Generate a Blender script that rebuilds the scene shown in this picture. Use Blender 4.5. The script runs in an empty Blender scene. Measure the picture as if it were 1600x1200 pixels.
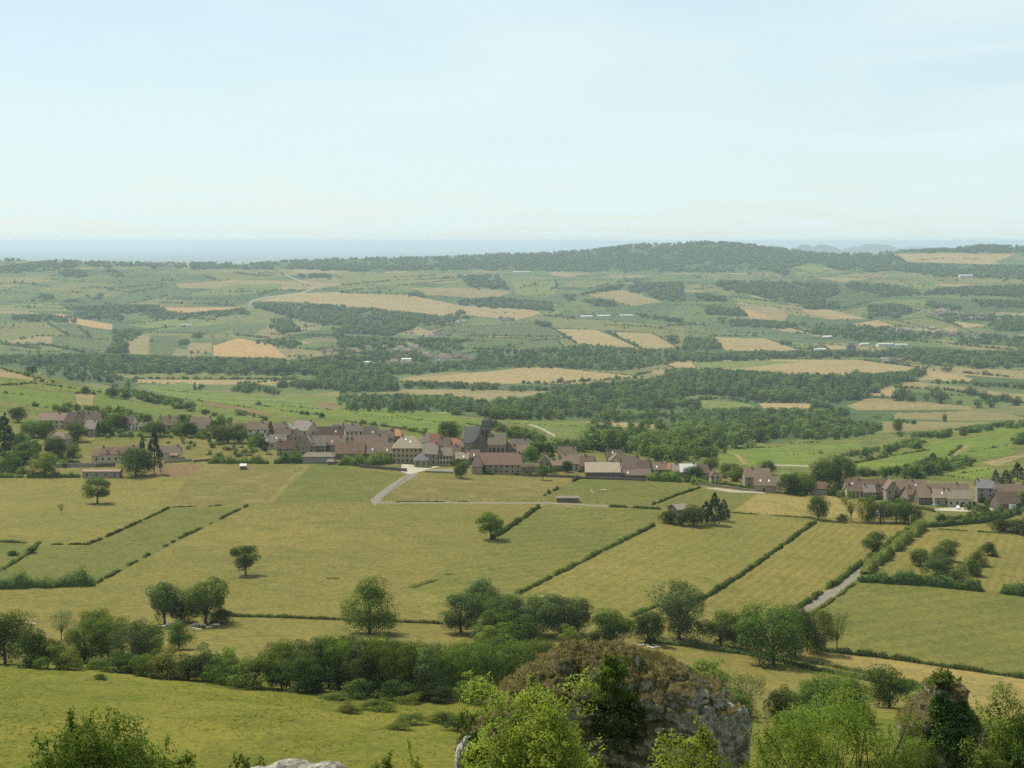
# Hill view over a village, fields, woods and far plain (Blender 4.5)
import bpy, math, random
import numpy as np
from mathutils import Vector, Matrix, noise as mnoise
from mathutils.geometry import delaunay_2d_cdt

SC = bpy.context.scene
COL = SC.collection
RS = np.random.default_rng(7)
random.seed(7)

# ------------------------------------------------------------------ camera
FPX, CX, HY = 2400.0, 800.0, 377.5        # focal length in pixels of a 1600 px wide frame, eye level row
ZC = 400.0                                 # camera height above the far plain
cam_d = bpy.data.cameras.new('camera')
cam_d.sensor_width = 36.0
cam_d.lens = 36.0 * FPX / 1600.0
cam_d.shift_y = -(600.0 - HY) / 1600.0
cam_d.clip_start = 1.0
cam_d.clip_end = 200000.0
cam = bpy.data.objects.new('camera', cam_d)
cam.location = (0, 0, ZC)
cam.rotation_euler = (math.pi / 2, 0, 0)
COL.objects.link(cam)
SC.camera = cam

# ------------------------------------------------------------------ world and sun
SUN_EL, SUN_AZ = math.radians(59), math.radians(-50)    # azimuth from +Y towards +X
world = bpy.data.worlds.new('World')
SC.world = world
world.use_nodes = True
wn, wl = world.node_tree.nodes, world.node_tree.links
wn.clear()
w_out = wn.new('ShaderNodeOutputWorld')
w_bg = wn.new('ShaderNodeBackground'); w_bg.inputs['Strength'].default_value = 0.095
w_sky = wn.new('ShaderNodeTexSky'); w_sky.sky_type = 'NISHITA'
w_sky.sun_disc = False
w_sky.sun_elevation = SUN_EL; w_sky.sun_rotation = SUN_AZ
w_sky.altitude = 500; w_sky.air_density = 1.0; w_sky.dust_density = 0.7; w_sky.ozone_density = 1.6
# thin high veil of cirrus over the whole dome
w_tc = wn.new('ShaderNodeTexCoord')
w_sep = wn.new('ShaderNodeSeparateXYZ')
w_mx = wn.new('ShaderNodeMath'); w_mx.operation = 'MAXIMUM'; w_mx.inputs[1].default_value = 0.0
w_ad = wn.new('ShaderNodeMath'); w_ad.operation = 'ADD'; w_ad.inputs[1].default_value = 0.05
w_dx = wn.new('ShaderNodeMath'); w_dx.operation = 'DIVIDE'
w_dy = wn.new('ShaderNodeMath'); w_dy.operation = 'DIVIDE'
w_cmb = wn.new('ShaderNodeCombineXYZ')
w_map = wn.new('ShaderNodeMapping'); w_map.inputs['Scale'].default_value = (0.55, 0.42, 1)
w_map.inputs['Rotation'].default_value = (0, 0, 0.25); w_map.inputs['Location'].default_value = (3.7, 1.2, 0)
w_noi = wn.new('ShaderNodeTexNoise'); w_noi.inputs['Scale'].default_value = 1.15
w_noi.inputs['Detail'].default_value = 6; w_noi.inputs['Roughness'].default_value = 0.52
w_noi.inputs['Distortion'].default_value = 0.6
w_rmp = wn.new('ShaderNodeMapRange'); w_rmp.inputs['From Min'].default_value = 0.36; w_rmp.inputs['From Max'].default_value = 0.68
w_rmp.inputs['To Min'].default_value = 0.62; w_rmp.inputs['To Max'].default_value = 0.97
w_mix = wn.new('ShaderNodeMix'); w_mix.data_type = 'RGBA'
w_mix.inputs['B'].default_value = (5.9, 7.2, 7.25, 1)
wl.new(w_tc.outputs['Generated'], w_sep.inputs[0])
wl.new(w_sep.outputs['Z'], w_mx.inputs[0]); wl.new(w_mx.outputs[0], w_ad.inputs[0])
wl.new(w_sep.outputs['X'], w_dx.inputs[0]); wl.new(w_ad.outputs[0], w_dx.inputs[1])
wl.new(w_sep.outputs['Y'], w_dy.inputs[0]); wl.new(w_ad.outputs[0], w_dy.inputs[1])
wl.new(w_dx.outputs[0], w_cmb.inputs[0]); wl.new(w_dy.outputs[0], w_cmb.inputs[1])
wl.new(w_cmb.outputs[0], w_map.inputs[0]); wl.new(w_map.outputs[0], w_noi.inputs['Vector'])
wl.new(w_noi.outputs['Fac'], w_rmp.inputs['Value']); wl.new(w_rmp.outputs[0], w_mix.inputs['Factor'])
wl.new(w_sky.outputs[0], w_mix.inputs['A']); wl.new(w_mix.outputs['Result'], w_bg.inputs['Color'])
wl.new(w_bg.outputs[0], w_out.inputs['Surface'])

sun_d = bpy.data.lights.new('sun', 'SUN')
sun_d.energy = 5.0; sun_d.angle = math.radians(0.53); sun_d.color = (1.0, 0.95, 0.86)
sun = bpy.data.objects.new('sun', sun_d)
to_sun = Vector((math.sin(SUN_AZ) * math.cos(SUN_EL), math.cos(SUN_AZ) * math.cos(SUN_EL), math.sin(SUN_EL)))
sun.rotation_euler = to_sun.to_track_quat('Z', 'Y').to_euler()
sun.location = (0, 0, ZC + 50)
COL.objects.link(sun)

SC.view_settings.view_transform = 'Standard'
SC.view_settings.look = 'None'
SC.view_settings.exposure = 0.45
SC.view_settings.gamma = 1.0
SC.view_settings.use_curve_mapping = False
SC.cycles.max_bounces = 4
SC.cycles.diffuse_bounces = 3
SC.cycles.glossy_bounces = 1
SC.cycles.transmission_bounces = 2
SC.cycles.transparent_max_bounces = 4
SC.cycles.volume_bounces = 0
SC.cycles.use_denoising = False

# ------------------------------------------------------------------ terrain heights (camera at x=y=0; u is the bearing, x/y = (u-800)/2400)
def L(*kv):                    # sparse list of (u, value) pairs
    return np.array(kv[0::2], float), np.array(kv[1::2], float)
# each feature line: depth along u and either image row 'v' or height relative to the camera 'z'
LINES = [
    (L(0, 2), 'z', L(0, -1.75)),
    (L(0, 12), 'z', L(0, -6.5)),
    (L(0, 40), 'z', L(0, -17.5)),
    (L(0, 90), 'z', L(0, -34.5)),
    (L(0, 150), 'z', L(0, -54.5)),
    (L(0, 185), 'v', L(0, 1192, 700, 1205, 1200, 1240, 1600, 1250)),
    (L(0, 290, 800, 272, 1200, 235, 1600, 225), 'v', L(0, 1040, 200, 1052, 400, 1068, 800, 1098, 1000, 1120, 1200, 1150, 1600, 1168)),
    (L(0, 350), 'v', L(0, 1030, 400, 1040, 800, 1042, 1000, 1052, 1200, 1080, 1600, 1102)),
    (L(0, 430), 'v', L(0, 985, 400, 982, 800, 985, 1000, 1003, 1200, 1030, 1600, 1058)),
    (L(0, 620), 'v', L(0, 832, 400, 838, 800, 840, 1200, 862, 1600, 878)),
    (L(0, 820, 400, 850, 800, 830, 1200, 800, 1600, 760), 'v', L(0, 747, 400, 727, 640, 732, 800, 742, 1000, 752, 1200, 772, 1400, 792, 1600, 803)),
    (L(0, 1000), 'v', L(0, 672, 400, 677, 600, 682, 800, 691, 1000, 716, 1200, 735, 1600, 752)),
    (L(0, 1250), 'v', L(0, 622, 200, 645, 400, 660, 600, 666, 800, 675, 1000, 694, 1200, 712, 1400, 712, 1600, 703)),
    (L(0, 1600), 'v', L(0, 576, 80, 590, 160, 612, 250, 624, 400, 636, 600, 646, 800, 655, 1000, 672, 1200, 690, 1400, 682, 1600, 657)),
    (L(0, 2000), 'v', L(0, 620, 400, 636, 800, 652, 1000, 660, 1200, 668, 1400, 662, 1600, 655)),
    (L(0, 2800), 'v', L(0, 580, 400, 597, 800, 607, 1200, 618, 1600, 617)),
    (L(0, 3600), 'v', L(0, 550, 400, 556, 800, 560, 1200, 568, 1600, 566)),
    (L(0, 5000), 'v', L(0, 492, 400, 494, 800, 502, 1200, 508, 1600, 510)),
    (L(0, 6500), 'v', L(0, 434, 400, 440, 800, 449, 1200, 448, 1600, 446)),
    (L(0, 8000), 'v', L(0, 407, 130, 409, 250, 411, 400, 416, 800, 421, 1200, 420, 1600, 412)),
    (L(0, 9500), 'v', L(0, 424, 260, 424, 300, 417, 400, 411, 520, 405, 700, 401, 860, 396, 930, 390, 980, 382.5, 1050, 382, 1110, 378.5, 1160, 381.5, 1230, 391, 1290, 398, 1360, 398, 1420, 392, 1490, 389, 1535, 384, 1600, 386)),
    (L(0, 12500), 'z', L(0, -345, 900, -340, 1600, -300)),
    (L(0, 18000), 'z', L(0, -352)),
    (L(0, 70000), 'z', L(0, -372)),
    (L(0, 110000), 'z', L(0, -380)),
]
UC = np.concatenate([np.linspace(-2600, -240, 25), np.arange(-200, 1801, 10), np.linspace(1840, 4200, 25)])
TT = np.linspace(math.log(2.0), math.log(110000), 900)
DD = np.exp(TT)

def pchip(x, y, xq):
    h = np.diff(x); m = np.diff(y) / h
    d = np.zeros_like(y)
    w1 = 2 * h[1:] + h[:-1]; w2 = h[1:] + 2 * h[:-1]
    ok = m[:-1] * m[1:] > 0
    with np.errstate(divide='ignore', invalid='ignore'):
        d[1:-1] = np.where(ok, (w1 + w2) / (w1 / m[:-1] + w2 / m[1:]), 0)
    d[0] = m[0]; d[-1] = m[-1]
    i = np.clip(np.searchsorted(x, xq) - 1, 0, len(x) - 2)
    t = (xq - x[i]) / h[i]
    return ((1 + 2 * t) * (1 - t) ** 2 * y[i] + t * (1 - t) ** 2 * h[i] * d[i] + t * t * (3 - 2 * t) * y[i + 1] + t * t * (t - 1) * h[i] * d[i + 1])

def vnoise(x, y, seed=0):
    """smooth value noise on arrays"""
    xi = np.floor(x).astype(np.int64); yi = np.floor(y).astype(np.int64)
    fx = x - xi; fy = y - yi
    fx = fx * fx * (3 - 2 * fx); fy = fy * fy * (3 - 2 * fy)
    def hsh(a, b):
        n = (a * 374761393 + b * 668265263 + seed * 974634777) & 0x7fffffff
        n = ((n ^ (n >> 13)) * 1274126177) & 0x7fffffff
        return ((n ^ (n >> 16)) & 0xffff) / 32767.5 - 1.0
    return (hsh(xi, yi) * (1 - fx) + hsh(xi + 1, yi) * fx) * (1 - fy) + (hsh(xi, yi + 1) * (1 - fx) + hsh(xi + 1, yi + 1) * fx) * fy

ZT = np.zeros((len(UC), len(TT)))
ds = np.array([np.interp(UC, *ln[0]) for ln in LINES])
zs = []
for ln, d in zip(LINES, ds):
    val = np.interp(UC, *ln[2])
    zs.append(val if ln[1] == 'z' else -(val - HY) / FPX * d)
zs = np.array(zs)
for i in range(len(UC)):
    ZT[i] = pchip(np.log(ds[:, i]), zs[:, i], TT)
Xg = ((UC - CX) / FPX)[:, None] * DD[None, :]
Yg = np.broadcast_to(DD[None, :], Xg.shape)
amp = np.interp(TT, np.log([2, 60, 120, 200, 330, 500, 900, 1500, 3000, 5000, 9000, 14000]), [0, 0.2, 0.5, 0.8, 0.5, 0.5, 0.8, 2.0, 3.5, 9.0, 9.0, 4.0])
ZT += amp[None, :] * (0.6 * vnoise(Xg / 60, Yg / 60, 1) * np.clip(60 * 25 / DD, 0, 1)[None, :] + 0.9 * vnoise(Xg / 420, Yg / 420, 2) + 0.6 * vnoise(Xg / 170, Yg / 170, 3) * np.clip(4000 / DD, 0, 1)[None, :])
# long low range on the horizon, right of the middle
hx, hd = (UC - CX), TT
for (uc, wu, dc, hh) in ((1270, 66, 24000, 318), (1365, 64, 29000, 322), (1200, 50, 34000, 300), (1440, 50, 35000, 270)):
    ZT += hh * np.exp(-np.abs((UC - uc) / wu) ** 3.0)[:, None] * np.exp(-((TT - math.log(dc)) / 0.09) ** 2)[None, :]
fold = np.interp(TT, np.log([3000, 4300, 5200, 7000, 8200]), [0, 10, 22, 18, 0])[None, :]
ZT += fold * (vnoise(Xg / 900 + 3, Yg / 700, 7) + 0.5 * vnoise(Xg / 380, Yg / 520, 8))
VT = HY - FPX * ZT / DD[None, :]           # image row of each table entry

def height(x, y):
    """ground height (world z) below points x, y"""
    x = np.asarray(x, float); y = np.maximum(np.asarray(y, float), 2.01)
    u = np.clip(CX + FPX * x / y, UC[0], UC[-1]); t = np.log(y)
    fi = np.interp(u, UC, np.arange(len(UC))); ft = (t - TT[0]) / (TT[1] - TT[0])
    i = np.clip(fi.astype(int), 0, len(UC) - 2); j = np.clip(ft.astype(int), 0, len(TT) - 2)
    a = fi - i; b = ft - j
    z = (ZT[i, j] * (1 - a) + ZT[i + 1, j] * a) * (1 - b) + (ZT[i, j + 1] * (1 - a) + ZT[i + 1, j + 1] * a) * b
    return z + ZC

def depth_at(u, v, dmin=100.0):
    """depth of the first ground point seen along bearing u at row v"""
    fi = float(np.interp(u, UC, np.arange(len(UC)))); i = min(int(fi), len(UC) - 2); a = fi - i
    col = VT[i] * (1 - a) + VT[i + 1] * a
    ok = (col <= v) & (DD >= dmin)
    j = int(np.argmax(ok)) if ok.any() else len(TT) - 1
    if j == 0: return DD[0]
    v0, v1 = col[j - 1], col[j]
    f = 0.0 if v0 == v1 else min(max((v0 - v) / (v0 - v1), 0), 1)
    return math.exp(TT[j - 1] + f * (TT[j] - TT[j - 1]))

def depths(u, v, dmin=100.0):
    """depth_at for arrays"""
    u = np.asarray(u, float); v = np.asarray(v, float); out = np.empty(len(u))
    for c in range(0, len(u), 2000):
        uu, vv = u[c:c + 2000], v[c:c + 2000]
        fi = np.interp(uu, UC, np.arange(len(UC))); i = np.minimum(fi.astype(int), len(UC) - 2); a = (fi - i)[:, None]
        col = VT[i] * (1 - a) + VT[i + 1] * a
        ok = (col <= vv[:, None]) & (DD >= dmin)[None, :]
        j = np.where(ok.any(1), ok.argmax(1), len(TT) - 1); j = np.maximum(j, 1); r = np.arange(len(uu))
        v0, v1 = col[r, j - 1], col[r, j]
        f = np.clip((v0 - vv) / np.where(v0 == v1, 1, v0 - v1), 0, 1)
        out[c:c + 2000] = np.exp(TT[j - 1] + f * (TT[j] - TT[j - 1]))
    return out

def G(u, v, dmin=100.0):
    d = depth_at(u, v, dmin)
    x = (u - CX) / FPX * d
    return x, d, float(height(x, d))

# ------------------------------------------------------------------ helpers
def tag(o, label=None, cat=None, group=None, kind=None):
    if label: o['label'] = label
    if cat: o['category'] = cat
    if group: o['group'] = group
    if kind: o['kind'] = kind
    return o

def empty(name, loc, rz=0.0, scale=(1, 1, 1)):
    o = bpy.data.objects.new(name, None)
    o.empty_display_size = 0.5
    o.location = loc; o.rotation_euler = (0, 0, rz); o.scale = scale
    COL.objects.link(o)
    return o

def link(name, me, parent=None, loc=(0, 0, 0), rz=0.0, scale=(1, 1, 1)):
    o = bpy.data.objects.new(name, me)
    o.location = loc; o.rotation_euler = (0, 0, rz); o.scale = scale
    COL.objects.link(o)
    if parent: o.parent = parent
    return o

def np_mesh(name, verts, faces, mat, smooth=False, normals=None):
    """faces: int array (n,3) or (n,4)"""
    verts = np.asarray(verts, np.float32); faces = np.asarray(faces, np.int32)
    k = faces.shape[1]
    me = bpy.data.meshes.new(name)
    me.vertices.add(len(verts)); me.vertices.foreach_set('co', verts.ravel())
    me.loops.add(faces.size); me.loops.foreach_set('vertex_index', faces.ravel())
    me.polygons.add(len(faces))
    me.polygons.foreach_set('loop_start', np.arange(0, faces.size, k, dtype=np.int32))
    me.polygons.foreach_set('loop_total', np.full(len(faces), k, np.int32))
    me.update(calc_edges=True)
    if smooth or normals is not None:
        me.polygons.foreach_set('use_smooth', np.ones(len(faces), bool))
    for m in (mat if isinstance(mat, (list, tuple)) else [mat]):
        me.materials.append(m)
    if normals is not None:
        me.normals_split_custom_set_from_vertices(np.asarray(normals, np.float32).tolist())
    return me

class MB:
    """collects boxes, prisms and tubes into one mesh"""
    def __init__(s): s.v = []; s.f = []
    def add(s, vs, fs):
        b = len(s.v); s.v += [tuple(p) for p in vs]; s.f += [tuple(i + b for i in f) for f in fs]; return s
    def box(s, x0, x1, y0, y1, z0, z1):
        return s.add([(x0, y0, z0), (x1, y0, z0), (x1, y1, z0), (x0, y1, z0), (x0, y0, z1), (x1, y0, z1), (x1, y1, z1), (x0, y1, z1)],
                     [(0, 3, 2, 1), (4, 5, 6, 7), (0, 1, 5, 4), (1, 2, 6, 5), (2, 3, 7, 6), (3, 0, 4, 7)])
    def tube(s, pts, rad, n=6):
        pts = [Vector(p) for p in pts]; b = len(s.v)
        for i, p in enumerate(pts):
            t = (pts[min(i + 1, len(pts) - 1)] - pts[max(i - 1, 0)]).normalized()
            a = t.orthogonal().normalized(); c = t.cross(a)
            for k in range(n):
                an = 2 * math.pi * k / n
                s.v.append(tuple(p + (a * math.cos(an) + c * math.sin(an)) * rad[i]))
        for i in range(len(pts) - 1):
            for k in range(n):
                k2 = (k + 1) % n
                s.f.append((b + i * n + k, b + i * n + k2, b + (i + 1) * n + k2, b + (i + 1) * n + k))
        s.f.append(tuple(b + k for k in range(n))[::-1]); s.f.append(tuple(b + (len(pts) - 1) * n + k for k in range(n)))
        return s
    def mesh(s, name, mat, smooth=False):
        me = bpy.data.meshes.new(name); me.from_pydata(s.v, [], s.f); me.update()
        if mat: me.materials.append(mat)
        if smooth: me.polygons.foreach_set('use_smooth', np.ones(len(me.polygons), bool))
        return me
    def build(s, name, mat, parent=None, **k): return link(name, s.mesh(name, mat), parent, **k)

# ------------------------------------------------------------------ materials
def new_mat(name):
    m = bpy.data.materials.new(name); m.use_nodes = True
    nt = m.node_tree; nt.nodes.clear()
    out = nt.nodes.new('ShaderNodeOutputMaterial')
    return m, nt, out
def nd(nt, t, **kw):
    n = nt.nodes.new(t)
    for k, v in kw.items(): setattr(n, k, v)
    return n
def ramp(nt, src, stops):
    r = nt.nodes.new('ShaderNodeValToRGB')
    el = r.color_ramp.elements
    while len(el) < len(stops): el.new(0.5)
    for e, (p, c) in zip(el, stops): e.position = p; e.color = (*c, 1)
    nt.links.new(src, r.inputs[0]); return r
def noise_tex(nt, vec, scale, detail=4, rough=0.55, dist=0.0):
    n = nt.nodes.new('ShaderNodeTexNoise'); n.inputs['Scale'].default_value = scale
    n.inputs['Detail'].default_value = detail; n.inputs['Roughness'].default_value = rough; n.inputs['Distortion'].default_value = dist
    if vec is not None: nt.links.new(vec, n.inputs['Vector'])
    return n
def mixc(nt, fac, a, b, mode='MIX'):
    m = nt.nodes.new('ShaderNodeMix'); m.data_type = 'RGBA'; m.blend_type = mode
    for sock, val in ((m.inputs['Factor'], fac), (m.inputs['A'], a), (m.inputs['B'], b)):
        if isinstance(val, (int, float)): sock.default_value = val
        elif isinstance(val, tuple): sock.default_value = (*val, 1)
        else: nt.links.new(val, sock)
    return m.outputs['Result']
def diffuse(nt, out, col, rough=0.9, bump=None, bstr=0.3, bdist=0.1, spec=0.15):
    p = nt.nodes.new('ShaderNodeBsdfPrincipled')
    p.inputs['Roughness'].default_value = rough; p.inputs['Specular IOR Level'].default_value = spec
    if isinstance(col, tuple): p.inputs['Base Color'].default_value = (*col, 1)
    else: nt.links.new(col, p.inputs['Base Color'])
    if bump is not None:
        b = nt.nodes.new('ShaderNodeBump'); b.inputs['Strength'].default_value = bstr; b.inputs['Distance'].default_value = bdist
        nt.links.new(bump, b.inputs['Height']); nt.links.new(b.outputs[0], p.inputs['Normal'])
    nt.links.new(p.outputs[0], out.inputs['Surface']); return p

def m_plain(name, col, rough=0.8, var=0.25, scale=1.5):
    col = tuple(c * 0.76 for c in col)
    m, nt, out = new_mat(name)
    g = nd(nt, 'ShaderNodeNewGeometry')
    n = noise_tex(nt, g.outputs['Position'], scale, 5, 0.6)
    r = ramp(nt, n.outputs['Fac'], [(0.3, tuple(c * (1 - var) for c in col)), (0.7, tuple(min(c * (1 + var), 1) for c in col))])
    diffuse(nt, out, r.outputs[0], rough)
    return m

def m_field(name, c1, c2, c3=None, big=0.012, small=0.25, stripes=None, bump=0.4, spots=None):
    """grass or crop: large soft mottling, fine mottling, optional mown or planted rows (angle, spacing, strength)"""
    sc = lambda c: c and (c[0] * 0.745, c[1] * 0.725, c[2] * 0.53)
    c1, c2, c3 = sc(c1), sc(c2), sc(c3)
    m, nt, out = new_mat(name)
    g = nd(nt, 'ShaderNodeNewGeometry'); pos = g.outputs['Position']
    n1 = noise_tex(nt, pos, big, 5, 0.6, 0.4); mg = nd(nt, 'ShaderNodeMapping'); mg.inputs['Scale'].default_value = (1, 0.6, 1); nt.links.new(pos, mg.inputs[0])
    n2 = noise_tex(nt, mg.outputs[0], small * 1.6, 8, 0.8)
    n3 = noise_tex(nt, pos, small * 0.16, 5, 0.7, 0.8)
    r = ramp(nt, n1.outputs['Fac'], [(0.36, c1), (0.64, c2)]).outputs[0]
    if c3:
        f = ramp(nt, n3.outputs['Fac'], [(0.47, (0, 0, 0)), (0.66, (1, 1, 1))])
        r = mixc(nt, f.outputs[0], r, c3)
    v = ramp(nt, n2.outputs['Fac'], [(0.27, (0.42, 0.46, 0.40)), (0.5, (0.98, 0.98, 0.98)), (0.75, (1.5, 1.45, 1.35))])
    r = mixc(nt, 1.0, r, v.outputs[0], 'MULTIPLY')
    if stripes:
        ang, sp, st = stripes
        mp = nd(nt, 'ShaderNodeMapping'); mp.inputs['Rotation'].default_value = (0, 0, ang)
        nt.links.new(pos, mp.inputs[0])
        w = nd(nt, 'ShaderNodeTexWave'); w.bands_direction = 'X'; w.inputs['Scale'].default_value = 0.314159 / sp
        w.inputs['Distortion'].default_value = 2.5; w.inputs['Detail'].default_value = 3; w.inputs['Detail Scale'].default_value = 0.6
        nt.links.new(mp.outputs[0], w.inputs['Vector'])
        rr = ramp(nt, w.outputs['Fac'], [(0.2, (1 - st,) * 3), (0.8, (1 + st * 0.5,) * 3)])
        r = mixc(nt, 1.0, r, rr.outputs[0], 'MULTIPLY')
    if spots:
        n4 = noise_tex(nt, pos, spots[0], 3, 0.6)
        f = ramp(nt, n4.outputs['Fac'], [(spots[1], (0, 0, 0)), (spots[1] + 0.05, (1, 1, 1))])
        r = mixc(nt, f.outputs[0], r, sc(spots[2]))
    diffuse(nt, out, r, 0.95, n2.outputs['Fac'] if bump else None, bump, 0.4, 0.08)
    return m

def m_foliage(name, dark, light, trans=0.35, hue=0.03, sat=1.0, vary=0.25):
    dark = tuple(c * 0.66 for c in dark); light = tuple(c * 1.10 for c in light)
    m, nt, out = new_mat(name)
    oi = nd(nt, 'ShaderNodeObjectInfo'); g = nd(nt, 'ShaderNodeNewGeometry')
    n = noise_tex(nt, g.outputs['Position'], 0.35, 3, 0.6)
    n2 = noise_tex(nt, g.outputs['Position'], 2.6, 2, 0.6)
    a = nd(nt, 'ShaderNodeMath', operation='MULTIPLY_ADD'); a.inputs[1].default_value = 0.55; nt.links.new(n2.outputs['Fac'], a.inputs[0])
    b = nd(nt, 'ShaderNodeMath', operation='MULTIPLY'); b.inputs[1].default_value = 0.45; nt.links.new(n.outputs['Fac'], b.inputs[0]); nt.links.new(b.outputs[0], a.inputs[2])
    r = ramp(nt, a.outputs[0], [(0.3, dark), (0.7, light)])
    h = nd(nt, 'ShaderNodeHueSaturation'); nt.links.new(r.outputs[0], h.inputs['Color'])
    h.inputs['Saturation'].default_value = sat
    mr = nd(nt, 'ShaderNodeMapRange'); mr.inputs['To Min'].default_value = 0.5 - hue; mr.inputs['To Max'].default_value = 0.5 + hue * 0.2
    nt.links.new(oi.outputs['Random'], mr.inputs['Value']); nt.links.new(mr.outputs[0], h.inputs['Hue'])
    fr = nd(nt, 'ShaderNodeMath', operation='FRACT'); ml = nd(nt, 'ShaderNodeMath', operation='MULTIPLY'); ml.inputs[1].default_value = 17.31
    nt.links.new(oi.outputs['Random'], ml.inputs[0]); nt.links.new(ml.outputs[0], fr.inputs[0])
    mv = nd(nt, 'ShaderNodeMapRange'); mv.inputs['To Min'].default_value = 1 - vary; mv.inputs['To Max'].default_value = 1 + vary
    nt.links.new(fr.outputs[0], mv.inputs['Value']); nt.links.new(mv.outputs[0], h.inputs['Value'])
    d = nd(nt, 'ShaderNodeBsdfDiffuse'); t = nd(nt, 'ShaderNodeBsdfTranslucent'); mx = nd(nt, 'ShaderNodeMixShader')
    mx.inputs[0].default_value = trans
    nt.links.new(h.outputs[0], d.inputs['Color'])
    tc = mixc(nt, 1.0, h.outputs[0], (1.25, 1.3, 0.6), 'MULTIPLY'); nt.links.new(tc, t.inputs['Color'])
    nt.links.new(d.outputs[0], mx.inputs[1]); nt.links.new(t.outputs[0], mx.inputs[2]); nt.links.new(mx.outputs[0], out.inputs['Surface'])
    return m

MAT = {}
# ------------------------------------------------------------------ ground: one sheet cut along every field edge, track and road
_a, _b = G(1095, 938), G(1275, 815)
MOW = math.atan2(_b[0] - _a[0], _b[1] - _a[1])         # mown rows run along the slanting hedges
MAT['meadow'] = m_field('meadow_grass', (0.128, 0.140, 0.020), (0.185, 0.172, 0.033), (0.104, 0.122, 0.016), big=0.03, small=0.55, bump=0.9, spots=(0.30, 0.66, (0.075, 0.086, 0.016)))
MAT['dry'] = m_field('dry_pasture', (0.142, 0.130, 0.038), (0.176, 0.148, 0.047), (0.118, 0.118, 0.033), big=0.012, small=0.4, stripes=(1.25, 6, 0.03))
MAT['dry2'] = m_field('dry_meadow', (0.152, 0.139, 0.040), (0.184, 0.156, 0.049), (0.128, 0.126, 0.036), big=0.016, small=0.4, stripes=(MOW, 5, 0.045))
MAT['mown'] = m_field('mown_meadow', (0.156, 0.139, 0.042), (0.188, 0.155, 0.049), (0.128, 0.124, 0.034), big=0.014, small=0.4, stripes=(MOW, 4.0, 0.08))
MAT['green'] = m_field('green_pasture', (0.104, 0.114, 0.031), (0.132, 0.128, 0.037), (0.088, 0.102, 0.027), big=0.016, small=0.4)
MAT['green2'] = m_field('short_green_pasture', (0.116, 0.122, 0.032), (0.145, 0.137, 0.039), (0.098, 0.110, 0.028), big=0.012, small=0.4, stripes=(0.9, 9, 0.06))
MAT['rough'] = m_field('rough_pasture', (0.118, 0.110, 0.036), (0.145, 0.124, 0.041), (0.185, 0.155, 0.065), big=0.02, small=0.45)
MAT['worn'] = m_field('worn_grass', (0.165, 0.142, 0.052), (0.20, 0.165, 0.065), (0.125, 0.118, 0.038), big=0.05, small=0.5)
MAT['pale'] = m_field('pale_stubble', (0.215, 0.172, 0.066), (0.250, 0.195, 0.080), (0.18, 0.15, 0.055), big=0.02, small=0.4)
MAT['vine'] = m_field('vineyard', (0.108, 0.150, 0.024), (0.144, 0.180, 0.031), (0.090, 0.124, 0.023), big=0.01, small=0.12, stripes=(0.35, 2.6, 0.18))
MAT['vine2'] = m_field('vineyard_dark', (0.090, 0.135, 0.022), (0.115, 0.158, 0.027), (0.130, 0.140, 0.035), big=0.008, small=0.12, stripes=(1.1, 3.0, 0.20))
MAT['vinefar'] = m_field('vineyard_far', (0.072, 0.092, 0.034), (0.090, 0.110, 0.038), None, big=0.004, small=0.05, stripes=(0.7, 8, 0.16), bump=0)
MAT['scrub'] = m_field('scrub_ground', (0.100, 0.118, 0.027), (0.140, 0.138, 0.036), (0.075, 0.095, 0.022), big=0.02, small=0.12)
MAT['woodfloor'] = m_field('wood_floor', (0.050, 0.080, 0.022), (0.070, 0.100, 0.028), None, big=0.02, small=0.1, bump=0)
MAT['tan'] = m_field('ripe_crop', (0.255, 0.192, 0.110), (0.300, 0.222, 0.125), (0.235, 0.190, 0.105), big=0.004, small=0.08, stripes=(0.5, 24, 0.05), bump=0)
MAT['tan2'] = m_field('stubble', (0.205, 0.166, 0.090), (0.245, 0.190, 0.105), (0.175, 0.155, 0.075), big=0.004, small=0.08, stripes=(1.2, 20, 0.07), bump=0)
MAT['orange'] = m_field('ripe_wheat', (0.31, 0.200, 0.105), (0.35, 0.225, 0.12), None, big=0.006, small=0.08, stripes=(0.2, 24, 0.06), bump=0)
MAT['gfar'] = m_field('far_pasture', (0.112, 0.130, 0.038), (0.148, 0.146, 0.046), (0.14, 0.125, 0.045), big=0.004, small=0.05, bump=0)
MAT['gbright'] = m_field('bright_pasture', (0.112, 0.142, 0.036), (0.135, 0.155, 0.044), None, big=0.004, small=0.06, bump=0)
MAT['brown'] = m_field('bare_soil', (0.145, 0.100, 0.060), (0.175, 0.12, 0.07), None, big=0.02, small=0.2)
MAT['road'] = m_plain('lane_gravel', (0.185, 0.165, 0.12), 0.95, 0.15, 0.6)
MAT['white_road'] = m_plain('white_track', (0.30, 0.265, 0.185), 0.95, 0.12, 0.4)
MAT['yard'] = m_plain('yard_gravel', (0.36, 0.325, 0.235), 0.95, 0.12, 0.5)

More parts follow.
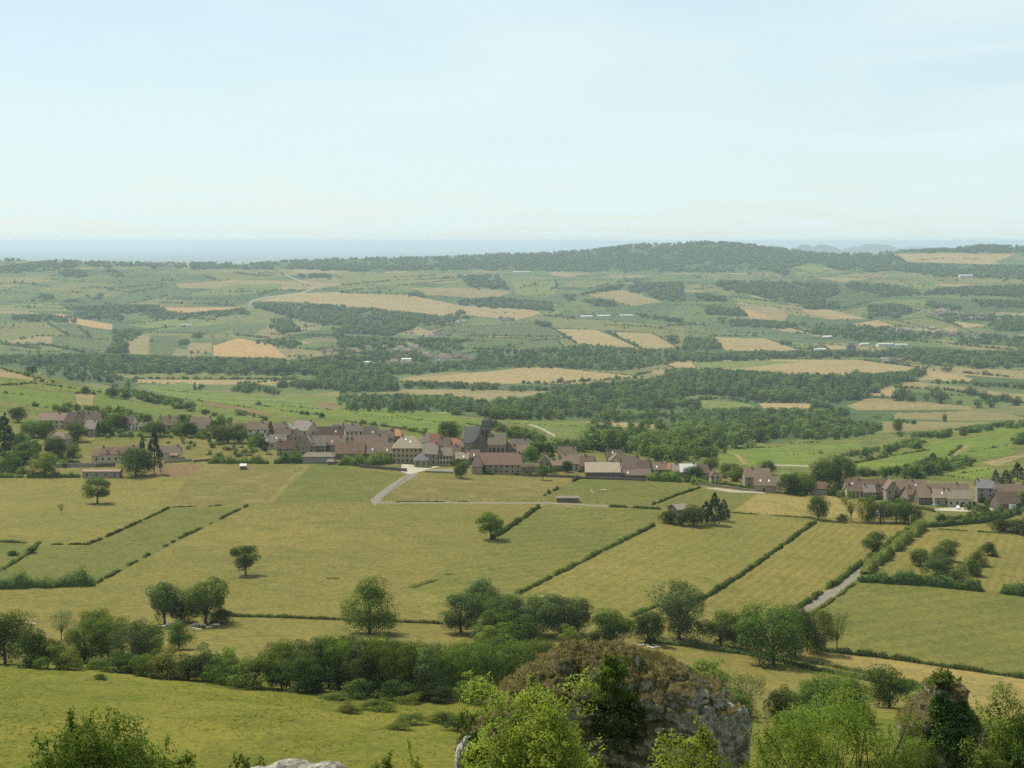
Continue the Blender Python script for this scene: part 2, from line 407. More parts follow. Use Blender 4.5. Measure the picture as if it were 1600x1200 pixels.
def m_patchwork():
    """far farmland: parcels with their own crop tone"""
    m, nt, out = new_mat('farmland_parcels')
    g = nd(nt, 'ShaderNodeNewGeometry')
    mp = nd(nt, 'ShaderNodeMapping'); mp.inputs['Scale'].default_value = (1 / 150, 1 / 300, 0); mp.inputs['Rotation'].default_value = (0, 0, 0.45)
    nt.links.new(g.outputs['Position'], mp.inputs[0])
    nz = noise_tex(nt, mp.outputs[0], 1.3, 2, 0.5)
    ad = mixc(nt, 0.12, mp.outputs[0], nz.outputs['Color'])
    v = nd(nt, 'ShaderNodeTexVoronoi'); v.distance = 'CHEBYCHEV'; v.inputs['Scale'].default_value = 1.0; v.inputs['Randomness'].default_value = 0.85
    nt.links.new(ad, v.inputs['Vector'])
    sp = nd(nt, 'ShaderNodeSeparateColor'); nt.links.new(v.outputs['Color'], sp.inputs[0])
    r = ramp(nt, sp.outputs[0], [(0.0, (0.046, 0.066, 0.020)), (0.2, (0.074, 0.090, 0.025)), (0.38, (0.098, 0.098, 0.031)), (0.55, (0.055, 0.074, 0.024)), (0.7, (0.130, 0.110, 0.042)), (0.78, (0.070, 0.092, 0.024)), (0.92, (0.165, 0.128, 0.057))])
    r.color_ramp.interpolation = 'CONSTANT'
    n2 = noise_tex(nt, g.outputs['Position'], 0.02, 5, 0.65)
    vv = ramp(nt, n2.outputs['Fac'], [(0.3, (0.82, 0.82, 0.82)), (0.7, (1.15, 1.15, 1.12))])
    c = mixc(nt, 1.0, r.outputs[0], vv.outputs[0], 'MULTIPLY')
    diffuse(nt, out, c, 0.95, spec=0.05)
    return m
MAT['farmland'] = m_patchwork()
def m_plainfar():
    m, nt, out = new_mat('far_plain')
    g = nd(nt, 'ShaderNodeNewGeometry')
    mp = nd(nt, 'ShaderNodeMapping'); mp.inputs['Scale'].default_value = (1 / 900, 1 / 2600, 0)
    nt.links.new(g.outputs['Position'], mp.inputs[0])
    n = noise_tex(nt, mp.outputs[0], 1.0, 7, 0.7)
    r = ramp(nt, n.outputs['Fac'], [(0.35, (0.022, 0.033, 0.015)), (0.52, (0.05, 0.057, 0.026)), (0.62, (0.12, 0.11, 0.06)), (0.72, (0.26, 0.23, 0.16))])
    diffuse(nt, out, r.outputs[0], 0.95, spec=0.05); return m
MAT['plain'] = m_plainfar()

def Zm(ox, oy, k, pts): return [(ox + x * k, oy + y * k) for x, y in pts]
Z1 = lambda *p: Zm(0, 360, .3375, p)
Z2 = lambda *p: Zm(530, 360, .3375, p)
Z3 = lambda *p: Zm(1060, 360, .3375, p)
Z4 = lambda *p: Zm(0, 560, .2625, p)
Z5 = lambda *p: Zm(400, 620, .2, p)
Z6 = lambda *p: Zm(640, 620, .2, p)
Z7 = lambda *p: Zm(920, 640, .2125, p)
Z8 = lambda *p: Zm(1220, 640, .2375, p)
P_ = lambda *p: list(p)

def strip(pts, w0, w1):
    """a band along an image polyline, w in pixels (vertical or horizontal half width)"""
    pts = np.array(pts, float); n = len(pts); out_a = []; out_b = []
    for i in range(n):
        t = pts[min(i + 1, n - 1)] - pts[max(i - 1, 0)]; t /= np.hypot(*t) + 1e-9
        w = w0 + (w1 - w0) * i / (n - 1)
        nrm = np.array([-t[1], t[0]]) * w
        out_a.append(tuple(pts[i] + nrm)); out_b.append(tuple(pts[i] - nrm))
    return out_a + out_b[::-1]

# woods: outlines of what is seen of each
WOODS = [   # (label, [outlines], H, W, density)
    ('long wooded ridge dark against the pale sky', [Z2((0, 130), (330, 104), (700, 99), (1240, 79), (1380, 60), (1600, 60), (1600, 190), (1140, 190), (560, 182), (0, 187)),
        Z3((0, 54), (140, 49), (330, 64), (600, 97), (900, 100), (1200, 84), (1400, 64), (1600, 72), (1700, 72), (1700, 105), (1540, 104), (1200, 102), (980, 108), (1060, 148), (940, 190), (720, 180), (600, 153), (510, 172), (360, 187), (0, 192)),
        Z3((1060, 152), (1450, 162), (1700, 160), (1700, 225), (1200, 215), (940, 182)), Z1((880, 145), (1180, 152), (1430, 124), (1590, 130), (1600, 185), (1190, 178), (890, 178))], 11, 11, 1.3),
    ('wooded brow at the far left with a hilltop village', [Z1((0, 122), (120, 117), (180, 132), (0, 145)), Z1((0, 168), (280, 135), (600, 132), (860, 150), (870, 172), (640, 168), (360, 172), (0, 200))], 11, 11, 1.2),
    ('small copses among the far left fields', [Z1((275, 190), (330, 180), (400, 195), (410, 215), (290, 220)), Z1((485, 185), (530, 185), (575, 210), (540, 222)), Z1((280, 358), (600, 345), (740, 350), (770, 378), (590, 385)),
        Z1((340, 388), (400, 377), (560, 380), (575, 415), (380, 415)), Z1((645, 388), (760, 377), (820, 382), (820, 410), (710, 415)), Z1((820, 390), (1120, 362), (1160, 388), (830, 412)), Z1((60, 395), (200, 392), (350, 405), (360, 425), (80, 420)),
        Z1((520, 460), (650, 460), (660, 480), (600, 520), (590, 570), (500, 560), (530, 490)), Z1((1180, 512), (1320, 502), (1400, 525), (1360, 545), (1200, 525)), Z1((1380, 205), (1530, 202), (1535, 222), (1380, 222)), Z1((190, 300), (240, 298), (245, 325), (195, 328)), Z1((440, 295), (475, 295), (475, 318), (440, 320)), Z1((910, 475), (945, 480), (930, 510), (880, 500)), Z1((830, 510), (870, 505), (860, 535), (825, 530))], 11, 11, 1.3),
    ('dense wood on the far slope above the valley village', [Z1((1155, 335), (1600, 348), (1600, 445), (1450, 430), (1330, 400), (1180, 358)), Z2((0, 365), (160, 360), (220, 375), (500, 397), (560, 370), (630, 402), (530, 430), (350, 450), (240, 490), (0, 480)), Z1((1250, 415), (1340, 410), (1400, 470), (1290, 480)), Z1((1540, 450), (1600, 470), (1600, 510), (1560, 500))], 12, 11, 1.4),
    ('long belt of trees along the valley bottom at the left', [Z1((-60, 585), (0, 580), (400, 575), (1000, 592), (1400, 600), (1600, 575), (1600, 672), (1200, 672), (600, 662), (350, 640), (0, 622), (-60, 620))], 13, 11, 1.5),
    ('trees wrapped round the red roofs of the valley village', [Z2((0, 490), (300, 500), (330, 540), (200, 560), (0, 545)), Z2((560, 482), (600, 540), (850, 555), (1130, 532), (1600, 562), (1600, 602), (1300, 652), (850, 630), (300, 672), (0, 640), (0, 610), (300, 620), (640, 610), (620, 560)), Z2((290, 505), (560, 500), (580, 560), (420, 560)), Z2((0, 555), (380, 560), (420, 610), (0, 610))], 11, 10, 0.9),
    ('plantation block above the green vineyard', [Z2((0, 660), (200, 652), (280, 692), (270, 742), (0, 762)), Z2((0, 765), (300, 762), (700, 802), (700, 832), (300, 850), (0, 830)), Z1((1290, 705), (1600, 685), (1600, 745), (1300, 728)), Z1((1080, 722), (1190, 712), (1290, 742), (1280, 765), (1080, 748)), Z1((1450, 650), (1600, 650), (1600, 690), (1440, 700))], 12, 9, 1.6),
    ('row of valley trees between two tan crop fields', [Z2((300, 702), (740, 712), (740, 742), (300, 728)), Z2((775, 725), (1060, 725), (1060, 745), (775, 745))], 11, 11, 1.2),
    ('copses scattered on the far middle slopes', [Z2((550, 210), (740, 205), (790, 275), (600, 265)), Z2((550, 325), (720, 310), (980, 335), (1000, 375), (560, 347)), Z2((990, 305), (1090, 300), (1080, 328)), Z2((1110, 295), (1300, 247), (1590, 240), (1600, 320), (1490, 325), (1420, 295), (1300, 278), (1120, 302)), Z2((1100, 320), (1270, 325), (1290, 355), (1180, 352)),
        Z2((320, 290), (390, 290), (390, 308), (320, 308)), Z2((900, 415), (980, 430), (985, 452), (900, 435)), Z2((1380, 385), (1600, 415), (1600, 430), (1400, 405)), Z2((1510, 490), (1570, 490), (1570, 525), (1510, 520))], 11, 11, 1.3),
    ('patchy woods climbing the far right slopes', [Z3((170, 230), (560, 240), (750, 250), (740, 300), (600, 352), (480, 330), (180, 262)), Z3((80, 290), (230, 310), (220, 332), (90, 320)), Z3((130, 352), (280, 357), (330, 402), (130, 390)), Z3((560, 352), (740, 330), (760, 370), (600, 365)), Z3((780, 237), (1050, 260), (1140, 300), (930, 306), (780, 262)),
        Z3((880, 347), (1000, 340), (1120, 372), (1000, 400), (880, 412)), Z3((1140, 327), (1300, 350), (1330, 377), (1150, 352)), Z3((1200, 267), (1700, 252), (1700, 312), (1350, 302), (1110, 297)), Z3((1350, 320), (1600, 330), (1600, 360), (1400, 350)), Z3((180, 405), (400, 420), (600, 430), (620, 450), (420, 452), (200, 440)), Z3((40, 490), (170, 502), (210, 552), (0, 560)), Z3((1440, 420), (1700, 420), (1700, 470), (1450, 465)), Z3((470, 510), (640, 545), (650, 560), (480, 525)), Z3((380, 160), (500, 170), (560, 215), (480, 210))], 11, 10, 1.2),
    ('trees between the roofs of the far right town', [Z3((620, 432), (860, 440), (1000, 452), (1250, 482), (1230, 502), (900, 520), (620, 482)), Z3((1250, 470), (1700, 500), (1700, 545), (1300, 520)), Z3((1200, 385), (1600, 395), (1600, 425), (1250, 415))], 10, 9, 0.5),
    ('dark tree belt along the far right valley stream', [Z3((-40, 572), (600, 560), (900, 562), (1100, 547), (1350, 560), (1700, 567), (1700, 640), (1150, 622), (1080, 600), (900, 587), (380, 602), (-40, 607))], 12, 11, 1.6),
    ('big rolling wood filling the valley right of centre', [Z3((-60, 645), (0, 642), (150, 642), (450, 662), (700, 677), (1000, 662), (1130, 640), (1140, 680), (980, 720), (880, 772), (780, 802), (620, 800), (290, 790), (230, 767), (0, 762), (-60, 770)), Z2((720, 792), (900, 772), (1100, 712), (1420, 692), (1570, 662), (1600, 832), (720, 832)), Z3((-40, 782), (100, 790), (100, 832), (-40, 832)), Z3((620, 792), (690, 802), (750, 832), (620, 832)), Z3((1140, 692), (1320, 702), (1700, 722), (1700, 747), (1300, 717))], 13, 11, 1.5),
    ('wood sinking into the hollow behind the church', [Z6((0, 0), (280, 0), (620, 62), (290, 100), (0, 100)), Z6((285, 92), (620, 82), (670, 12), (1600, 0), (1600, 192), (1080, 182), (700, 177), (290, 142)), Z7((0, 20), (520, 0), (1600, 0), (1600, 220), (1000, 290), (930, 340), (850, 402), (560, 392), (400, 372), (260, 330), (0, 300), (-60, 250), (0, 150), (560, 160), (640, 130), (0, 85)), P_((1030, 650), (1130, 640), (1330, 640), (1330, 672), (1200, 688), (1120, 704), (1050, 690), (1066, 668))], 11, 11, 2.0),
    ('shrubby hollow between the church and the brown roofs', [Z6((600, 190), (750, 230), (940, 262), (1100, 332), (1300, 352), (1600, 290), (1600, 420), (1150, 442), (900, 372), (800, 342), (820, 282), (620, 240))], 7, 7.5, 1.8),
    ('scrubby hedges crossing the right vineyards', [Z8((-20, 42), (250, 52), (640, 92), (680, 132), (500, 182), (220, 202), (0, 192)), Z8((280, 0), (900, 82), (880, 97), (640, 62)), Z8((380, 300), (480, 270), (700, 240), (830, 200), (970, 210), (960, 242), (700, 292), (500, 332)), Z8((700, 152), (1000, 152), (1250, 112), (1700, 60), (1700, 92), (1300, 152), (1000, 202), (800, 192)), Z8((470, 392), (740, 390), (960, 332), (1200, 310), (1320, 347), (1290, 372), (1060, 422), (900, 457), (600, 452), (480, 442)), Z8((1510, 192), (1700, 110), (1700, 250), (1510, 217))], 7, 7, 1.4),
    ('crest trees on the left hill above the vineyard', [Z1((100, 632), (350, 622), (640, 692), (620, 732), (380, 702), (150, 662)), ], 11, 9, 1.1),
    ('line of scrub running down the left vineyard', [Z1((500, 722), (560, 722), (900, 802), (910, 830), (870, 832), (700, 802)), Z4((780, 220), (900, 240), (1340, 340), (1300, 360), (880, 260)), Z4((1400, 305), (1600, 355), (1580, 372), (1390, 325))], 5, 6, 1.3),
    ('garden trees and scrub behind the left-hand houses', [Z4((300, 285), (400, 275), (540, 290), (700, 290), (840, 340), (900, 360), (900, 420), (660, 430), (600, 340), (540, 320), (300, 335)), Z4((1050, 340), (1140, 345), (1140, 460), (1050, 460)), Z4((1260, 350), (1380, 365), (1360, 470), (1260, 460))], 7, 6, 1.1),
]

# (material, image outline, None or (object name, label))
FIELDS = [
    # far and middle distance
    ('tan', Z2((0, 290), (330, 300), (550, 345), (920, 370), (930, 385), (820, 415), (600, 392), (450, 395), (280, 372), (0, 352)), None),
    ('tan', Z1((1180, 325), (1400, 290), (1572, 285), (1572, 350), (1400, 332)), None),
    ('tan2', Z2((330, 265), (630, 265), (800, 285), (700, 320), (420, 300)), None),
    ('tan', Z2((990, 455), (1190, 460), (1400, 550), (1100, 525)), None),
    ('tan', Z2((1250, 470), (1450, 475), (1570, 545), (1410, 550)), None),
    ('tan2', Z2((1120, 295), (1310, 275), (1500, 330), (1350, 350)), None),
    ('vinefar', Z2((420, 450), (900, 430), (1040, 488), (590, 488)), None),
    ('vinefar', Z2((580, 494), (1000, 500), (1040, 540), (850, 545), (600, 530)), None),
    ('gbright', Z2((800, 235), (1000, 235), (1000, 300), (820, 300)), None),
    ('gfar', Z2((980, 400), (1600, 440), (1600, 540), (1420, 470), (990, 450)), None),
    ('gfar', Z2((0, 200), (560, 195), (540, 230), (0, 280)), None),
    ('orange', Z1((205, 390), (290, 385), (350, 405), (520, 435), (520, 460), (430, 450), (310, 425)), None),
    ('orange', Z1((750, 357), (1150, 355), (1060, 372), (820, 385)), None),
    ('orange', Z1((985, 535), (1100, 500), (1250, 525), (1330, 590), (990, 582)), None),
    ('tan2', Z1((535, 490), (690, 485), (690, 575), (580, 570)), None),
    ('vinefar', Z1((700, 485), (840, 490), (800, 580), (692, 580)), None),
    ('gbright', Z1((580, 435), (820, 410), (1060, 430), (740, 463)), None),
    ('vinefar', Z1((740, 464), (1060, 434), (1040, 475), (760, 477)), None),
    ('tan2', Z1((865, 520), (980, 520), (980, 565), (870, 560)), None),
    ('vinefar', Z1((1080, 430), (1250, 430), (1170, 490), (1080, 480)), None),
    ('gbright', Z1((0, 345), (250, 335), (330, 375), (0, 366)), None),
    ('tan2', Z1((0, 370), (130, 375), (200, 386), (0, 386)), None),
    ('tan2', Z1((820, 245), (1060, 230), (1420, 235), (1430, 275), (1080, 272), (830, 266)), None),
    ('vinefar', Z1((340, 440), (510, 470), (500, 560), (250, 540), (240, 500)), None),
    ('gfar', Z1((0, 425), (220, 425), (330, 490), (160, 490), (0, 520)), None),
    ('gbright', Z1((1080, 250), (1310, 248), (1300, 275), (1100, 300), (870, 300)), None),
    ('gfar', Z1((960, 180), (1270, 182), (1330, 215), (1080, 230), (850, 195)), None),
    ('gfar', Z1((620, 665), (940, 655), (1400, 680), (1390, 690), (620, 688)), None),
    ('tan', Z1((640, 691), (1400, 692), (1300, 716), (780, 711), (640, 706)), None),
    ('gbright', Z1((740, 722), (840, 702), (950, 722), (900, 738)), None),
    ('gfar', Z1((640, 712), (740, 722), (900, 740), (1100, 740), (1300, 750), (1600, 770), (1600, 800), (900, 760), (640, 730)), None),
    ('tan', Z2((310, 685), (720, 650), (850, 635), (1000, 635), (1420, 680), (1050, 705), (600, 712), (330, 702)), None),
    ('tan2', Z2((270, 735), (480, 735), (700, 740), (1000, 745), (690, 797), (480, 772)), None),
    ('tan', Z3((0, 605), (380, 597), (850, 600), (1080, 630), (1090, 652), (900, 668), (470, 668), (0, 645), (-60, 620)), None),
    ('gbright', Z3((60, 612), (380, 600), (570, 610), (250, 640), (80, 636)), None),
    ('tan', Z3((150, 495), (400, 500), (570, 560), (220, 555)), None),
    ('tan', Z3((650, 525), (920, 545), (700, 552)), None),
    ('gbright', Z3((400, 490), (690, 545), (640, 555), (580, 545)), None),
    ('orange', Z3((285, 360), (440, 405), (330, 405)), None),
    ('tan', Z3((570, 370), (690, 365), (880, 410), (700, 412)), None),
    ('tan', Z3((780, 437), (920, 415), (1000, 440), (900, 452)), None),
    ('gfar', Z3((1010, 420), (1160, 400), (1290, 440), (1200, 460)), None),
    ('tan', Z3((1270, 420), (1440, 440), (1320, 456)), None),
    ('gbright', Z3((520, 170), (600, 155), (720, 185), (620, 202)), None),
    ('tan2', Z3((600, 215), (890, 220), (760, 242)), None),
    ('tan', Z3((980, 112), (1250, 105), (1560, 110), (1480, 140), (1440, 157), (1060, 145)), None),
    ('gfar', Z3((950, 180), (1300, 215), (1600, 235), (1600, 250), (1200, 245)), None),
    ('gbright', Z3((240, 310), (470, 330), (480, 360), (280, 332)), None),
    ('gbright', Z3((940, 320), (1150, 320), (1130, 355), (960, 337)), None),
    ('gfar', Z3((750, 375), (910, 340), (890, 387)), None),
    ('gbright', Z3((1060, 245), (1290, 265), (1100, 277)), None),
    ('tan', Z3((880, 762), (910, 725), (1000, 725), (1000, 777)), None),
    ('tan2', Z3((980, 700), (1100, 700), (1600, 760), (1600, 802), (1250, 740), (1010, 730)), None),
    ('tan2', Z3((780, 812), (880, 777), (1000, 780), (1350, 815), (1360, 830), (830, 832)), None),
    ('tan', Z3((1150, 645), (1380, 690), (1330, 712), (1130, 682)), None),
    ('tan2', Z3((1180, 630), (1340, 635), (1600, 650), (1600, 690), (1350, 672)), None),
    ('gbright', Z3((110, 785), (320, 800), (390, 830), (110, 832)), None),
    ('tan', Z3((370, 800), (600, 800), (640, 832), (410, 832)), None),
    ('white_road', strip(Z1((1155, 350), (1165, 325), (1230, 310), (1400, 290), (1465, 262), (1420, 242), (1350, 220), (1290, 190)), 0.75, 0.6), ('road', 'pale country road climbing the far plain between tan fields')),
    # vineyard slopes behind the village
    ('scrub', P_((-60, 600), (0, 575), (100, 600), (160, 615), (250, 626), (400, 638), (600, 648), (800, 657), (1000, 674), (1200, 692), (1350, 690), (1600, 655), (1660, 650), (1660, 800), (1420, 780), (1100, 760), (900, 740), (640, 735), (400, 725), (200, 740), (-60, 748)), None),
    ('tan2', Z4((0, 60), (60, 80), (330, 145), (210, 135), (0, 108)), None),
    ('vine', Z4((-100, 108), (200, 140), (0, 146), (-100, 146)), None),
    ('vine2', Z4((-100, 165), (0, 165), (450, 215), (460, 270), (400, 300), (140, 275), (0, 250), (-100, 240)), None),
    ('vine', Z4((210, 150), (640, 180), (640, 206), (480, 206), (220, 162)), None),
    ('vine2', Z4((560, 220), (700, 230), (1130, 350), (820, 345), (560, 270)), None),
    ('vine', Z4((820, 160), (1250, 200), (1530, 215), (1530, 305), (1200, 250), (1000, 225)), None),
    ('vine', Z5((0, 0), (300, 0), (900, 75), (1480, 130), (1600, 170), (1600, 300), (1430, 290), (1250, 265), (700, 195), (200, 140), (0, 105)), None),
    ('vine2', Z4((1150, 270), (1600, 378), (1250, 350)), None),
    ('brown', Z4((1220, 255), (1400, 285), (1600, 320), (1600, 338), (1240, 275)), None),
    ('brown', Z5((460, 30), (620, 45), (710, 90), (600, 102), (510, 82)), None),
    ('tan2', Z4((450, 210), (560, 215), (550, 280), (460, 275)), None),
    ('vine', Z6((0, 105), (290, 152), (560, 182), (560, 240), (420, 240), (400, 280), (240, 290), (0, 240)), None),
    ('vine', Z6((600, 180), (1400, 200), (1380, 232), (960, 225), (740, 195)), None),
    ('tan', Z6((1370, 195), (1400, 190), (1600, 195), (2040, 225), (1970, 258), (1600, 232), (1390, 235)), None),
    ('gbright', Z6((950, 232), (1390, 238), (1600, 240), (1600, 280), (1280, 300), (1120, 300)), None),
    ('vine', Z7((950, 330), (1020, 290), (1450, 265), (1600, 255), (1600, 410), (1060, 400), (960, 370)), None),
    ('tan2', Z7((1450, 290), (1500, 290), (1520, 380), (1480, 380)), None),
    ('tan2', Z7((1060, 320), (1100, 330), (1180, 400), (1130, 400)), None),
    ('vine', Z8((0, 240), (500, 220), (560, 240), (280, 290), (180, 370), (0, 382)), None),
    ('vine', Z8((480, 360), (960, 250), (1000, 210), (1260, 185), (1520, 165), (1510, 240), (1540, 290), (1330, 320), (1180, 300), (1000, 332), (700, 390), (500, 385)), None),
    ('vine', Z8((1060, 430), (1330, 370), (1400, 380), (1380, 430), (1250, 460)), None),
    ('vine', Z8((1270, 150), (1600, 90), (1700, 90), (1700, 140), (1500, 162)), None),
    ('tan2', Z8((1120, 305), (1160, 255), (1210, 235), (1240, 235), (1160, 300)), None),
    ('tan2', Z8((1320, 345), (1500, 310), (1600, 290), (1600, 310), (1420, 372)), None),
    ('white_road', strip(Z6((930, 215), (1000, 235), (1070, 268), (1135, 306)), 1.0, 1.4), ('path', 'pale track slanting down through green field behind the church')),
    ('white_road', strip(Z8((-140, 366), (60, 366), (180, 372)), 0.9, 0.9), ('path', 'pale track along the foot of the right vineyard')),
    # village ground
    ('rough', P_((-60, 672), (240, 668), (430, 678), (610, 684), (800, 700), (1000, 722), (1210, 742), (1420, 750), (1660, 755), (1660, 812), (1450, 806), (1420, 792), (1300, 778), (1100, 760), (900, 745), (640, 735), (490, 722), (300, 722), (245, 742), (-60, 750)), None),
    ('green2', Z4((650, 435), (880, 440), (900, 470), (760, 530), (490, 585), (500, 520), (560, 480)), ('field', 'small fenced paddock above the red-roofed farmhouse')),
    # near fields
    ('dry2', P_((-60, 750), (0, 748), (245, 745), (293, 747), (262, 792), (205, 822), (138, 852), (62, 852), (0, 848), (-60, 848)), ('field', 'dry yellow meadow round the lone tree at the far left')),
    ('brown', P_((225, 743), (262, 726), (322, 724), (293, 746)), ('field', 'dark ploughed corner beside the tall dark conifer')),
    ('rough', P_((293, 747), (322, 724), (490, 726), (420, 786), (388, 789), (262, 792)), ('field', 'rough grey-green paddock with a small white hut')),
    ('green', P_((490, 726), (620, 740), (640, 742), (583, 784), (421, 786)), ('field', 'dull green paddock left of the pale lane')),
    ('worn', strip([(482, 728), (470, 738), (452, 751), (436, 770), (421, 785)], 2.4, 4.0), ('path', 'worn dry grass track running down from the village sheds')),
    ('rough', P_((644, 742), (690, 748), (905, 744), (852, 772), (846, 784), (590, 785)), ('field', 'streaked paddock right of the pale lane below the church')),
    ('green', P_((907, 745), (1010, 748), (1092, 762), (1022, 789), (950, 788), (850, 783), (854, 772)), ('field', 'green paddock with white cattle below the long barn')),
    ('green', P_((1096, 764), (1180, 772), (1140, 800), (1060, 795), (1026, 790)), ('field', 'small green plot above the hidden farm shed')),
    ('pale', P_((1184, 772), (1300, 772), (1420, 792), (1420, 812), (1290, 808), (1142, 801)), ('field', 'pale yellow meadow in front of the right hamlet')),
    ('green2', P_((1380, 790), (1440, 790), (1560, 800), (1540, 812), (1440, 822), (1420, 815)), None),
    ('green', P_((262, 794), (388, 791), (150, 912), (0, 912), (-60, 915), (-60, 900), (0, 893), (52, 862), (62, 853), (138, 853), (205, 823)), ('field', 'green pasture between a clipped hedge and a broken hedge')),
    ('green', P_((-60, 849), (0, 849), (56, 851), (46, 862), (0, 890), (-60, 895)), ('field', 'small green corner field at the left edge')),
    ('dry', P_((390, 791), (583, 787), (842, 790), (766, 842), (690, 890), (640, 922), (660, 955), (690, 972), (520, 966), (345, 961), (250, 964), (0, 968), (-60, 968), (-60, 918), (0, 918), (150, 914)), ('field', 'broad dry tan pasture holding a lone dark tree')),
    ('green2', P_((846, 792), (1035, 797), (1022, 821), (810, 928), (740, 940), (645, 922), (692, 890), (768, 843)), ('field', 'greenish pasture between the tan field and long hedge')),
    ('dry2', P_((1024, 822), (1040, 812), (1140, 803), (1272, 812), (1095, 938), (985, 962), (900, 970), (690, 975), (660, 955), (645, 924), (740, 942), (812, 930)), ('field', 'yellow meadow between two slanting hedges right of centre')),
    ('mown', P_((1276, 814), (1425, 822), (1252, 950), (1180, 965), (1000, 990), (985, 964), (1097, 939)), ('field', 'mown striped meadow left of the gravel lane')),
    ('mown', P_((1445, 824), (1600, 822), (1660, 824), (1660, 930), (1600, 925), (1345, 904)), ('field', 'meadow with two short tree rows at the right edge')),
    ('green2', P_((1330, 908), (1345, 906), (1600, 930), (1660, 936), (1660, 1066), (1600, 1058), (1450, 1035), (1280, 1015), (1262, 958)), ('field', 'large smooth green field at the right edge')),
    ('road', strip([(1246, 960), (1300, 926), (1345, 893), (1388, 858), (1432, 822)], 8.0, 3.5), ('road', 'straight gravel lane climbing between hedges toward the right hamlet')),
    ('road', strip([(582, 786), (600, 770), (626, 752), (652, 737)], 5.5, 4.0), ('road', 'pale lane slanting up to the big cream house')),
    ('road', strip([(580, 785.5), (700, 785.5), (860, 786), (950, 791), (962, 792)], 0.9, 1.3), ('road', 'thin level lane crossing below the village paddocks')),
    ('yard', Z6((-60, 520), (120, 548), (250, 540), (60, 590), (0, 605), (-70, 585)), ('pavement', 'pale gravel forecourt of the big cream house')),
    ('road', Z6((120, 572), (340, 556), (345, 586), (190, 588)), ('pavement', 'grey terrace slab beside the lone dark tree')),
    ('white_road', P_((1100, 762), (1120, 762), (1160, 767), (1195, 768), (1195, 771), (1140, 769)), ('path', 'white chalk track left of the two-part stone house')),
    ('yard', Z8((1010, 650), (1260, 640), (1500, 655), (1440, 680), (1000, 662)), ('pavement', 'pale parking yard in front of the right hamlet')),
    ('dry', P_((-60, 970), (0, 969), (250, 965), (345, 962), (690, 974), (720, 1010), (700, 1060), (-60, 1030)), ('field', 'narrow dry pasture with white cattle under the twin trees')),
    ('dry', P_((985, 1000), (1180, 1020), (1340, 1058), (1440, 1080), (1400, 1110), (1180, 1150), (1000, 1100), (900, 1050), (900, 1005)), ('field', 'dry pasture with resting cattle behind the mossy crag')),
    ('pale', P_((1270, 1022), (1310, 1022), (1450, 1038), (1600, 1060), (1660, 1068), (1660, 1130), (1560, 1120), (1450, 1080), (1345, 1055)), ('field', 'pale mown strip below the green field at the right')),
]
FIELDS = [('woodfloor', np.array(q, float), None) for w in WOODS for q in w[1]] + [(m, np.array(p, float), o) for m, p, o in FIELDS]

def in_poly(px, py, poly):
    x, y = poly[:, 0], poly[:, 1]; x2, y2 = np.roll(x, -1), np.roll(y, -1)
    r = np.zeros(px.shape, bool)
    for a, b, c, d in zip(x, y, x2, y2):
        if b == d: continue
        r ^= ((b > py) != (d > py)) & (px < (c - a) * (py - b) / (d - b) + a)
    return r

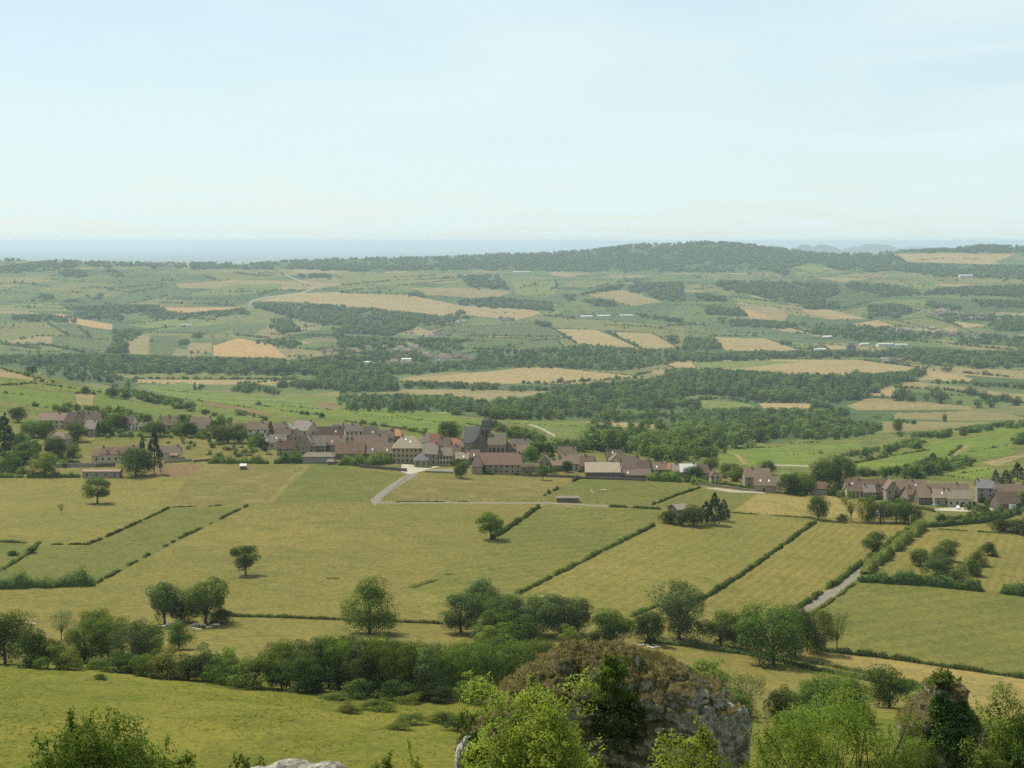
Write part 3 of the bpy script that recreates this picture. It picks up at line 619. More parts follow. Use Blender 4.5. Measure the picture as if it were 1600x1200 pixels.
TS = 150.0
def build_ground():
    pts = []; edges = []
    # free points
    us = np.concatenate([np.linspace(-2500, -180, 14), np.arange(-120, 1721, 14), np.linspace(1780, 4100, 14)])
    ts = np.concatenate([np.linspace(math.log(2.2), math.log(140), 60, endpoint=False), np.arange(math.log(140), math.log(16000), 0.034), np.linspace(math.log(16500), math.log(100000), 40)])
    rr = np.random.default_rng(3)
    for j, t in enumerate(ts):
        for i, u in enumerate(us):
            edge = i in (0, len(us) - 1) or j in (0, len(ts) - 1)
            off = 0 if edge else ((j % 2) * 0.5 * 7)
            pts.append((u + off + (0 if edge else rr.uniform(-2, 2)), t * TS + (0 if edge else rr.uniform(-.8, .8))))
    for m, poly, o in FIELDS:
        n = len(poly); first = len(pts); seq = []
        for k in range(n):
            a, b = poly[k], poly[(k + 1) % n]
            s = max(1, int(np.hypot(*(b - a)) / 9))
            for q in range(s):
                p = a + (b - a) * q / s
                d = depth_at(p[0], p[1]); pts.append((p[0], math.log(d) * TS))
        cnt = len(pts) - first
        edges += [(first + k, first + (k + 1) % cnt) for k in range(cnt)]
    r = delaunay_2d_cdt([Vector(p) for p in pts], edges, [], 0, 1e-4)
    V = np.array([tuple(v) for v in r[0]]); Fc = np.array([tuple(f) for f in r[2] if len(f) == 3], int)
    d = np.exp(V[:, 1] / TS); x = (V[:, 0] - CX) / FPX * d
    z = height(x, d)
    W = np.stack([x, d, z], 1)
    # orientation upwards
    a, b, c = W[Fc[:, 0]], W[Fc[:, 1]], W[Fc[:, 2]]
    nz = np.cross(b - a, c - a)[:, 2]
    Fc[nz < 0] = Fc[nz < 0][:, ::-1]
    cen = (V[Fc[:, 0]] + V[Fc[:, 1]] + V[Fc[:, 2]]) / 3
    cd = np.exp(cen[:, 1] / TS); cx = (cen[:, 0] - CX) / FPX * cd
    cv = HY - FPX * (height(cx, cd) - ZC) / cd
    who = np.full(len(Fc), -1)
    for k, (m, poly, o) in enumerate(FIELDS):
        lim = (cd > 100)
        who[in_poly(cen[:, 0], cv, poly) & lim] = k
    base = np.where(cd > 11500, 'plain', np.where(cd > 1750, 'farmland', np.where(cd > 980, 'scrub', np.where(cd > 330, 'dry', 'meadow'))))
    objs = {}
    for fi in range(len(Fc)):
        k = who[fi]
        m = base[fi] if k < 0 else FIELDS[k][0]
        key = ('ground' if k < 0 or FIELDS[k][2] is None else k)
        objs.setdefault(key, []).append((fi, m))
    # smooth normals from the whole sheet, so that pieces meet without a seam
    N = np.zeros_like(W); fn = np.cross(W[Fc[:, 1]] - W[Fc[:, 0]], W[Fc[:, 2]] - W[Fc[:, 0]])
    for q in range(3): np.add.at(N, Fc[:, q], fn)
    N /= np.linalg.norm(N, axis=1, keepdims=True) + 1e-12
    for key, lst in objs.items():
        idx = np.array([q[0] for q in lst]); ms = [q[1] for q in lst]
        names = sorted(set(ms)); f = Fc[idx]
        used, inv = np.unique(f, return_inverse=True)
        if key == 'ground': nm, lab = 'ground', 'rolling open countryside from the hillside to the far plain'
        else: nm, lab = FIELDS[key][2]
        me = np_mesh(nm, W[used], inv.reshape(-1, 3), [MAT[q] for q in names], True, N[used])
        me.polygons.foreach_set('material_index', np.array([names.index(q) for q in ms], np.int32))
        tag(link(nm, me), lab, 'lane' if nm in ('road', 'path', 'pavement') else 'field' if nm == 'field' else 'ground', kind='structure')
build_ground()
# ------------------------------------------------------------------ vegetation: tree crowns of leaf clumps, trunks with limbs
MAT['bark'] = m_plain('bark', (0.085, 0.07, 0.055), 0.95, 0.35, 3.0)
LF = {
    'mid': m_foliage('leaf_green', (0.050, 0.094, 0.018), (0.112, 0.168, 0.034)),
    'dark': m_foliage('leaf_dark', (0.038, 0.070, 0.018), (0.082, 0.122, 0.032)),
    'light': m_foliage('leaf_light', (0.085, 0.138, 0.022), (0.160, 0.220, 0.040)),
    'grey': m_foliage('leaf_grey_green', (0.060, 0.098, 0.036), (0.125, 0.172, 0.062)),
    'olive': m_foliage('leaf_olive', (0.070, 0.095, 0.020), (0.135, 0.162, 0.038)),
    'conifer': m_foliage('needle_dark', (0.020, 0.042, 0.018), (0.045, 0.075, 0.030), trans=0.1, hue=0.015),
    'wood': m_foliage('wood_leaf', (0.056, 0.108, 0.032), (0.138, 0.205, 0.056), hue=0.035, vary=0.48),
    'hedge': m_foliage('hedge_leaf', (0.040, 0.064, 0.016), (0.090, 0.118, 0.030), hue=0.02),
    'bright': m_foliage('young_leaf', (0.16, 0.225, 0.034), (0.30, 0.37, 0.068), trans=0.45, hue=0.012),
    'locust': m_foliage('locust_leaf', (0.062, 0.104, 0.017), (0.130, 0.185, 0.033), trans=0.4, hue=0.012),
}

def unit(a): return a / (np.linalg.norm(a, axis=1, keepdims=True) + 1e-9)

def leaves(rng, pos, out, size, flat=0.45, aspect=0.6, jit=0.9, sizevar=0.35):
    """quads at pos facing roughly out; returns verts, faces, normals"""
    n = len(pos)
    nr = unit(out + rng.normal(0, jit, (n, 3)))
    t = unit(np.cross(nr, rng.normal(0, 1, (n, 3)))); b = np.cross(nr, t)
    s = size * (1 + rng.uniform(-sizevar, sizevar, (n, 1)))
    bend = nr * s * 0.25
    v = np.stack([pos - t * s - bend, pos - b * s * aspect, pos + t * s - bend, pos + b * s * aspect], 1).reshape(-1, 3)
    f = np.arange(4 * n).reshape(-1, 4)
    sn = unit(out * 1.0 + nr * flat)
    return v, f, np.repeat(sn, 4, 0)

def crown_pts(rng, shape, nclump, nleaf, lob=0.22, low=0.2, rc=(0.13, 0.22)):
    """clump centres on an uneven crown and leaves round them; unit box: width 1, height 1"""
    dirs = unit(rng.normal(0, 1, (nclump, 3)))
    ph = rng.uniform(0, 6.28, 6)
    az = np.arctan2(dirs[:, 1], dirs[:, 0])
    lobes = 1 + lob * np.sin(2 * az + ph[0] + 2 * dirs[:, 2]) * 0.6 + lob * np.sin(3 * az + ph[1]) * 0.5 * (1 - dirs[:, 2] ** 2) + lob * np.sin(5 * dirs[:, 2] + ph[2]) * 0.5
    r = rng.uniform(0.35, 1.0, nclump) ** 0.45 * 0.80
    c = dirs * (r * lobes)[:, None]
    z = c[:, 2]
    if shape == 'round': hw = 0.5 * np.ones(nclump); zz = low + (1 - low) * (0.5 + 0.5 * z)
    elif shape == 'tall': zz = low + (1 - low) * (0.5 + 0.5 * z); hw = 0.5 * np.clip(1.15 - 0.55 * np.abs(zz - 0.45), 0.3, 1)
    elif shape == 'tier': zz = low + (1 - low) * (0.5 + 0.5 * z); hw = np.where(zz < 0.6, 0.5, 0.27)
    elif shape == 'dome': zz = low + (1 - low) * np.abs(z) ** 0.85; hw = 0.5 * np.ones(nclump)
    elif shape == 'cone':
        zz = low + (1 - low) * rng.uniform(0, 1, nclump) ** 1.3 * 0.97
        hw = 0.5 * np.clip((1.03 - zz) / (1 - low), 0.02, 1) ** 0.85
        a = rng.uniform(0, 6.28, nclump); rad = rng.uniform(0.5, 1, nclump)
        c = np.stack([np.cos(a) * rad, np.sin(a) * rad, c[:, 2]], 1)
    ctr = np.stack([c[:, 0] * hw * 0.98, c[:, 1] * hw * 0.98, zz], 1)
    rad = rng.uniform(*rc, nclump) * (1 if shape != 'cone' else 0.55)
    if shape == 'cone': rad = rad * np.clip(1.25 - zz, 0.25, 1)
    k = rng.integers(0, nclump, nleaf)
    d = unit(rng.normal(0, 1, (nleaf, 3)) + np.array([0, 0, 0.25]))
    p = ctr[k] + d * (rad[k] * rng.uniform(0.66, 1.06, nleaf))[:, None] * np.array([1, 1, 0.8])
    p[:, 2] = np.clip(p[:, 2], 0.01, 1.04)
    # fill the unit box
    q = np.quantile(np.abs(p[:, :2]), 0.985); p[:, :2] *= 0.5 / q; ctr[:, :2] *= 0.5 / q
    z0, z1 = np.quantile(p[:, 2], 0.008), np.quantile(p[:, 2], 0.995)
    f = lambda a: low + (a - z0) * (1 - low) / (z1 - z0)
    p[:, 2] = f(p[:, 2]); ctr[:, 2] = f(ctr[:, 2])
    cen = np.array([0, 0, 0.5 * (low + 1) - 0.12])
    out = unit(d * 1.0 + unit(p - cen) * 0.45 + np.array([0, 0, 0.18]))
    return p, out, ctr

def crown_mesh(name, seed, shape, nclump, nleaf, size, mat, low=0.2, lob=0.22, rc=(0.13, 0.22), jit=0.6, flat=0.45):
    rng = np.random.default_rng(seed)
    p, out, ctr = crown_pts(rng, shape, nclump, nleaf, lob, low, rc)
    v, f, n = leaves(rng, p, out, size, flat=flat, jit=jit)
    return np_mesh(name, v, f, mat, True, n), ctr

def trunk_mesh(name, ctr, low, r=0.028, limbs=6, seed=0, top=0.8):
    rng = random.Random(seed); mb = MB()
    j = lambda a: rng.uniform(-a, a)
    p = [(0, 0, -0.03), (j(.01), j(.01), low * 0.6), (j(.03), j(.03), (low + top) / 2), (j(.05), j(.05), top)]
    mb.tube(p, [r * 1.3, r, r * 0.6, r * 0.15], 7)
    idx = list(range(len(ctr))); rng.shuffle(idx)
    for k in idx[:limbs]:
        c = ctr[k]; z0 = low * 0.8 + rng.uniform(0, 0.25) * (top - low)
        mb.tube([(0, 0, z0), (c[0] * 0.5, c[1] * 0.5, z0 + (c[2] - z0) * 0.6), tuple(c)], [r * 0.5, r * 0.3, r * 0.08], 5)
    return mb.mesh(name, MAT['bark'], True)

PROTO = {}      # kind -> (crown mesh, trunk mesh or None)
def proto(kind, seed, shape, nclump, nleaf, size, mat, low=0.2, lob=0.22, rc=(0.13, 0.22), r=0.028, limbs=6, jit=0.6, trunk=True, top=0.8, flat=0.45):
    cm, ctr = crown_mesh('crown', seed, shape, nclump, nleaf, size, mat, low, lob, rc, jit, flat)
    PROTO[kind] = (cm, trunk_mesh('trunk', ctr, low, r, limbs, seed, top) if trunk else None)
proto('oak0', 11, 'round', 44, 12160, 0.0152, LF['mid'], 0.1)
proto('oak1', 12, 'round', 36, 11400, 0.0155, LF['mid'], 0.07, 0.3)
proto('oak2', 13, 'round', 48, 12540, 0.0148, LF['dark'], 0.08, 0.26)
proto('oak3', 14, 'round', 38, 11020, 0.0155, LF['grey'], 0.09, 0.3)
proto('tall0', 15, 'tall', 44, 11400, 0.0152, LF['mid'], 0.03, 0.28, r=0.022)
proto('tall1', 16, 'tall', 40, 11020, 0.0152, LF['olive'], 0.03, 0.3, r=0.022)
proto('tall2', 17, 'tall', 46, 11400, 0.0148, LF['grey'], 0.02, 0.3, r=0.022)
proto('twin', 18, 'tall', 32, 10640, 0.0159, LF['dark'], 0.14, 0.42, r=0.032)
proto('tier', 29, 'tier', 46, 11000, 0.0150, LF['mid'], 0.05, 0.25, r=0.03)
proto('umbrella', 19, 'round', 30, 8740, 0.0163, LF['mid'], 0.24, 0.25, r=0.03)
proto('sparse', 20, 'tall', 50, 2850, 0.0141, LF['olive'], 0.2, 0.35, rc=(0.1, 0.2), r=0.018, limbs=14)
proto('spruce', 21, 'cone', 150, 5000, 0.020, LF['conifer'], 0.08, r=0.024, limbs=0)
proto('cedar', 22, 'cone', 60, 4200, 0.022, LF['conifer'], 0.1, rc=(0.16, 0.26), r=0.03, limbs=8)
proto('poplar', 23, 'tall', 70, 7980, 0.0163, LF['mid'], 0.06, 0.12, r=0.02)
proto('bush0', 24, 'dome', 38, 9500, 0.0170, LF['mid'], 0.02, 0.25, r=0.02)
proto('bush1', 25, 'dome', 32, 8740, 0.0170, LF['olive'], 0.02, 0.32, r=0.02)
proto('bush2', 26, 'dome', 36, 9120, 0.0170, LF['dark'], 0.02, 0.3, r=0.02)
proto('bush3', 27, 'dome', 36, 9120, 0.0170, LF['light'], 0.02, 0.3, r=0.02)
proto('far0', 31, 'round', 30, 620, 0.058, LF['wood'], 0.02, 0.25, rc=(0.16, 0.26), jit=0.6)
proto('far1', 32, 'round', 26, 560, 0.060, LF['wood'], 0.02, 0.32, rc=(0.16, 0.26), jit=0.6)
proto('far2', 33, 'tall', 28, 560, 0.058, LF['wood'], 0.02, 0.25, rc=(0.15, 0.24), jit=0.6)
proto('far3', 34, 'dome', 26, 520, 0.064, LF['wood'], 0.0, 0.3, rc=(0.16, 0.28), jit=0.6)

TREES = []
def put_tree(name, kind, x, y, w, h, label, cat='tree', group=None, mat=None, rz=None, sink=0.0):
    z = float(height(x, y)) - sink
    rz = random.uniform(0, 6.28) if rz is None else rz
    e = empty(name, (x, y, z), rz, (w, w * random.uniform(0.9, 1.1), h))
    cm, tm = PROTO[kind]
    c = link('crown', cm, e)
    if tm: link('trunk', tm, e)
    if mat:
        c.material_slots[0].link = 'OBJECT'; c.material_slots[0].material = LF[mat]
    tag(e, label, cat, group); TREES.append(e)
    return e
def tree(u, v, h, w, kind, label, name='tree', **k):
    """u, v: foot of the tree in the picture; h, w: its size in pixels"""
    x, y, z = G(u, v); s = y / FPX
    w *= 1.22 if kind.startswith('tall') else 1.12
    return put_tree(name, kind, x, y, w * s, h * s, label, **k)

# ---- woods: outlines of what is seen of each wood; one mass each
FAR_SINGLE = []   # filled below: real far trees whose crowns are also the crowns of the woods
ORD = ['first', 'second', 'third', 'fourth', 'fifth', 'sixth', 'seventh', 'eighth', 'ninth', 'tenth', 'eleventh', 'twelfth', 'thirteenth', 'fourteenth', 'fifteenth', 'sixteenth', 'seventeenth', 'eighteenth', 'nineteenth', 'twentieth',
       'twenty-first', 'twenty-second', 'twenty-third', 'twenty-fourth', 'twenty-fifth', 'twenty-sixth', 'twenty-seventh', 'twenty-eighth', 'twenty-ninth', 'thirtieth']
sing = Z3((1010, 790), (1040, 786), (1080, 794), (1145, 788), (1190, 776), (1225, 778), (1212, 802), (1300, 806), (1350, 762), (1385, 822), (1420, 790), (1450, 822), (1495, 792), (1530, 796), (1560, 812), (1245, 655), (1380, 640))
sing = sorted(sing)
for i, (u, v) in enumerate(sing):
    FAR_SINGLE.append(tree(u, v, [16, 22, 14, 13, 20, 22, 12, 13, 9, 14, 18, 15, 17, 17, 14, 10, 13][i], [18, 20, 15, 11, 18, 20, 16, 16, 10, 16, 19, 18, 19, 18, 18, 11, 18][i], ['far0', 'far1', 'far3', 'far2'][i % 4],
                           f'{ORD[i]} from the left of the far round trees dotting the right-hand tan fields', group='far field trees'))

def wood_group():
    ng = bpy.data.node_groups.new('scatter_crowns', 'GeometryNodeTree')
    ng.interface.new_socket('Geometry', in_out='INPUT', socket_type='NodeSocketGeometry')
    ng.interface.new_socket('Geometry', in_out='OUTPUT', socket_type='NodeSocketGeometry')
    gi = ng.nodes.new('NodeGroupInput'); go = ng.nodes.new('NodeGroupOutput'); jn = ng.nodes.new('GeometryNodeJoinGeometry')
    def attr(nm, ty):
        a = ng.nodes.new('GeometryNodeInputNamedAttribute'); a.data_type = ty; a.inputs['Name'].default_value = nm; return a
    kd, sc, rt = attr('crown_kind', 'INT'), attr('crown_size', 'FLOAT_VECTOR'), attr('crown_turn', 'FLOAT_VECTOR')
    for i in range(4):
        crown = [c for c in FAR_SINGLE[i].children if c.name.startswith('crown')][0]
        oi = ng.nodes.new('GeometryNodeObjectInfo'); oi.transform_space = 'ORIGINAL'; oi.inputs['Object'].default_value = crown; oi.inputs['As Instance'].default_value = False
        cmpn = ng.nodes.new('FunctionNodeCompare'); cmpn.data_type = 'INT'; cmpn.operation = 'EQUAL'
        bi = [s for s in cmpn.inputs if s.type == 'INT'][1]; ai = [s for s in cmpn.inputs if s.type == 'INT'][0]
        bi.default_value = i; ng.links.new(kd.outputs['Attribute'], ai)
        ip = ng.nodes.new('GeometryNodeInstanceOnPoints')
        ng.links.new(gi.outputs[0], ip.inputs['Points']); ng.links.new(cmpn.outputs[0], ip.inputs['Selection'])
        ng.links.new(oi.outputs['Geometry'], ip.inputs['Instance']); ng.links.new(sc.outputs['Attribute'], ip.inputs['Scale'])
        e2r = ng.nodes.new('FunctionNodeEulerToRotation'); ng.links.new(rt.outputs['Attribute'], e2r.inputs[0]); ng.links.new(e2r.outputs[0], ip.inputs['Rotation'])
        ng.links.new(ip.outputs[0], jn.inputs[0])
    ng.links.new(jn.outputs[0], go.inputs[0])
    return ng
NG = wood_group()

def scatter(name, pts, sizes, label, kinds=None, cat='wood', kind='stuff'):
    """pts (n,3), sizes (n,2) width and height"""
    n = len(pts)
    me = bpy.data.meshes.new(name); me.vertices.add(n); me.vertices.foreach_set('co', np.asarray(pts, np.float32).ravel())
    a = me.attributes.new('crown_kind', 'INT', 'POINT'); a.data.foreach_set('value', (RS.integers(0, 4, n) if kinds is None else np.asarray(kinds)).astype(np.int32))
    s = np.stack([sizes[:, 0], sizes[:, 0], sizes[:, 1]], 1).astype(np.float32)
    a = me.attributes.new('crown_size', 'FLOAT_VECTOR', 'POINT'); a.data.foreach_set('vector', s.ravel())
    r = np.zeros((n, 3), np.float32); r[:, 2] = RS.uniform(0, 6.28, n)
    a = me.attributes.new('crown_turn', 'FLOAT_VECTOR', 'POINT'); a.data.foreach_set('vector', r.ravel())
    me.materials.append(LF['wood'])
    o = link(name, me); md = o.modifiers.new('scatter', 'NODES'); md.node_group = NG
    return tag(o, label, cat, kind=kind)

def wood_points(poly, H=11.0, W=9.0, dens=1.6, holes=(), nmax=9000):
    poly = np.array(poly, float)
    lo, hi = poly.min(0), poly.max(0)
    us = np.linspace(lo[0], hi[0], 120); vs = np.linspace(lo[1], hi[1], 120)
    UU, VV = np.meshgrid(us, vs, indexing='ij'); ins = in_poly(UU, VV, poly)
    area = ins.mean() * (hi[0] - lo[0]) * (hi[1] - lo[1])
    ctop = np.where(ins.any(1), vs[np.argmax(ins, 1)], 1e9)
    d0 = depth_at((lo[0] + hi[0]) / 2, hi[1]); s = d0 / FPX
    n = int(min(nmax, dens * 3.0 * area / max((W / s) * (H / s) * 0.5, 0.8)) + 6)
    m = n * 5
    u = RS.uniform(lo[0], hi[0], m); v = RS.uniform(lo[1] - 2, hi[1] + 2, m)
    k = in_poly(u + 8 * vnoise(u / 14, v / 7, 41) + 5 * vnoise(u / 5, v / 3, 42), v + 2.6 * vnoise(u / 11, v / 5, 43) + 1.2 * vnoise(u / 3, v / 2, 46), poly)
    k &= vnoise(u / 16, v / 5, 44) + 0.7 * vnoise(u / 5, v / 2.5, 45) > -0.55
    u, v = u[k], v[k]
    for q in holes:
        k = ~in_poly(u, v, np.array(q, float)); u, v = u[k], v[k]
    u, v = u[:n], v[:n]; m = len(u)
    top = ctop[np.clip((u - lo[0]) / max(hi[0] - lo[0], 1e-6) * 119, 0, 119).astype(int)]; top = np.where(top > 1e8, v - 6, top)
    d = depths(u, v); s = d / FPX
    h = H * RS.uniform(0.55, 1.45, m); w = W * RS.uniform(0.6, 1.45, m)
    h2 = (v - top + 1.5) * s / 0.8
    k = np.clip(h2 / h, 0, 1); ok = k > 0.35
    w = w * np.maximum(k, 0.5); h = h * k
    x = (u - CX) / FPX * d
    P = np.stack([x, d, height(x, d) - 0.3], 1)[ok]; S = np.stack([w, h], 1)[ok]
    return P, S

for lab, polys, H, W, dn in WOODS:
    PS = [wood_points(p, H, W, dn) for p in polys]
    scatter('wood', np.concatenate([a for a, b in PS if len(a)]), np.concatenate([b for a, b in PS if len(a)]), lab)

# ---- far hedgerows: rows of bushes along image polylines; a few far single trees
def row_points(lines, H, W, gap=0.75, jitter=0.4):
    P, S = [], []
    for ln in lines:
        g = [G(u, v)[:2] for (a, b) in zip(ln[:-1], ln[1:]) for k in range(8) for u, v in [(a[0] + (b[0] - a[0]) * k / 8, a[1] + (b[1] - a[1]) * k / 8)]] + [G(*ln[-1])[:2]]
        for (x0, y0), (x1, y1) in zip(g[:-1], g[1:]):
            L_ = math.hypot(x1 - x0, y1 - y0)
            for k in range(max(1, int(L_ / (W * gap)))):
                if RS.uniform() < 0.12: continue
                f = RS.uniform(); x = x0 + (x1 - x0) * f + RS.normal(0, jitter * W * 0.5); y = y0 + (y1 - y0) * f + RS.normal(0, jitter * W)
                sc = RS.uniform(0.6, 1.4) * (2.0 if RS.uniform() < 0.06 else 1)
                P.append((x, y, float(height(x, y)) - 0.2)); S.append((W * sc, H * sc))
    return np.array(P), np.array(S)
FAR_ROWS = [Z1((0, 200), (180, 190), (280, 180)), Z1((0, 245), (80, 245), (170, 250)), Z1((100, 245), (230, 260)), Z1((0, 290), (180, 300)), Z1((490, 272), (640, 258), (780, 248)), Z1((490, 275), (600, 288), (740, 265), (810, 255)), Z1((740, 318), (1060, 320)), Z1((740, 336), (1080, 345)),
            Z1((0, 330), (180, 330), (380, 330)), Z1((380, 300), (440, 320)), Z1((280, 330), (400, 335)), Z1((860, 405), (1000, 415)), Z1((160, 490), (310, 490), (420, 496)), Z1((220, 430), (320, 488)), Z1((360, 445), (420, 496)), Z1((0, 528), (200, 550)), Z1((1080, 485), (1250, 500)), Z1((1060, 285), (1180, 285), (1260, 285), (1400, 280)), Z1((1200, 300), (1280, 275)), Z1((1440, 275), (1600, 270)),
            Z1((620, 688), (1000, 690), (1380, 690)), Z1((1100, 712), (1380, 690)), Z1((280, 290), (370, 290)), Z1((700, 240), (820, 232)), Z1((920, 210), (1000, 225)), Z1((1080, 195), (1200, 212), (1280, 212)), Z1((180, 525), (380, 565), (570, 570)), Z1((240, 590), (560, 590)),
            Z2((0, 255), (230, 235), (550, 220)), Z2((250, 218), (450, 208)), Z2((60, 275), (220, 270)), Z2((0, 287), (330, 293)), Z2((710, 382), (810, 384)), Z2((590, 488), (1040, 494)), Z2((990, 455), (1100, 525)), Z2((1240, 472), (1400, 550)), Z2((1230, 440), (1460, 447)), Z2((1010, 270), (1130, 270)), Z2((1000, 230), (1010, 270)), Z2((940, 395), (1100, 410)), Z2((1110, 390), (1360, 395)), Z2((330, 703), (620, 712)), Z2((840, 708), (1060, 705), (1400, 683)), Z2((480, 772), (700, 800)), Z2((1330, 232), (1400, 245)),
            Z3((0, 440), (150, 440)), Z3((140, 490), (390, 490)), Z3((80, 345), (130, 350)), Z3((600, 365), (760, 362), (900, 330)), Z3((1150, 400), (1290, 440)), Z3((0, 645), (470, 668), (900, 668)), Z3((800, 660), (900, 675)), Z3((470, 440), (600, 470)), Z3((0, 220), (130, 220)), Z3((1320, 130), (1390, 135)), Z3((1010, 728), (1250, 740), (1600, 800)), Z3((1320, 660), (1530, 680)), Z3((100, 786), (240, 780), (300, 795)), Z3((300, 798), (620, 800)), Z3((840, 600), (1090, 632)), Z3((60, 275), (160, 265)), Z3((220, 430), (480, 455)), Z3((920, 500), (1200, 520), (1600, 560)), Z3((1000, 150), (1230, 130))]
a, b = row_points(FAR_ROWS, 4.5, 5.0)
# hedges along the edges of the far crop fields and along the lie of the parcels
ga, gb = [a], [b]
EDGE = []
for m_, q_, o_ in FIELDS:
    if o_ is None and m_ in ('tan', 'tan2', 'orange', 'vinefar', 'gfar', 'gbright') and q_[:, 1].max() < 640:
        EDGE += [[tuple(q_[k]), tuple(q_[(k + 1) % len(q_)])] for k in range(len(q_)) if RS.uniform() < 0.38 and abs(q_[k][0] - q_[(k + 1) % len(q_)][0]) > 8]
a1, b1 = row_points(EDGE, 2.4, 3.4, 1.2); ga.append(a1); gb.append(b1)
for k in range(170):
    d0 = math.exp(RS.uniform(math.log(2700), math.log(7600))); x0 = (RS.uniform(-20, 1620) - CX) / FPX * d0
    an = -0.45 + (0 if RS.uniform() < 0.6 else math.pi / 2) + RS.normal(0, 0.12); L_ = RS.uniform(90, 420); n_ = int(L_ / 5.0)
    t_ = np.linspace(-L_ / 2, L_ / 2, n_) + RS.normal(0, 1.5, n_); xs = x0 + t_ * math.cos(an) + RS.normal(0, 1.2, n_); ys = d0 + t_ * math.sin(an) + RS.normal(0, 1.2, n_)
    s1 = RS.uniform(0.5, 1.25, n_) * (1 + 1.2 * (RS.uniform(0, 1, n_) < 0.07))
    uu = CX + FPX * xs / ys; vv = HY - FPX * (height(xs, ys) - ZC) / ys; ok = RS.uniform(0, 1, n_) < 0.85
    for m_, q_, o_ in FIELDS:
        if m_ in ('tan', 'tan2', 'orange'): ok &= ~in_poly(uu, vv, q_)
    ga.append(np.stack([xs, ys, height(xs, ys) - 0.2], 1)[ok]); gb.append(np.stack([4.6 * s1, 4.2 * s1], 1)[ok])
a, b = np.concatenate(ga), np.concatenate(gb)
# loose bushes and small trees strewn over the far parcels
u_, v_ = RS.uniform(-20, 1620, 420), RS.uniform(415, 575, 420)
d_ = depths(u_, v_); k_ = (d_ > 2500) & (d_ < 7600)
for m_, q_, o_ in FIELDS:
    if m_ in ('tan', 'tan2', 'orange', 'vinefar'): k_ &= ~in_poly(u_, v_, q_)
d_ = np.repeat(d_[k_], 3); u_ = np.repeat(u_[k_], 3)
x_ = (u_ - CX) / FPX * d_ + RS.normal(0, 14, len(d_)); d_ = d_ + RS.normal(0, 22, len(d_)); s_ = RS.uniform(0.4, 1.35, len(d_))
a = np.vstack([a, np.stack([x_, d_, height(x_, d_) - 0.2], 1)]); b = np.vstack([b, np.stack([6 * s_, 6.5 * s_], 1)])
scatter('hedgerows', a, b, 'far hedgerows and loose bushes lining the distant field parcels', cat='hedgerow')
# shrubs lining the vine plots behind the village
NEAR_ROWS = [Z4((0, 160), (210, 150), (640, 208)), Z4((140, 280), (290, 295)), Z5((700, 195), (1100, 245), (1330, 290)), Z5((0, 60), (110, 80)), Z5((200, 110), (560, 150)), Z6((430, 210), (560, 235)), Z7((1060, 285), (1270, 282)), Z8((480, 355), (700, 312), (960, 268)), Z8((1110, 305), (1190, 240)), Z8((1070, 435), (1250, 458)), Z8((0, 225), (260, 215)), Z8((700, 400), (860, 372))]
a, b = row_points(NEAR_ROWS, 1.6, 2.2, 0.9, 0.3)
scatter('hedgerows', a, b, 'thin shrub lines between the vine plots behind the village', cat='hedgerow')

# terrace lines inside the vine plots
a, b = row_points([Z4((0, 130), (200, 145)), Z4((220, 165), (480, 206)), Z4((0, 205), (450, 245)), Z4((900, 180), (1250, 215)), Z4((1000, 228), (1530, 300)), Z5((0, 30), (420, 60)), Z5((150, 62), (640, 110)), Z5((700, 100), (1100, 130)), Z5((760, 130), (1300, 190)), Z5((800, 60), (1000, 88)), Z5((1100, 150), (1500, 215)), Z5((240, 75), (470, 95)), Z6((620, 200), (1380, 232)), Z8((620, 330), (1000, 262)), Z8((1180, 290), (1500, 235)), Z8((0, 300), (280, 288)), Z8((1200, 420), (1390, 390)), Z7((1030, 295), (1450, 270))], 0.9, 1.3, 1.6, 0.2)
scatter('hedgerows', a, b, 'faint terrace lines of weeds inside the vine plots', cat='hedgerow')
# shrubs filling the gardens between the village houses
PS = [wood_points(p, 3.2, 3.4, dn) for p, dn in ((P_((0, 680), (60, 676), (120, 688), (130, 720), (70, 742), (0, 745)), .32), (P_((150, 668), (240, 672), (300, 676), (400, 682), (430, 700), (420, 716), (330, 712), (260, 690), (160, 684)), .22),
      (P_((640, 690), (740, 700), (860, 712), (930, 730), (900, 744), (760, 742), (700, 730)), .22), (P_((1000, 738), (1120, 738), (1170, 752), (1120, 758), (1010, 750)), .4), (P_((1230, 755), (1320, 760), (1420, 782), (1400, 792), (1300, 778), (1230, 774)), .3), (P_((1490, 775), (1600, 775), (1600, 800), (1540, 812), (1500, 800)), .2))]
scatter('shrubbery', np.concatenate([a for a, b in PS]), np.concatenate([b for a, b in PS]), 'low garden shrubs and undergrowth between the village houses', cat='shrubbery')

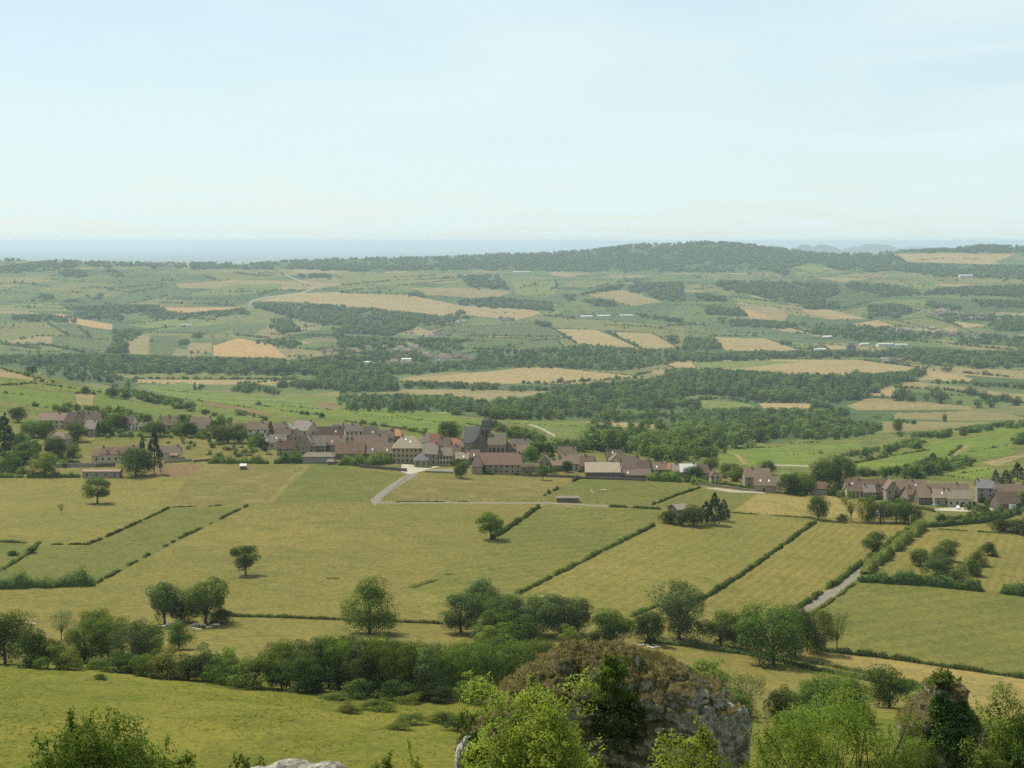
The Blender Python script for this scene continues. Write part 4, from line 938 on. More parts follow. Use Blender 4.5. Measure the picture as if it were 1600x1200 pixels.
# ---- hedges near the camera: leafy bands with a solid heart
def hedge(pts, hpx, label, wid=1.5, gaps=0.06, name='hedge', mat='hedge', seed=0, wob=0.42, hm=None, cat='hedge', group=None):
    rng = np.random.default_rng(1000 + seed + int(pts[0][0] * 7 + pts[0][1]))
    g = []
    for (a, b) in zip(pts[:-1], pts[1:]):
        s = max(2, int(math.hypot(b[0] - a[0], b[1] - a[1]) / 6))
        for k in range(s): g.append(G(a[0] + (b[0] - a[0]) * k / s, a[1] + (b[1] - a[1]) * k / s)[:2])
    g.append(G(*pts[-1])[:2]); g = np.array(g)
    seg = np.hypot(*np.diff(g, axis=0).T); cum = np.concatenate([[0], np.cumsum(seg)]); Ltot = cum[-1]
    d0 = float(np.mean(g[:, 1])); h0 = hm or hpx * d0 / FPX * (0.78 if hpx < 10 else 1.0); wid *= 0.8 if hpx < 10 else 1.0
    n = max(4, int(Ltot / 0.6)); t = np.linspace(0, Ltot, n)
    x = np.interp(t, cum, g[:, 0]); y = np.interp(t, cum, g[:, 1])
    tx = np.gradient(x); ty = np.gradient(y); ln = np.hypot(tx, ty) + 1e-9; nx, ny = -ty / ln, tx / ln
    off = vnoise(t / 6, t * 0, 5 + seed) * 0.25 * wid; x = x + nx * off; y = y + ny * off
    hh = h0 * (1 + wob * vnoise(t / 4, t * 0 + 3, 9 + seed) + wob * 0.8 * vnoise(t / 1.4, t * 0 + 8, 12 + seed))
    keep = np.clip(np.minimum(t, Ltot - t) / (0.5 + 0.9 * h0) + 0.25, 0, 1) ** 0.7
    if gaps: keep = keep * np.clip((vnoise(t / 5.0, t * 0 + 1, 21 + seed) + 1 - 2 * gaps) * 4, 0, 1)
    hh = hh * keep; ww = wid * (0.7 + 0.3 * keep) * (keep > 0.05) * (1 + 0.25 * vnoise(t / 2.2, t * 0, 31 + seed))
    z = height(x, y)
    prof = [(-0.5, -0.15), (-0.5, 0.45), (-0.36, 0.82), (0, 0.93), (0.36, 0.82), (0.5, 0.45), (0.5, -0.15)]
    V = np.concatenate([np.stack([x + nx * ww * a * 0.9, y + ny * ww * a * 0.9, z + hh * b * 0.92 - 0.05], 1) for a, b in prof])
    F = []
    K = len(prof)
    for i in range(n - 1):
        if hh[i] < 0.1 and hh[i + 1] < 0.1: continue
        for k in range(K - 1): F.append((k * n + i, k * n + i + 1, (k + 1) * n + i + 1, (k + 1) * n + i))
    # leaves over the surface
    m = int(Ltot * min(60, 9 * (h0 + wid)))
    ti = rng.integers(0, n, m); ti = ti[hh[ti] > 0.12]; m = len(ti)
    an = rng.uniform(-0.15, 1.15, m) * math.pi
    ca, sa = np.cos(an), np.sin(an)
    rr = rng.uniform(0.85, 1.12, m)
    sg = lambda q, e: np.sign(q) * np.abs(q) ** e
    ox = sg(ca, 0.6) * 0.5 * ww[ti] * rr; oz = np.maximum(sg(sa, 0.6), -0.1) * hh[ti] * rr
    jt = rng.uniform(-0.3, 0.3, m)
    pos = np.stack([x[ti] + nx[ti] * ox + tx[ti] / ln[ti] * jt, y[ti] + ny[ti] * ox + ty[ti] / ln[ti] * jt, z[ti] + oz], 1)
    out = unit(np.stack([nx[ti] * ca, ny[ti] * ca, sa + 0.2], 1))
    v2, f2, nn = leaves(rng, pos, out, min(0.24, 0.16 + 0.04 * h0), jit=0.8)
    b0 = len(V)
    cn = np.concatenate([np.stack([nx * a, ny * a, np.full(n, max(b, .05))], 1) for a, b in prof])
    me = np_mesh(name, np.concatenate([V, v2]), np.concatenate([np.array(F).reshape(-1, 4), f2 + b0]), LF[mat], True, np.concatenate([unit(cn), nn]))
    c = link(name, me)
    return tag(c, label, cat, group)

HEDGES = [
    ([(-40, 920), (0, 919), (70, 916), (147, 914)], 19, 'thick dark overgrown hedge at the left edge of the tan pasture', dict(wid=5.5, wob=0.5, mat='dark')),
    ([(82, 851), (138, 851), (200, 824), (264, 794)], 4.5, 'low clipped hedge bending round the dry meadow corner', dict(gaps=0.12)),
    ([(-30, 846), (0, 847), (42, 849)], 5, 'short clipped hedge bounding the left edge corner field', {}),
    ([(62, 848), (50, 862), (28, 876), (0, 893)], 6, 'scruffy hedge slanting down to the left edge', dict(wob=.4)),
    ([(148, 914), (230, 868), (300, 832), (388, 790)], 4.5, 'broken hedge with many gaps across the pastures', dict(gaps=0.42)),
    ([(345, 963), (430, 965), (540, 969), (692, 975)], 6.5, 'long dark hedge below the tan pasture joining the twin trees', {}),
    ([(264, 793), (330, 791), (420, 787)], 2.2, 'thin weedy fence line below the white hut paddock', dict(gaps=0.5, wid=0.8)),
    ([(768, 843), (800, 822), (842, 793)], 7, 'bushy hedge climbing from the umbrella-shaped tree', dict(wid=2.2, wob=.35)),
    ([(806, 930), (860, 903), (940, 862), (1022, 821)], 6, 'long slanting hedge between green and yellow fields', dict(wid=1.9)),
    ([(985, 964), (1030, 946)], 6, 'short hedge stub above the big dark oak', dict(wid=2)),
    ([(1092, 940), (1150, 904), (1210, 862), (1275, 815)], 6.5, 'long slanting hedge left of the mown striped meadow', dict(wid=1.9)),
    ([(1248, 950), (1310, 910), (1370, 864), (1430, 821)], 8, 'hedge along the left side of the gravel lane', dict(wid=2.0)),
    ([(1350, 898), (1395, 862), (1442, 826)], 15, 'tall thick hedge along the right side of the gravel lane', dict(wid=4.0, wob=.3, mat='olive')),
    ([(1265, 962), (1300, 938), (1335, 912)], 5, 'low hedge along the lane by the smooth green field', dict(wid=1.6, mat='olive')),
    ([(1340, 908), (1440, 914), (1520, 921), (1600, 931), (1640, 935)], 17, 'dense shaggy hedge below the two short tree rows', dict(wid=4.5, wob=.4, mat='dark')),
    ([(1445, 824), (1500, 820), (1545, 815), (1600, 800), (1640, 790)], 10, 'thick clipped hedge below the right hamlet', dict(wid=3)),
    ([(1465, 827), (1530, 831), (1592, 836)], 2.5, 'thin fence-like hedge across the right edge meadow', dict(wid=.8, gaps=.3)),
    ([(1280, 1017), (1360, 1025), (1450, 1038), (1530, 1050), (1640, 1066)], 9, 'shaggy hedge below the smooth green field', dict(wid=2.6, wob=.4)),
    ([(1000, 1004), (1080, 1010), (1180, 1026), (1260, 1045), (1345, 1062), (1440, 1082)], 9, 'dark hedge above the resting cattle pasture', dict(wid=2.6, wob=.3, mat='dark')),
    ([(1265, 1036), (1350, 1052), (1450, 1076)], 7, 'second parallel hedge beside the hidden lane on the right', dict(wid=2)),
    ([(952, 792), (1000, 794), (1036, 796)], 5.5, 'short dense clipped hedge at the end of the level lane', dict(wid=2, wob=.1, mat='dark')),
    ([(1020, 789), (1050, 777), (1094, 762)], 4, 'hedge slanting up to the white chalk track', {}),
    ([(850, 775), (875, 762), (906, 747)], 5, 'gappy hedge right of the streaked paddock', dict(gaps=.3)),
    ([(590, 785), (700, 784), (850, 784)], 2.0, 'weedy verge line above the level lane', dict(gaps=.55, wid=.8)),
    ([(1140, 801), (1200, 805), (1272, 810)], 3, 'thin hedge below the pale yellow meadow', dict(gaps=.35, wid=1)),
    ([(325, 724), (370, 724), (420, 724)], 10, 'garden hedge left of the sheds along the village edge', dict(wid=4, wob=.4, mat='mid')),
    ([(430, 723), (474, 723)], 18, 'dense dark garden thicket left of the open shed', dict(wid=8, wob=.3, mat='dark')),
    ([(530, 726), (570, 727), (612, 723)], 16, 'leafy garden thicket in front of the long dark barn', dict(wid=7, wob=.4, mat='mid')),
    ([(1010, 750), (1060, 752), (1108, 757)], 14, 'garden thicket below the pale grey roof', dict(wid=7, wob=.4, mat='mid')),
    ([(1130, 757), (1160, 762), (1200, 768)], 7, 'garden hedge behind the white chalk track', dict(wid=3, wob=.4)),
    ([(1225, 772), (1262, 774)], 8, 'dark hedge right of the two-part stone house', dict(wid=3, mat='dark')),
    ([(1395, 793), (1430, 794), (1460, 800)], 5, 'clipped garden hedge in front of the maroon barn', dict(wid=2)),
    ([(1470, 812), (1520, 810), (1570, 800)], 7, 'low hedge below the pale parking yard', dict(wid=3)),
    ([(0, 746), (60, 746), (125, 746)], 9, 'scrubby garden edge left of the long low building', dict(wid=4, wob=.5, mat='mid')),
    ([(636, 922), (668, 910), (700, 896)], 3, 'weedy strip along the lower edge of the greenish pasture', dict(gaps=.35, wid=3, wob=.5, mat='olive')),
    ([(500, 903), (530, 904), (565, 907)], 2, 'faint weedy streak in the broad tan pasture', dict(gaps=.3, wid=3, wob=.5, mat='olive')),
    ([(820, 742), (870, 745), (905, 746)], 6, 'garden hedge below the gabled brown cottage', dict(wid=3, wob=.5, mat='mid')),
]
for i, (p, h, lab, k) in enumerate(HEDGES): hedge(p, h, lab, seed=i, **k)

# ---- trees and bushes one by one: (foot u, v, height px, width px, kind, label, extra)
T = [
    (152, 787, 39, 42, 'umbrella', 'lone broad tree with a pale trunk in the dry left meadow', {}),
    (96, 802, 15, 10, 'sparse', 'small leaning sapling left of the lone broad tree', {}),
    (384, 899, 46, 38, 'umbrella', 'lone dark tree standing in the broad tan pasture', dict(mat='dark')),
    (767, 843, 42, 43, 'umbrella', 'umbrella-shaped tree at the lower end of a bushy hedge', {}),
    (257, 976, 66, 50, 'twin', 'grey-green left tree of the twin pair above the cattle', dict(mat='grey')),
    (322, 976, 70, 68, 'twin', 'larger leafy right tree of the twin pair above the cattle', dict(mat='mid')),
    (288, 972, 44, 34, 'bush2', 'dark shrub filling the gap between the twin trees', {}),
    (345, 973, 26, 40, 'bush2', 'low bush trailing right from the twin trees', {}),
    (577, 990, 88, 76, 'tier', 'big solitary dark oak below the tan pasture', dict(mat='mid')),
    (960, 1010, 58, 56, 'oak1', 'rounded tree just above the mossy crag', {}),
    (1012, 1006, 50, 42, 'oak0', 'smaller tree between rounded tree and tall grey-green oak', dict(mat='dark')),
    (1062, 1000, 90, 80, 'oak3', 'tall grey-green oak beside the slanting hedge', {}),
    (1126, 1010, 58, 54, 'oak1', 'leftmost tree of the clump below the gravel lane', {}),
    (1160, 1015, 60, 44, 'tall1', 'slim tree behind the big oak below the gravel lane', {}),
    (1208, 1040, 94, 88, 'oak0', 'big spreading oak with its trunk in the dry pasture', {}),
    (1242, 1026, 78, 62, 'oak2', 'dark tree right behind the big spreading oak', {}),
    (1275, 1020, 68, 40, 'tall0', 'upright tree third from the lane end', dict(mat='olive')),
    (1308, 1017, 62, 38, 'sparse', 'thin open tree at the right end of the lane clump', dict(mat='grey')),
    (1278, 812, 37, 31, 'oak2', 'round dark tree at the top of a slanting hedge', {}),
    (1330, 815, 48, 30, 'sparse', 'tall airy tree left of the hamlet garden', dict(mat='mid')),
    (1365, 867, 38, 31, 'oak1', 'lone tree standing in the hedge beside the gravel lane', {}),
    (1315, 816, 14, 18, 'bush0', 'small bush at the foot of the tall airy tree', {}),
    (1355, 816, 36, 26, 'tall0', 'upright garden tree right of the tall airy tree', {}),
    (1376, 816, 32, 30, 'oak2', 'second garden tree right of the tall airy tree', dict(mat='grey')),
    (1400, 817, 32, 32, 'oak0', 'third garden tree right of the tall airy tree', {}),
    (1424, 818, 32, 30, 'tall1', 'last garden tree before the lane gate', {}),
    (720, 990, 62, 62, 'oak3', 'leftmost blue-green tree of the round central copse', {}),
    (752, 962, 56, 60, 'tall2', 'tallest pointed tree at the back of the central copse', {}),
    (788, 992, 60, 68, 'oak2', 'dark middle tree of the central copse', {}),
    (835, 993, 64, 72, 'oak0', 'broad tree in the middle back of the central copse', dict(mat='grey')),
    (878, 993, 62, 66, 'oak3', 'right-hand grey-green tree of the central copse', {}),
    (903, 991, 54, 44, 'oak2', 'rightmost dark tree of the central copse', {}),
    (768, 1003, 50, 60, 'bush2', 'dark shrub at the front left of the central copse', {}),
    (812, 1008, 52, 64, 'bush0', 'dense dome-shaped tree at the front of the central copse', dict(mat='mid')),
    (775, 1012, 36, 60, 'bush3', 'light green bush low at the front of the central copse', {}),
    (890, 1005, 28, 36, 'bush3', 'light green bush below the right end of the copse', {}),
    (925, 1008, 24, 30, 'bush1', 'olive bush between copse and rounded tree', {}),
    # left part of the tree belt under the meadow edge
    (8, 1037, 78, 76, 'oak2', 'leftmost large tree of the belt at the left edge', {}),
    (48, 1042, 66, 50, 'bush2', 'dark bushy tree second in the belt from the left edge', {}),
    (96, 1000, 46, 34, 'sparse', 'thin airy sapling rising left of the belt trees', dict(mat='grey')),
    (88, 1030, 34, 40, 'bush1', 'olive bush under the thin airy sapling', {}),
    (150, 1000, 48, 42, 'oak0', 'round bright crown poking up behind the left belt', dict(mat='light')),
    (132, 1036, 68, 54, 'tall0', 'belt tree directly below the round bright crown', {}),
    (170, 1038, 72, 54, 'oak0', 'dense belt tree left of the cattle', {}),
    (206, 1042, 70, 56, 'tall0', 'rounded belt tree just left of the small round tree', dict(mat='grey')),
    (232, 1040, 66, 46, 'oak1', 'last tall tree of the left belt below the cattle', {}),
    (279, 1015, 42, 40, 'oak1', 'small round tree in front of the standing cattle', {}),
    (262, 1060, 44, 70, 'bush1', 'spreading olive bush at the meadow edge below cattle', {}),
    (322, 1063, 54, 66, 'bush0', 'grey-green bush in the belt right of the cattle', dict(mat='grey')),
    (396, 1075, 52, 86, 'bush1', 'broad dark bush bulging onto the meadow edge', dict(mat='mid')),
    (355, 1050, 40, 44, 'bush3', 'light bush behind the broad bulging bush', {}),
    (430, 1055, 52, 46, 'tall1', 'feathery tree starting the tall middle belt', {}),
    (452, 1062, 60, 48, 'oak1', 'second tree of the tall middle belt', {}),
    (470, 1046, 48, 44, 'bush0', 'back-row shrub at the start of the middle belt', {}),
    (498, 1080, 84, 52, 'tall2', 'third tree of the tall middle belt with a smooth top', {}),
    (530, 1082, 86, 52, 'tall0', 'fourth tree of the tall middle belt', {}),
    (562, 1085, 86, 56, 'tall2', 'fifth tree of the tall middle belt under the solitary oak', {}),
    (596, 1088, 84, 56, 'tall0', 'sixth tree of the tall middle belt', {}),
    (630, 1090, 84, 54, 'tall1', 'seventh tree of the tall middle belt', dict(mat='mid')),
    (662, 1092, 80, 54, 'tall2', 'eighth tree of the tall middle belt', {}),
    (694, 1090, 78, 54, 'tall0', 'ninth tree of the tall middle belt', {}),
    (726, 1085, 74, 56, 'tall1', 'tenth tree of the tall middle belt', dict(mat='mid')),
    (760, 1078, 72, 56, 'oak1', 'eleventh tree of the middle belt left of the crag', {}),
    (796, 1072, 66, 56, 'tall0', 'twelfth tree of the middle belt behind the crag top', {}),
    (835, 1058, 58, 56, 'oak0', 'last belt tree directly behind the crag top', {}),
    (742, 1098, 46, 58, 'bush0', 'round bush in front of the belt beside the crag', dict(mat='light')),
    (75, 1044, 36, 62, 'bush0', 'leafy undergrowth bush right of the leftmost belt trees', {}),
    (108, 1046, 30, 46, 'bush1', 'olive undergrowth bush under the left belt trees', {}),
    (190, 1050, 34, 60, 'bush2', 'dark undergrowth bush below the dense belt tree', {}),
    (238, 1056, 38, 56, 'bush0', 'undergrowth bush joining left belt and spreading olive bush', {}),
    (295, 1062, 40, 56, 'bush2', 'dark bush between the olive and grey-green bushes', {}),
    (350, 1068, 42, 60, 'bush0', 'mid-green bush left of the broad bulging bush', {}),
    (440, 1078, 44, 56, 'bush2', 'dark bush right of the broad bulging bush', {}),
    (478, 1082, 56, 56, 'oak2', 'low dark tree opening the tall middle belt', {}),
    (514, 1074, 80, 52, 'oak0', 'back-row tree between third and fourth of the belt', {}),
    (546, 1076, 82, 54, 'oak2', 'dark back-row tree between fourth and fifth of the belt', {}),
    (580, 1078, 82, 54, 'oak1', 'back-row tree between fifth and sixth of the belt', {}),
    (614, 1082, 82, 54, 'oak2', 'dark back-row tree between sixth and seventh of the belt', {}),
    (646, 1084, 80, 54, 'oak0', 'back-row tree between seventh and eighth of the belt', {}),
    (678, 1084, 78, 54, 'oak2', 'dark back-row tree between eighth and ninth of the belt', {}),
    (710, 1080, 76, 54, 'oak1', 'back-row tree between ninth and tenth of the belt', {}),
    (744, 1074, 74, 54, 'oak0', 'back-row tree between tenth and eleventh of the belt', {}),
    (778, 1068, 70, 54, 'oak2', 'dark back-row tree near the crag top', {}),
    (560, 1090, 30, 60, 'bush2', 'dark undergrowth under the fifth belt tree', {}),
    (620, 1094, 32, 64, 'bush2', 'dark undergrowth under the seventh belt tree', {}),
    (680, 1096, 30, 60, 'bush2', 'dark undergrowth under the ninth belt tree', {}),
    # right-hand lower trees
    (1105, 1070, 42, 60, 'bush3', 'light bush peeping over the crag shoulder', {}),
    (1160, 1118, 66, 62, 'sparse', 'feathery willow-like bush right of the crag', dict(mat='grey')),
    (1155, 1125, 46, 56, 'bush0', 'green bush at the foot of the crag right side', {}),
    (1222, 1128, 56, 44, 'bush2', 'dark bush left of the lower right tree group', {}),
    (1258, 1125, 64, 56, 'oak1', 'left tree of the lower right group', {}),
    (1305, 1128, 74, 82, 'oak0', 'broad tree in the middle of the lower right group', {}),
    (1278, 1142, 52, 62, 'bush0', 'pale grey-green bush in front of the lower right group', dict(mat='grey')),
    (1340, 1138, 44, 50, 'bush0', 'green shrub right of the pale bush', dict(mat='mid')),
    (1230, 1150, 40, 60, 'bush2', 'dark green shrub below the lower right group', dict(mat='mid')),
    (1390, 1106, 66, 64, 'oak1', 'single round tree left of the ivy-covered pinnacle', {}),
    (1440, 1105, 22, 50, 'bush1', 'low olive bush left of the pinnacle top', {}),
    # rows inside the right meadow
    (1470, 908, 42, 44, 'oak3', 'silvery tree at the foot of the left short tree row', {}),
    (1438, 884, 26, 30, 'oak2', 'small dark tree beside the silvery tree', {}),
    (1462, 886, 28, 30, 'bush0', 'first bush of the left short tree row', {}),
    (1478, 876, 34, 34, 'oak1', 'top tree of the left short tree row', {}),
    (1500, 915, 28, 40, 'bush1', 'lowest bush of the right short tree row', {}),
    (1516, 898, 26, 34, 'bush0', 'second bush of the right short tree row', {}),
    (1530, 884, 28, 30, 'bush1', 'third bush of the right short tree row', {}),
    (1545, 868, 22, 26, 'bush2', 'top bush of the right short tree row', {}),
    (20, 868, 8, 18, 'bush2', 'tiny dark bush in the hedge at the left edge', dict(cat='bush')),
    (50, 864, 11, 16, 'bush2', 'round dark bush at the hedge corner near the left edge', {}),
    # hidden farm clump
    (1048, 818, 22, 30, 'bush2', 'dark bush left of the half-hidden farm shed', {}),
    (1066, 822, 22, 20, 'bush2', 'reddish dark shrub beside the half-hidden farm shed', dict(mat='dark')),
    (1085, 822, 34, 36, 'oak1', 'round tree hiding the right end of the farm shed', dict(mat='olive')),
    (1104, 820, 38, 26, 'cedar', 'left dark conifer of the trio beside the farm shed', {}),
    (1117, 820, 50, 28, 'spruce', 'tallest dark conifer of the trio beside the farm shed', {}),
    (1131, 814, 34, 20, 'spruce', 'right slim conifer of the trio beside the farm shed', {}),
    # village trees
    (6, 712, 66, 42, 'cedar', 'tall dark conifer at the left edge of the village', {}),
    (28, 660, 24, 24, 'oak2', 'round tree on the rise above the left edge conifer', {}),
    (30, 700, 24, 34, 'bush0', 'garden tree left of the white caravan', {}),
    (38, 724, 34, 36, 'oak1', 'garden tree below the white caravan', {}),
    (14, 736, 30, 40, 'bush0', 'bushy tree at the left end of the long wall', {}),
    (70, 744, 38, 38, 'oak1', 'rounded green tree left of the long low building', dict(mat='light')),
    (86, 716, 34, 34, 'oak2', 'dark tree in front of the hip-roofed house', {}),
    (115, 715, 22, 22, 'bush0', 'small garden tree right of the hip-roofed house', dict(mat='light')),
    (50, 682, 24, 30, 'oak0', 'garden tree below the long pink-roofed house', {}),
    (72, 684, 26, 28, 'oak0', 'second garden tree below the long pink-roofed house', {}),
    (122, 690, 30, 30, 'oak1', 'garden tree right above the hip-roofed house', {}),
    (165, 680, 24, 24, 'oak0', 'garden tree right of the steep brown roofs', {}),
    (186, 672, 24, 24, 'oak2', 'dark ivy-like tree left of the white gable', {}),
    (212, 744, 44, 50, 'oak2', 'big dark rounded tree right of the long low building', {}),
    (222, 728, 46, 15, 'spruce', 'slim spiky spruce behind the big dark tree', {}),
    (241, 741, 70, 26, 'cedar', 'tall narrow dark conifer beside the ploughed corner', {}),
    (240, 682, 24, 30, 'oak0', 'tree in front of the cream-gabled cottage', {}),
    (295, 682, 22, 26, 'oak2', 'garden tree left of the broad brown roof', {}),
    (318, 684, 16, 22, 'bush3', 'light bush under the broad brown roof', {}),
    (348, 692, 28, 28, 'oak0', 'leafy tree left of the white-walled house', {}),
    (372, 692, 30, 28, 'oak1', 'leafy tree next to the white-walled house', {}),
    (343, 718, 12, 18, 'bush0', 'round garden bush at the village edge left of centre', {}),
    (404, 694, 18, 17, 'oak2', 'small ball-shaped dark tree in front of white-walled house', {}),
    (423, 686, 28, 11, 'spruce', 'pointed dark spruce beside the white-walled house', {}),
    (411, 702, 18, 18, 'bush2', 'dark bush below the pointed spruce', {}),
    (498, 706, 22, 30, 'bush0', 'bush behind the open shed', {}),
    (702, 692, 34, 34, 'oak2', 'big dark rounded tree left of the church', {}),
    (720, 747, 24, 22, 'oak2', 'lone dark tree on the paddock below the church', {}),
    (776, 740, 16, 14, 'oak1', 'small tree in front of the large maroon-roofed house', dict(mat='grey')),
    (796, 740, 20, 16, 'tall1', 'second small tree in front of the large maroon-roofed house', {}),
    (828, 744, 18, 18, 'sparse', 'bare brownish tree right of the large maroon-roofed house', {}),
    (848, 750, 24, 16, 'umbrella', 'small standard tree on the paddock edge', {}),
    (830, 722, 26, 24, 'oak1', 'bright green tree among the roofs right of the church', dict(mat='light')),
    (858, 718, 26, 18, 'spruce', 'dark spruce among the brown roofs right of the church', {}),
    (842, 712, 20, 20, 'oak2', 'dark tree between bright green tree and spruce', {}),
    (886, 738, 18, 18, 'oak2', 'dark tree below the broad brown roofs', {}),
    (752, 740, 14, 12, 'bush2', 'dark shrub at the corner of the large maroon-roofed house', {}),
    (1085, 752, 24, 30, 'oak2', 'dark tree in front of the last brown roof of the row', {}),
    (1110, 738, 22, 26, 'oak0', 'tree above the small end cottage', {}),
    (1150, 752, 24, 26, 'oak1', 'bright green tree left of the two-part stone house', dict(mat='light')),
    (1140, 744, 20, 26, 'oak0', 'tree behind the bright green tree', {}),
    (1200, 742, 22, 24, 'oak2', 'dark tree behind the two-part stone house', {}),
    (1232, 772, 32, 34, 'oak2', 'dark tree right of the two-part stone house', {}),
    (1255, 772, 34, 36, 'oak0', 'dark tree left of the small square barn', {}),
    (1286, 760, 40, 40, 'oak1', 'large tree behind the small square barn', dict(mat='dark')),
    (1312, 764, 52, 44, 'oak2', 'largest dark tree left of the maroon row', {}),
    (1300, 774, 16, 20, 'bush0', 'bush between small square barn and maroon row', {}),
    (1402, 785, 14, 14, 'bush1', 'garden bush in front of the maroon row', {}),
    (1536, 786, 10, 12, 'bush2', 'dark bush by the slate-roofed tall house', {}),
    (1572, 760, 26, 20, 'spruce', 'dark spruce behind the slate-roofed tall house', {}),
    (1590, 752, 30, 24, 'cedar', 'tall dark conifer at the right edge', {}),
    (1556, 756, 22, 14, 'spruce', 'slim dark spruce beside the slate roof', {}),
    (1600, 792, 26, 24, 'oak1', 'bright tree at the right edge beside the barn', dict(mat='light')),
    (1470, 815, 14, 18, 'bush0', 'round bush below the parking yard', {}),
    (1516, 812, 14, 18, 'bush3', 'light bush below the white car', {}),
    (1540, 812, 16, 24, 'bush2', 'dark bush right of the light bush', {}),
    (1570, 830, 22, 40, 'bush2', 'thick bush at the end of the clipped hedge', {}),
    (1600, 835, 26, 44, 'bush2', 'thick bush at the right edge below the barn', {}),
    (402, 697, 20, 26, 'bush0', 'garden bush left of the pointed spruce', {}),
    # mid-distance trees on the vineyard slopes
    (133, 616, 12, 10, 'oak2', 'single tree on the track through the left vineyards', {}),
    (175, 622, 16, 20, 'oak2', 'dark round tree at the end of the crest wood', {}),
    (196, 624, 12, 18, 'bush2', 'dark bush beside the round tree on the left hill', {}),
    (108, 640, 12, 20, 'bush0', 'bush above the left vineyard corner', {}),
    (472, 648, 7, 8, 'bush2', 'first of three small bushes in the central vineyard', {}),
    (480, 649, 7, 8, 'bush2', 'second of three small bushes in the central vineyard', {}),
    (503, 653, 9, 11, 'bush2', 'third of three small bushes in the central vineyard', {}),
    (304, 610, 13, 4, 'poplar', 'left slim poplar on the valley floor', {}),
    (313, 610, 11, 5, 'poplar', 'right slim poplar on the valley floor', {}),
    (768, 672, 18, 20, 'oak3', 'pale tree just right of the church spire', {}),
    (784, 676, 14, 24, 'bush0', 'bushy tree right of the church spire', {}),
    (1458, 724, 17, 16, 'spruce', 'dark conifer in the scrub above the maroon row', {}),
    (1476, 660, 14, 7, 'poplar', 'slim cypress-like tree by the right tan field', {}),
    (1402, 674, 20, 14, 'tall0', 'upright tree at the edge of the right woods', {}),
    (985, 690, 24, 11, 'poplar', 'dark poplar standing out of the central wood', {}),
    (972, 692, 20, 10, 'poplar', 'second poplar left of the dark poplar', {}),
    (1132, 710, 12, 7, 'poplar', 'small upright tree at the corner of the right vineyard', {}),
]
for u, v, h, w, kd_, lab, ex in T:
    ex = dict(ex)
    bush = kd_.startswith('bush')
    tree(u, v, h, w, kd_, lab, name='bush' if bush else ('conifer_tree' if kd_ in ('spruce', 'cedar') else 'tree'), cat=ex.pop('cat', 'bush' if bush else 'tree'), **ex)
# ------------------------------------------------------------------ buildings
def m_roof(name, c1, c2, moss=(0.16, 0.13, 0.08)):
    m, nt, out = new_mat(name)
    g = nd(nt, 'ShaderNodeNewGeometry'); oi = nd(nt, 'ShaderNodeObjectInfo'); tc = nd(nt, 'ShaderNodeTexCoord')
    n = noise_tex(nt, g.outputs['Position'], 0.45, 6, 0.7); n2 = noise_tex(nt, g.outputs['Position'], 2.2, 4, 0.7)
    r = ramp(nt, n.outputs['Fac'], [(0.3, c1), (0.7, c2)]).outputs[0]
    f = ramp(nt, n2.outputs['Fac'], [(0.5, (0, 0, 0)), (0.75, (0.6, 0.6, 0.6))])
    r = mixc(nt, f.outputs[0], r, moss)
    w = nd(nt, 'ShaderNodeTexWave'); w.bands_direction = 'Z'; w.inputs['Scale'].default_value = 0.314159 / 0.28; w.inputs['Distortion'].default_value = 1.0
    nt.links.new(tc.outputs['Object'], w.inputs['Vector'])
    mv = nd(nt, 'ShaderNodeMapRange'); mv.inputs['To Min'].default_value = 0.7; mv.inputs['To Max'].default_value = 1.35
    nt.links.new(oi.outputs['Random'], mv.inputs['Value'])
    h = nd(nt, 'ShaderNodeHueSaturation'); nt.links.new(r, h.inputs['Color']); nt.links.new(mv.outputs[0], h.inputs['Value'])
    diffuse(nt, out, h.outputs[0], 0.9, w.outputs['Fac'], 0.5, 0.06)
    return m
RF = {
    'brown': m_roof('tile_brown', (0.105, 0.074, 0.050), (0.152, 0.108, 0.074)),
    'maroon': m_roof('tile_maroon', (0.098, 0.060, 0.041), (0.136, 0.084, 0.057), (0.12, 0.095, 0.06)),
    'dark': m_roof('tile_dark', (0.092, 0.065, 0.047), (0.132, 0.092, 0.066)),
    'tan': m_roof('tile_tan', (0.175, 0.142, 0.100), (0.22, 0.175, 0.122), (0.16, 0.135, 0.09)),
    'red': m_roof('tile_red', (0.18, 0.078, 0.048), (0.235, 0.10, 0.06)),
    'orange': m_roof('tile_orange', (0.27, 0.13, 0.075), (0.33, 0.165, 0.095)),
    'grey': m_roof('tile_grey', (0.135, 0.112, 0.09), (0.185, 0.152, 0.12)),
    'slate': m_roof('slate', (0.092, 0.090, 0.090), (0.132, 0.128, 0.124), (0.12, 0.11, 0.09)),
    'pale': m_roof('pale_sheet', (0.40, 0.38, 0.34), (0.47, 0.45, 0.41), (0.35, 0.33, 0.3)),
    'pink': m_roof('tile_pink', (0.145, 0.100, 0.074), (0.19, 0.132, 0.098)),
}
WL = {
    'stone': m_plain('wall_stone', (0.33, 0.275, 0.20), 0.95, 0.25, 1.2),
    'cream': m_plain('wall_cream', (0.55, 0.46, 0.32), 0.95, 0.12, 0.7),
    'ochre': m_plain('wall_ochre', (0.42, 0.335, 0.18), 0.95, 0.14, 0.7),
    'grey': m_plain('wall_grey', (0.30, 0.27, 0.235), 0.95, 0.2, 0.9),
    'white': m_plain('wall_white', (0.68, 0.64, 0.55), 0.95, 0.08, 0.7),
    'dark': m_plain('wall_dark', (0.17, 0.135, 0.105), 0.95, 0.25, 1.0),
}
MAT['glass'] = m_plain('window_dark', (0.028, 0.030, 0.033), 0.25, 0.2, 2)
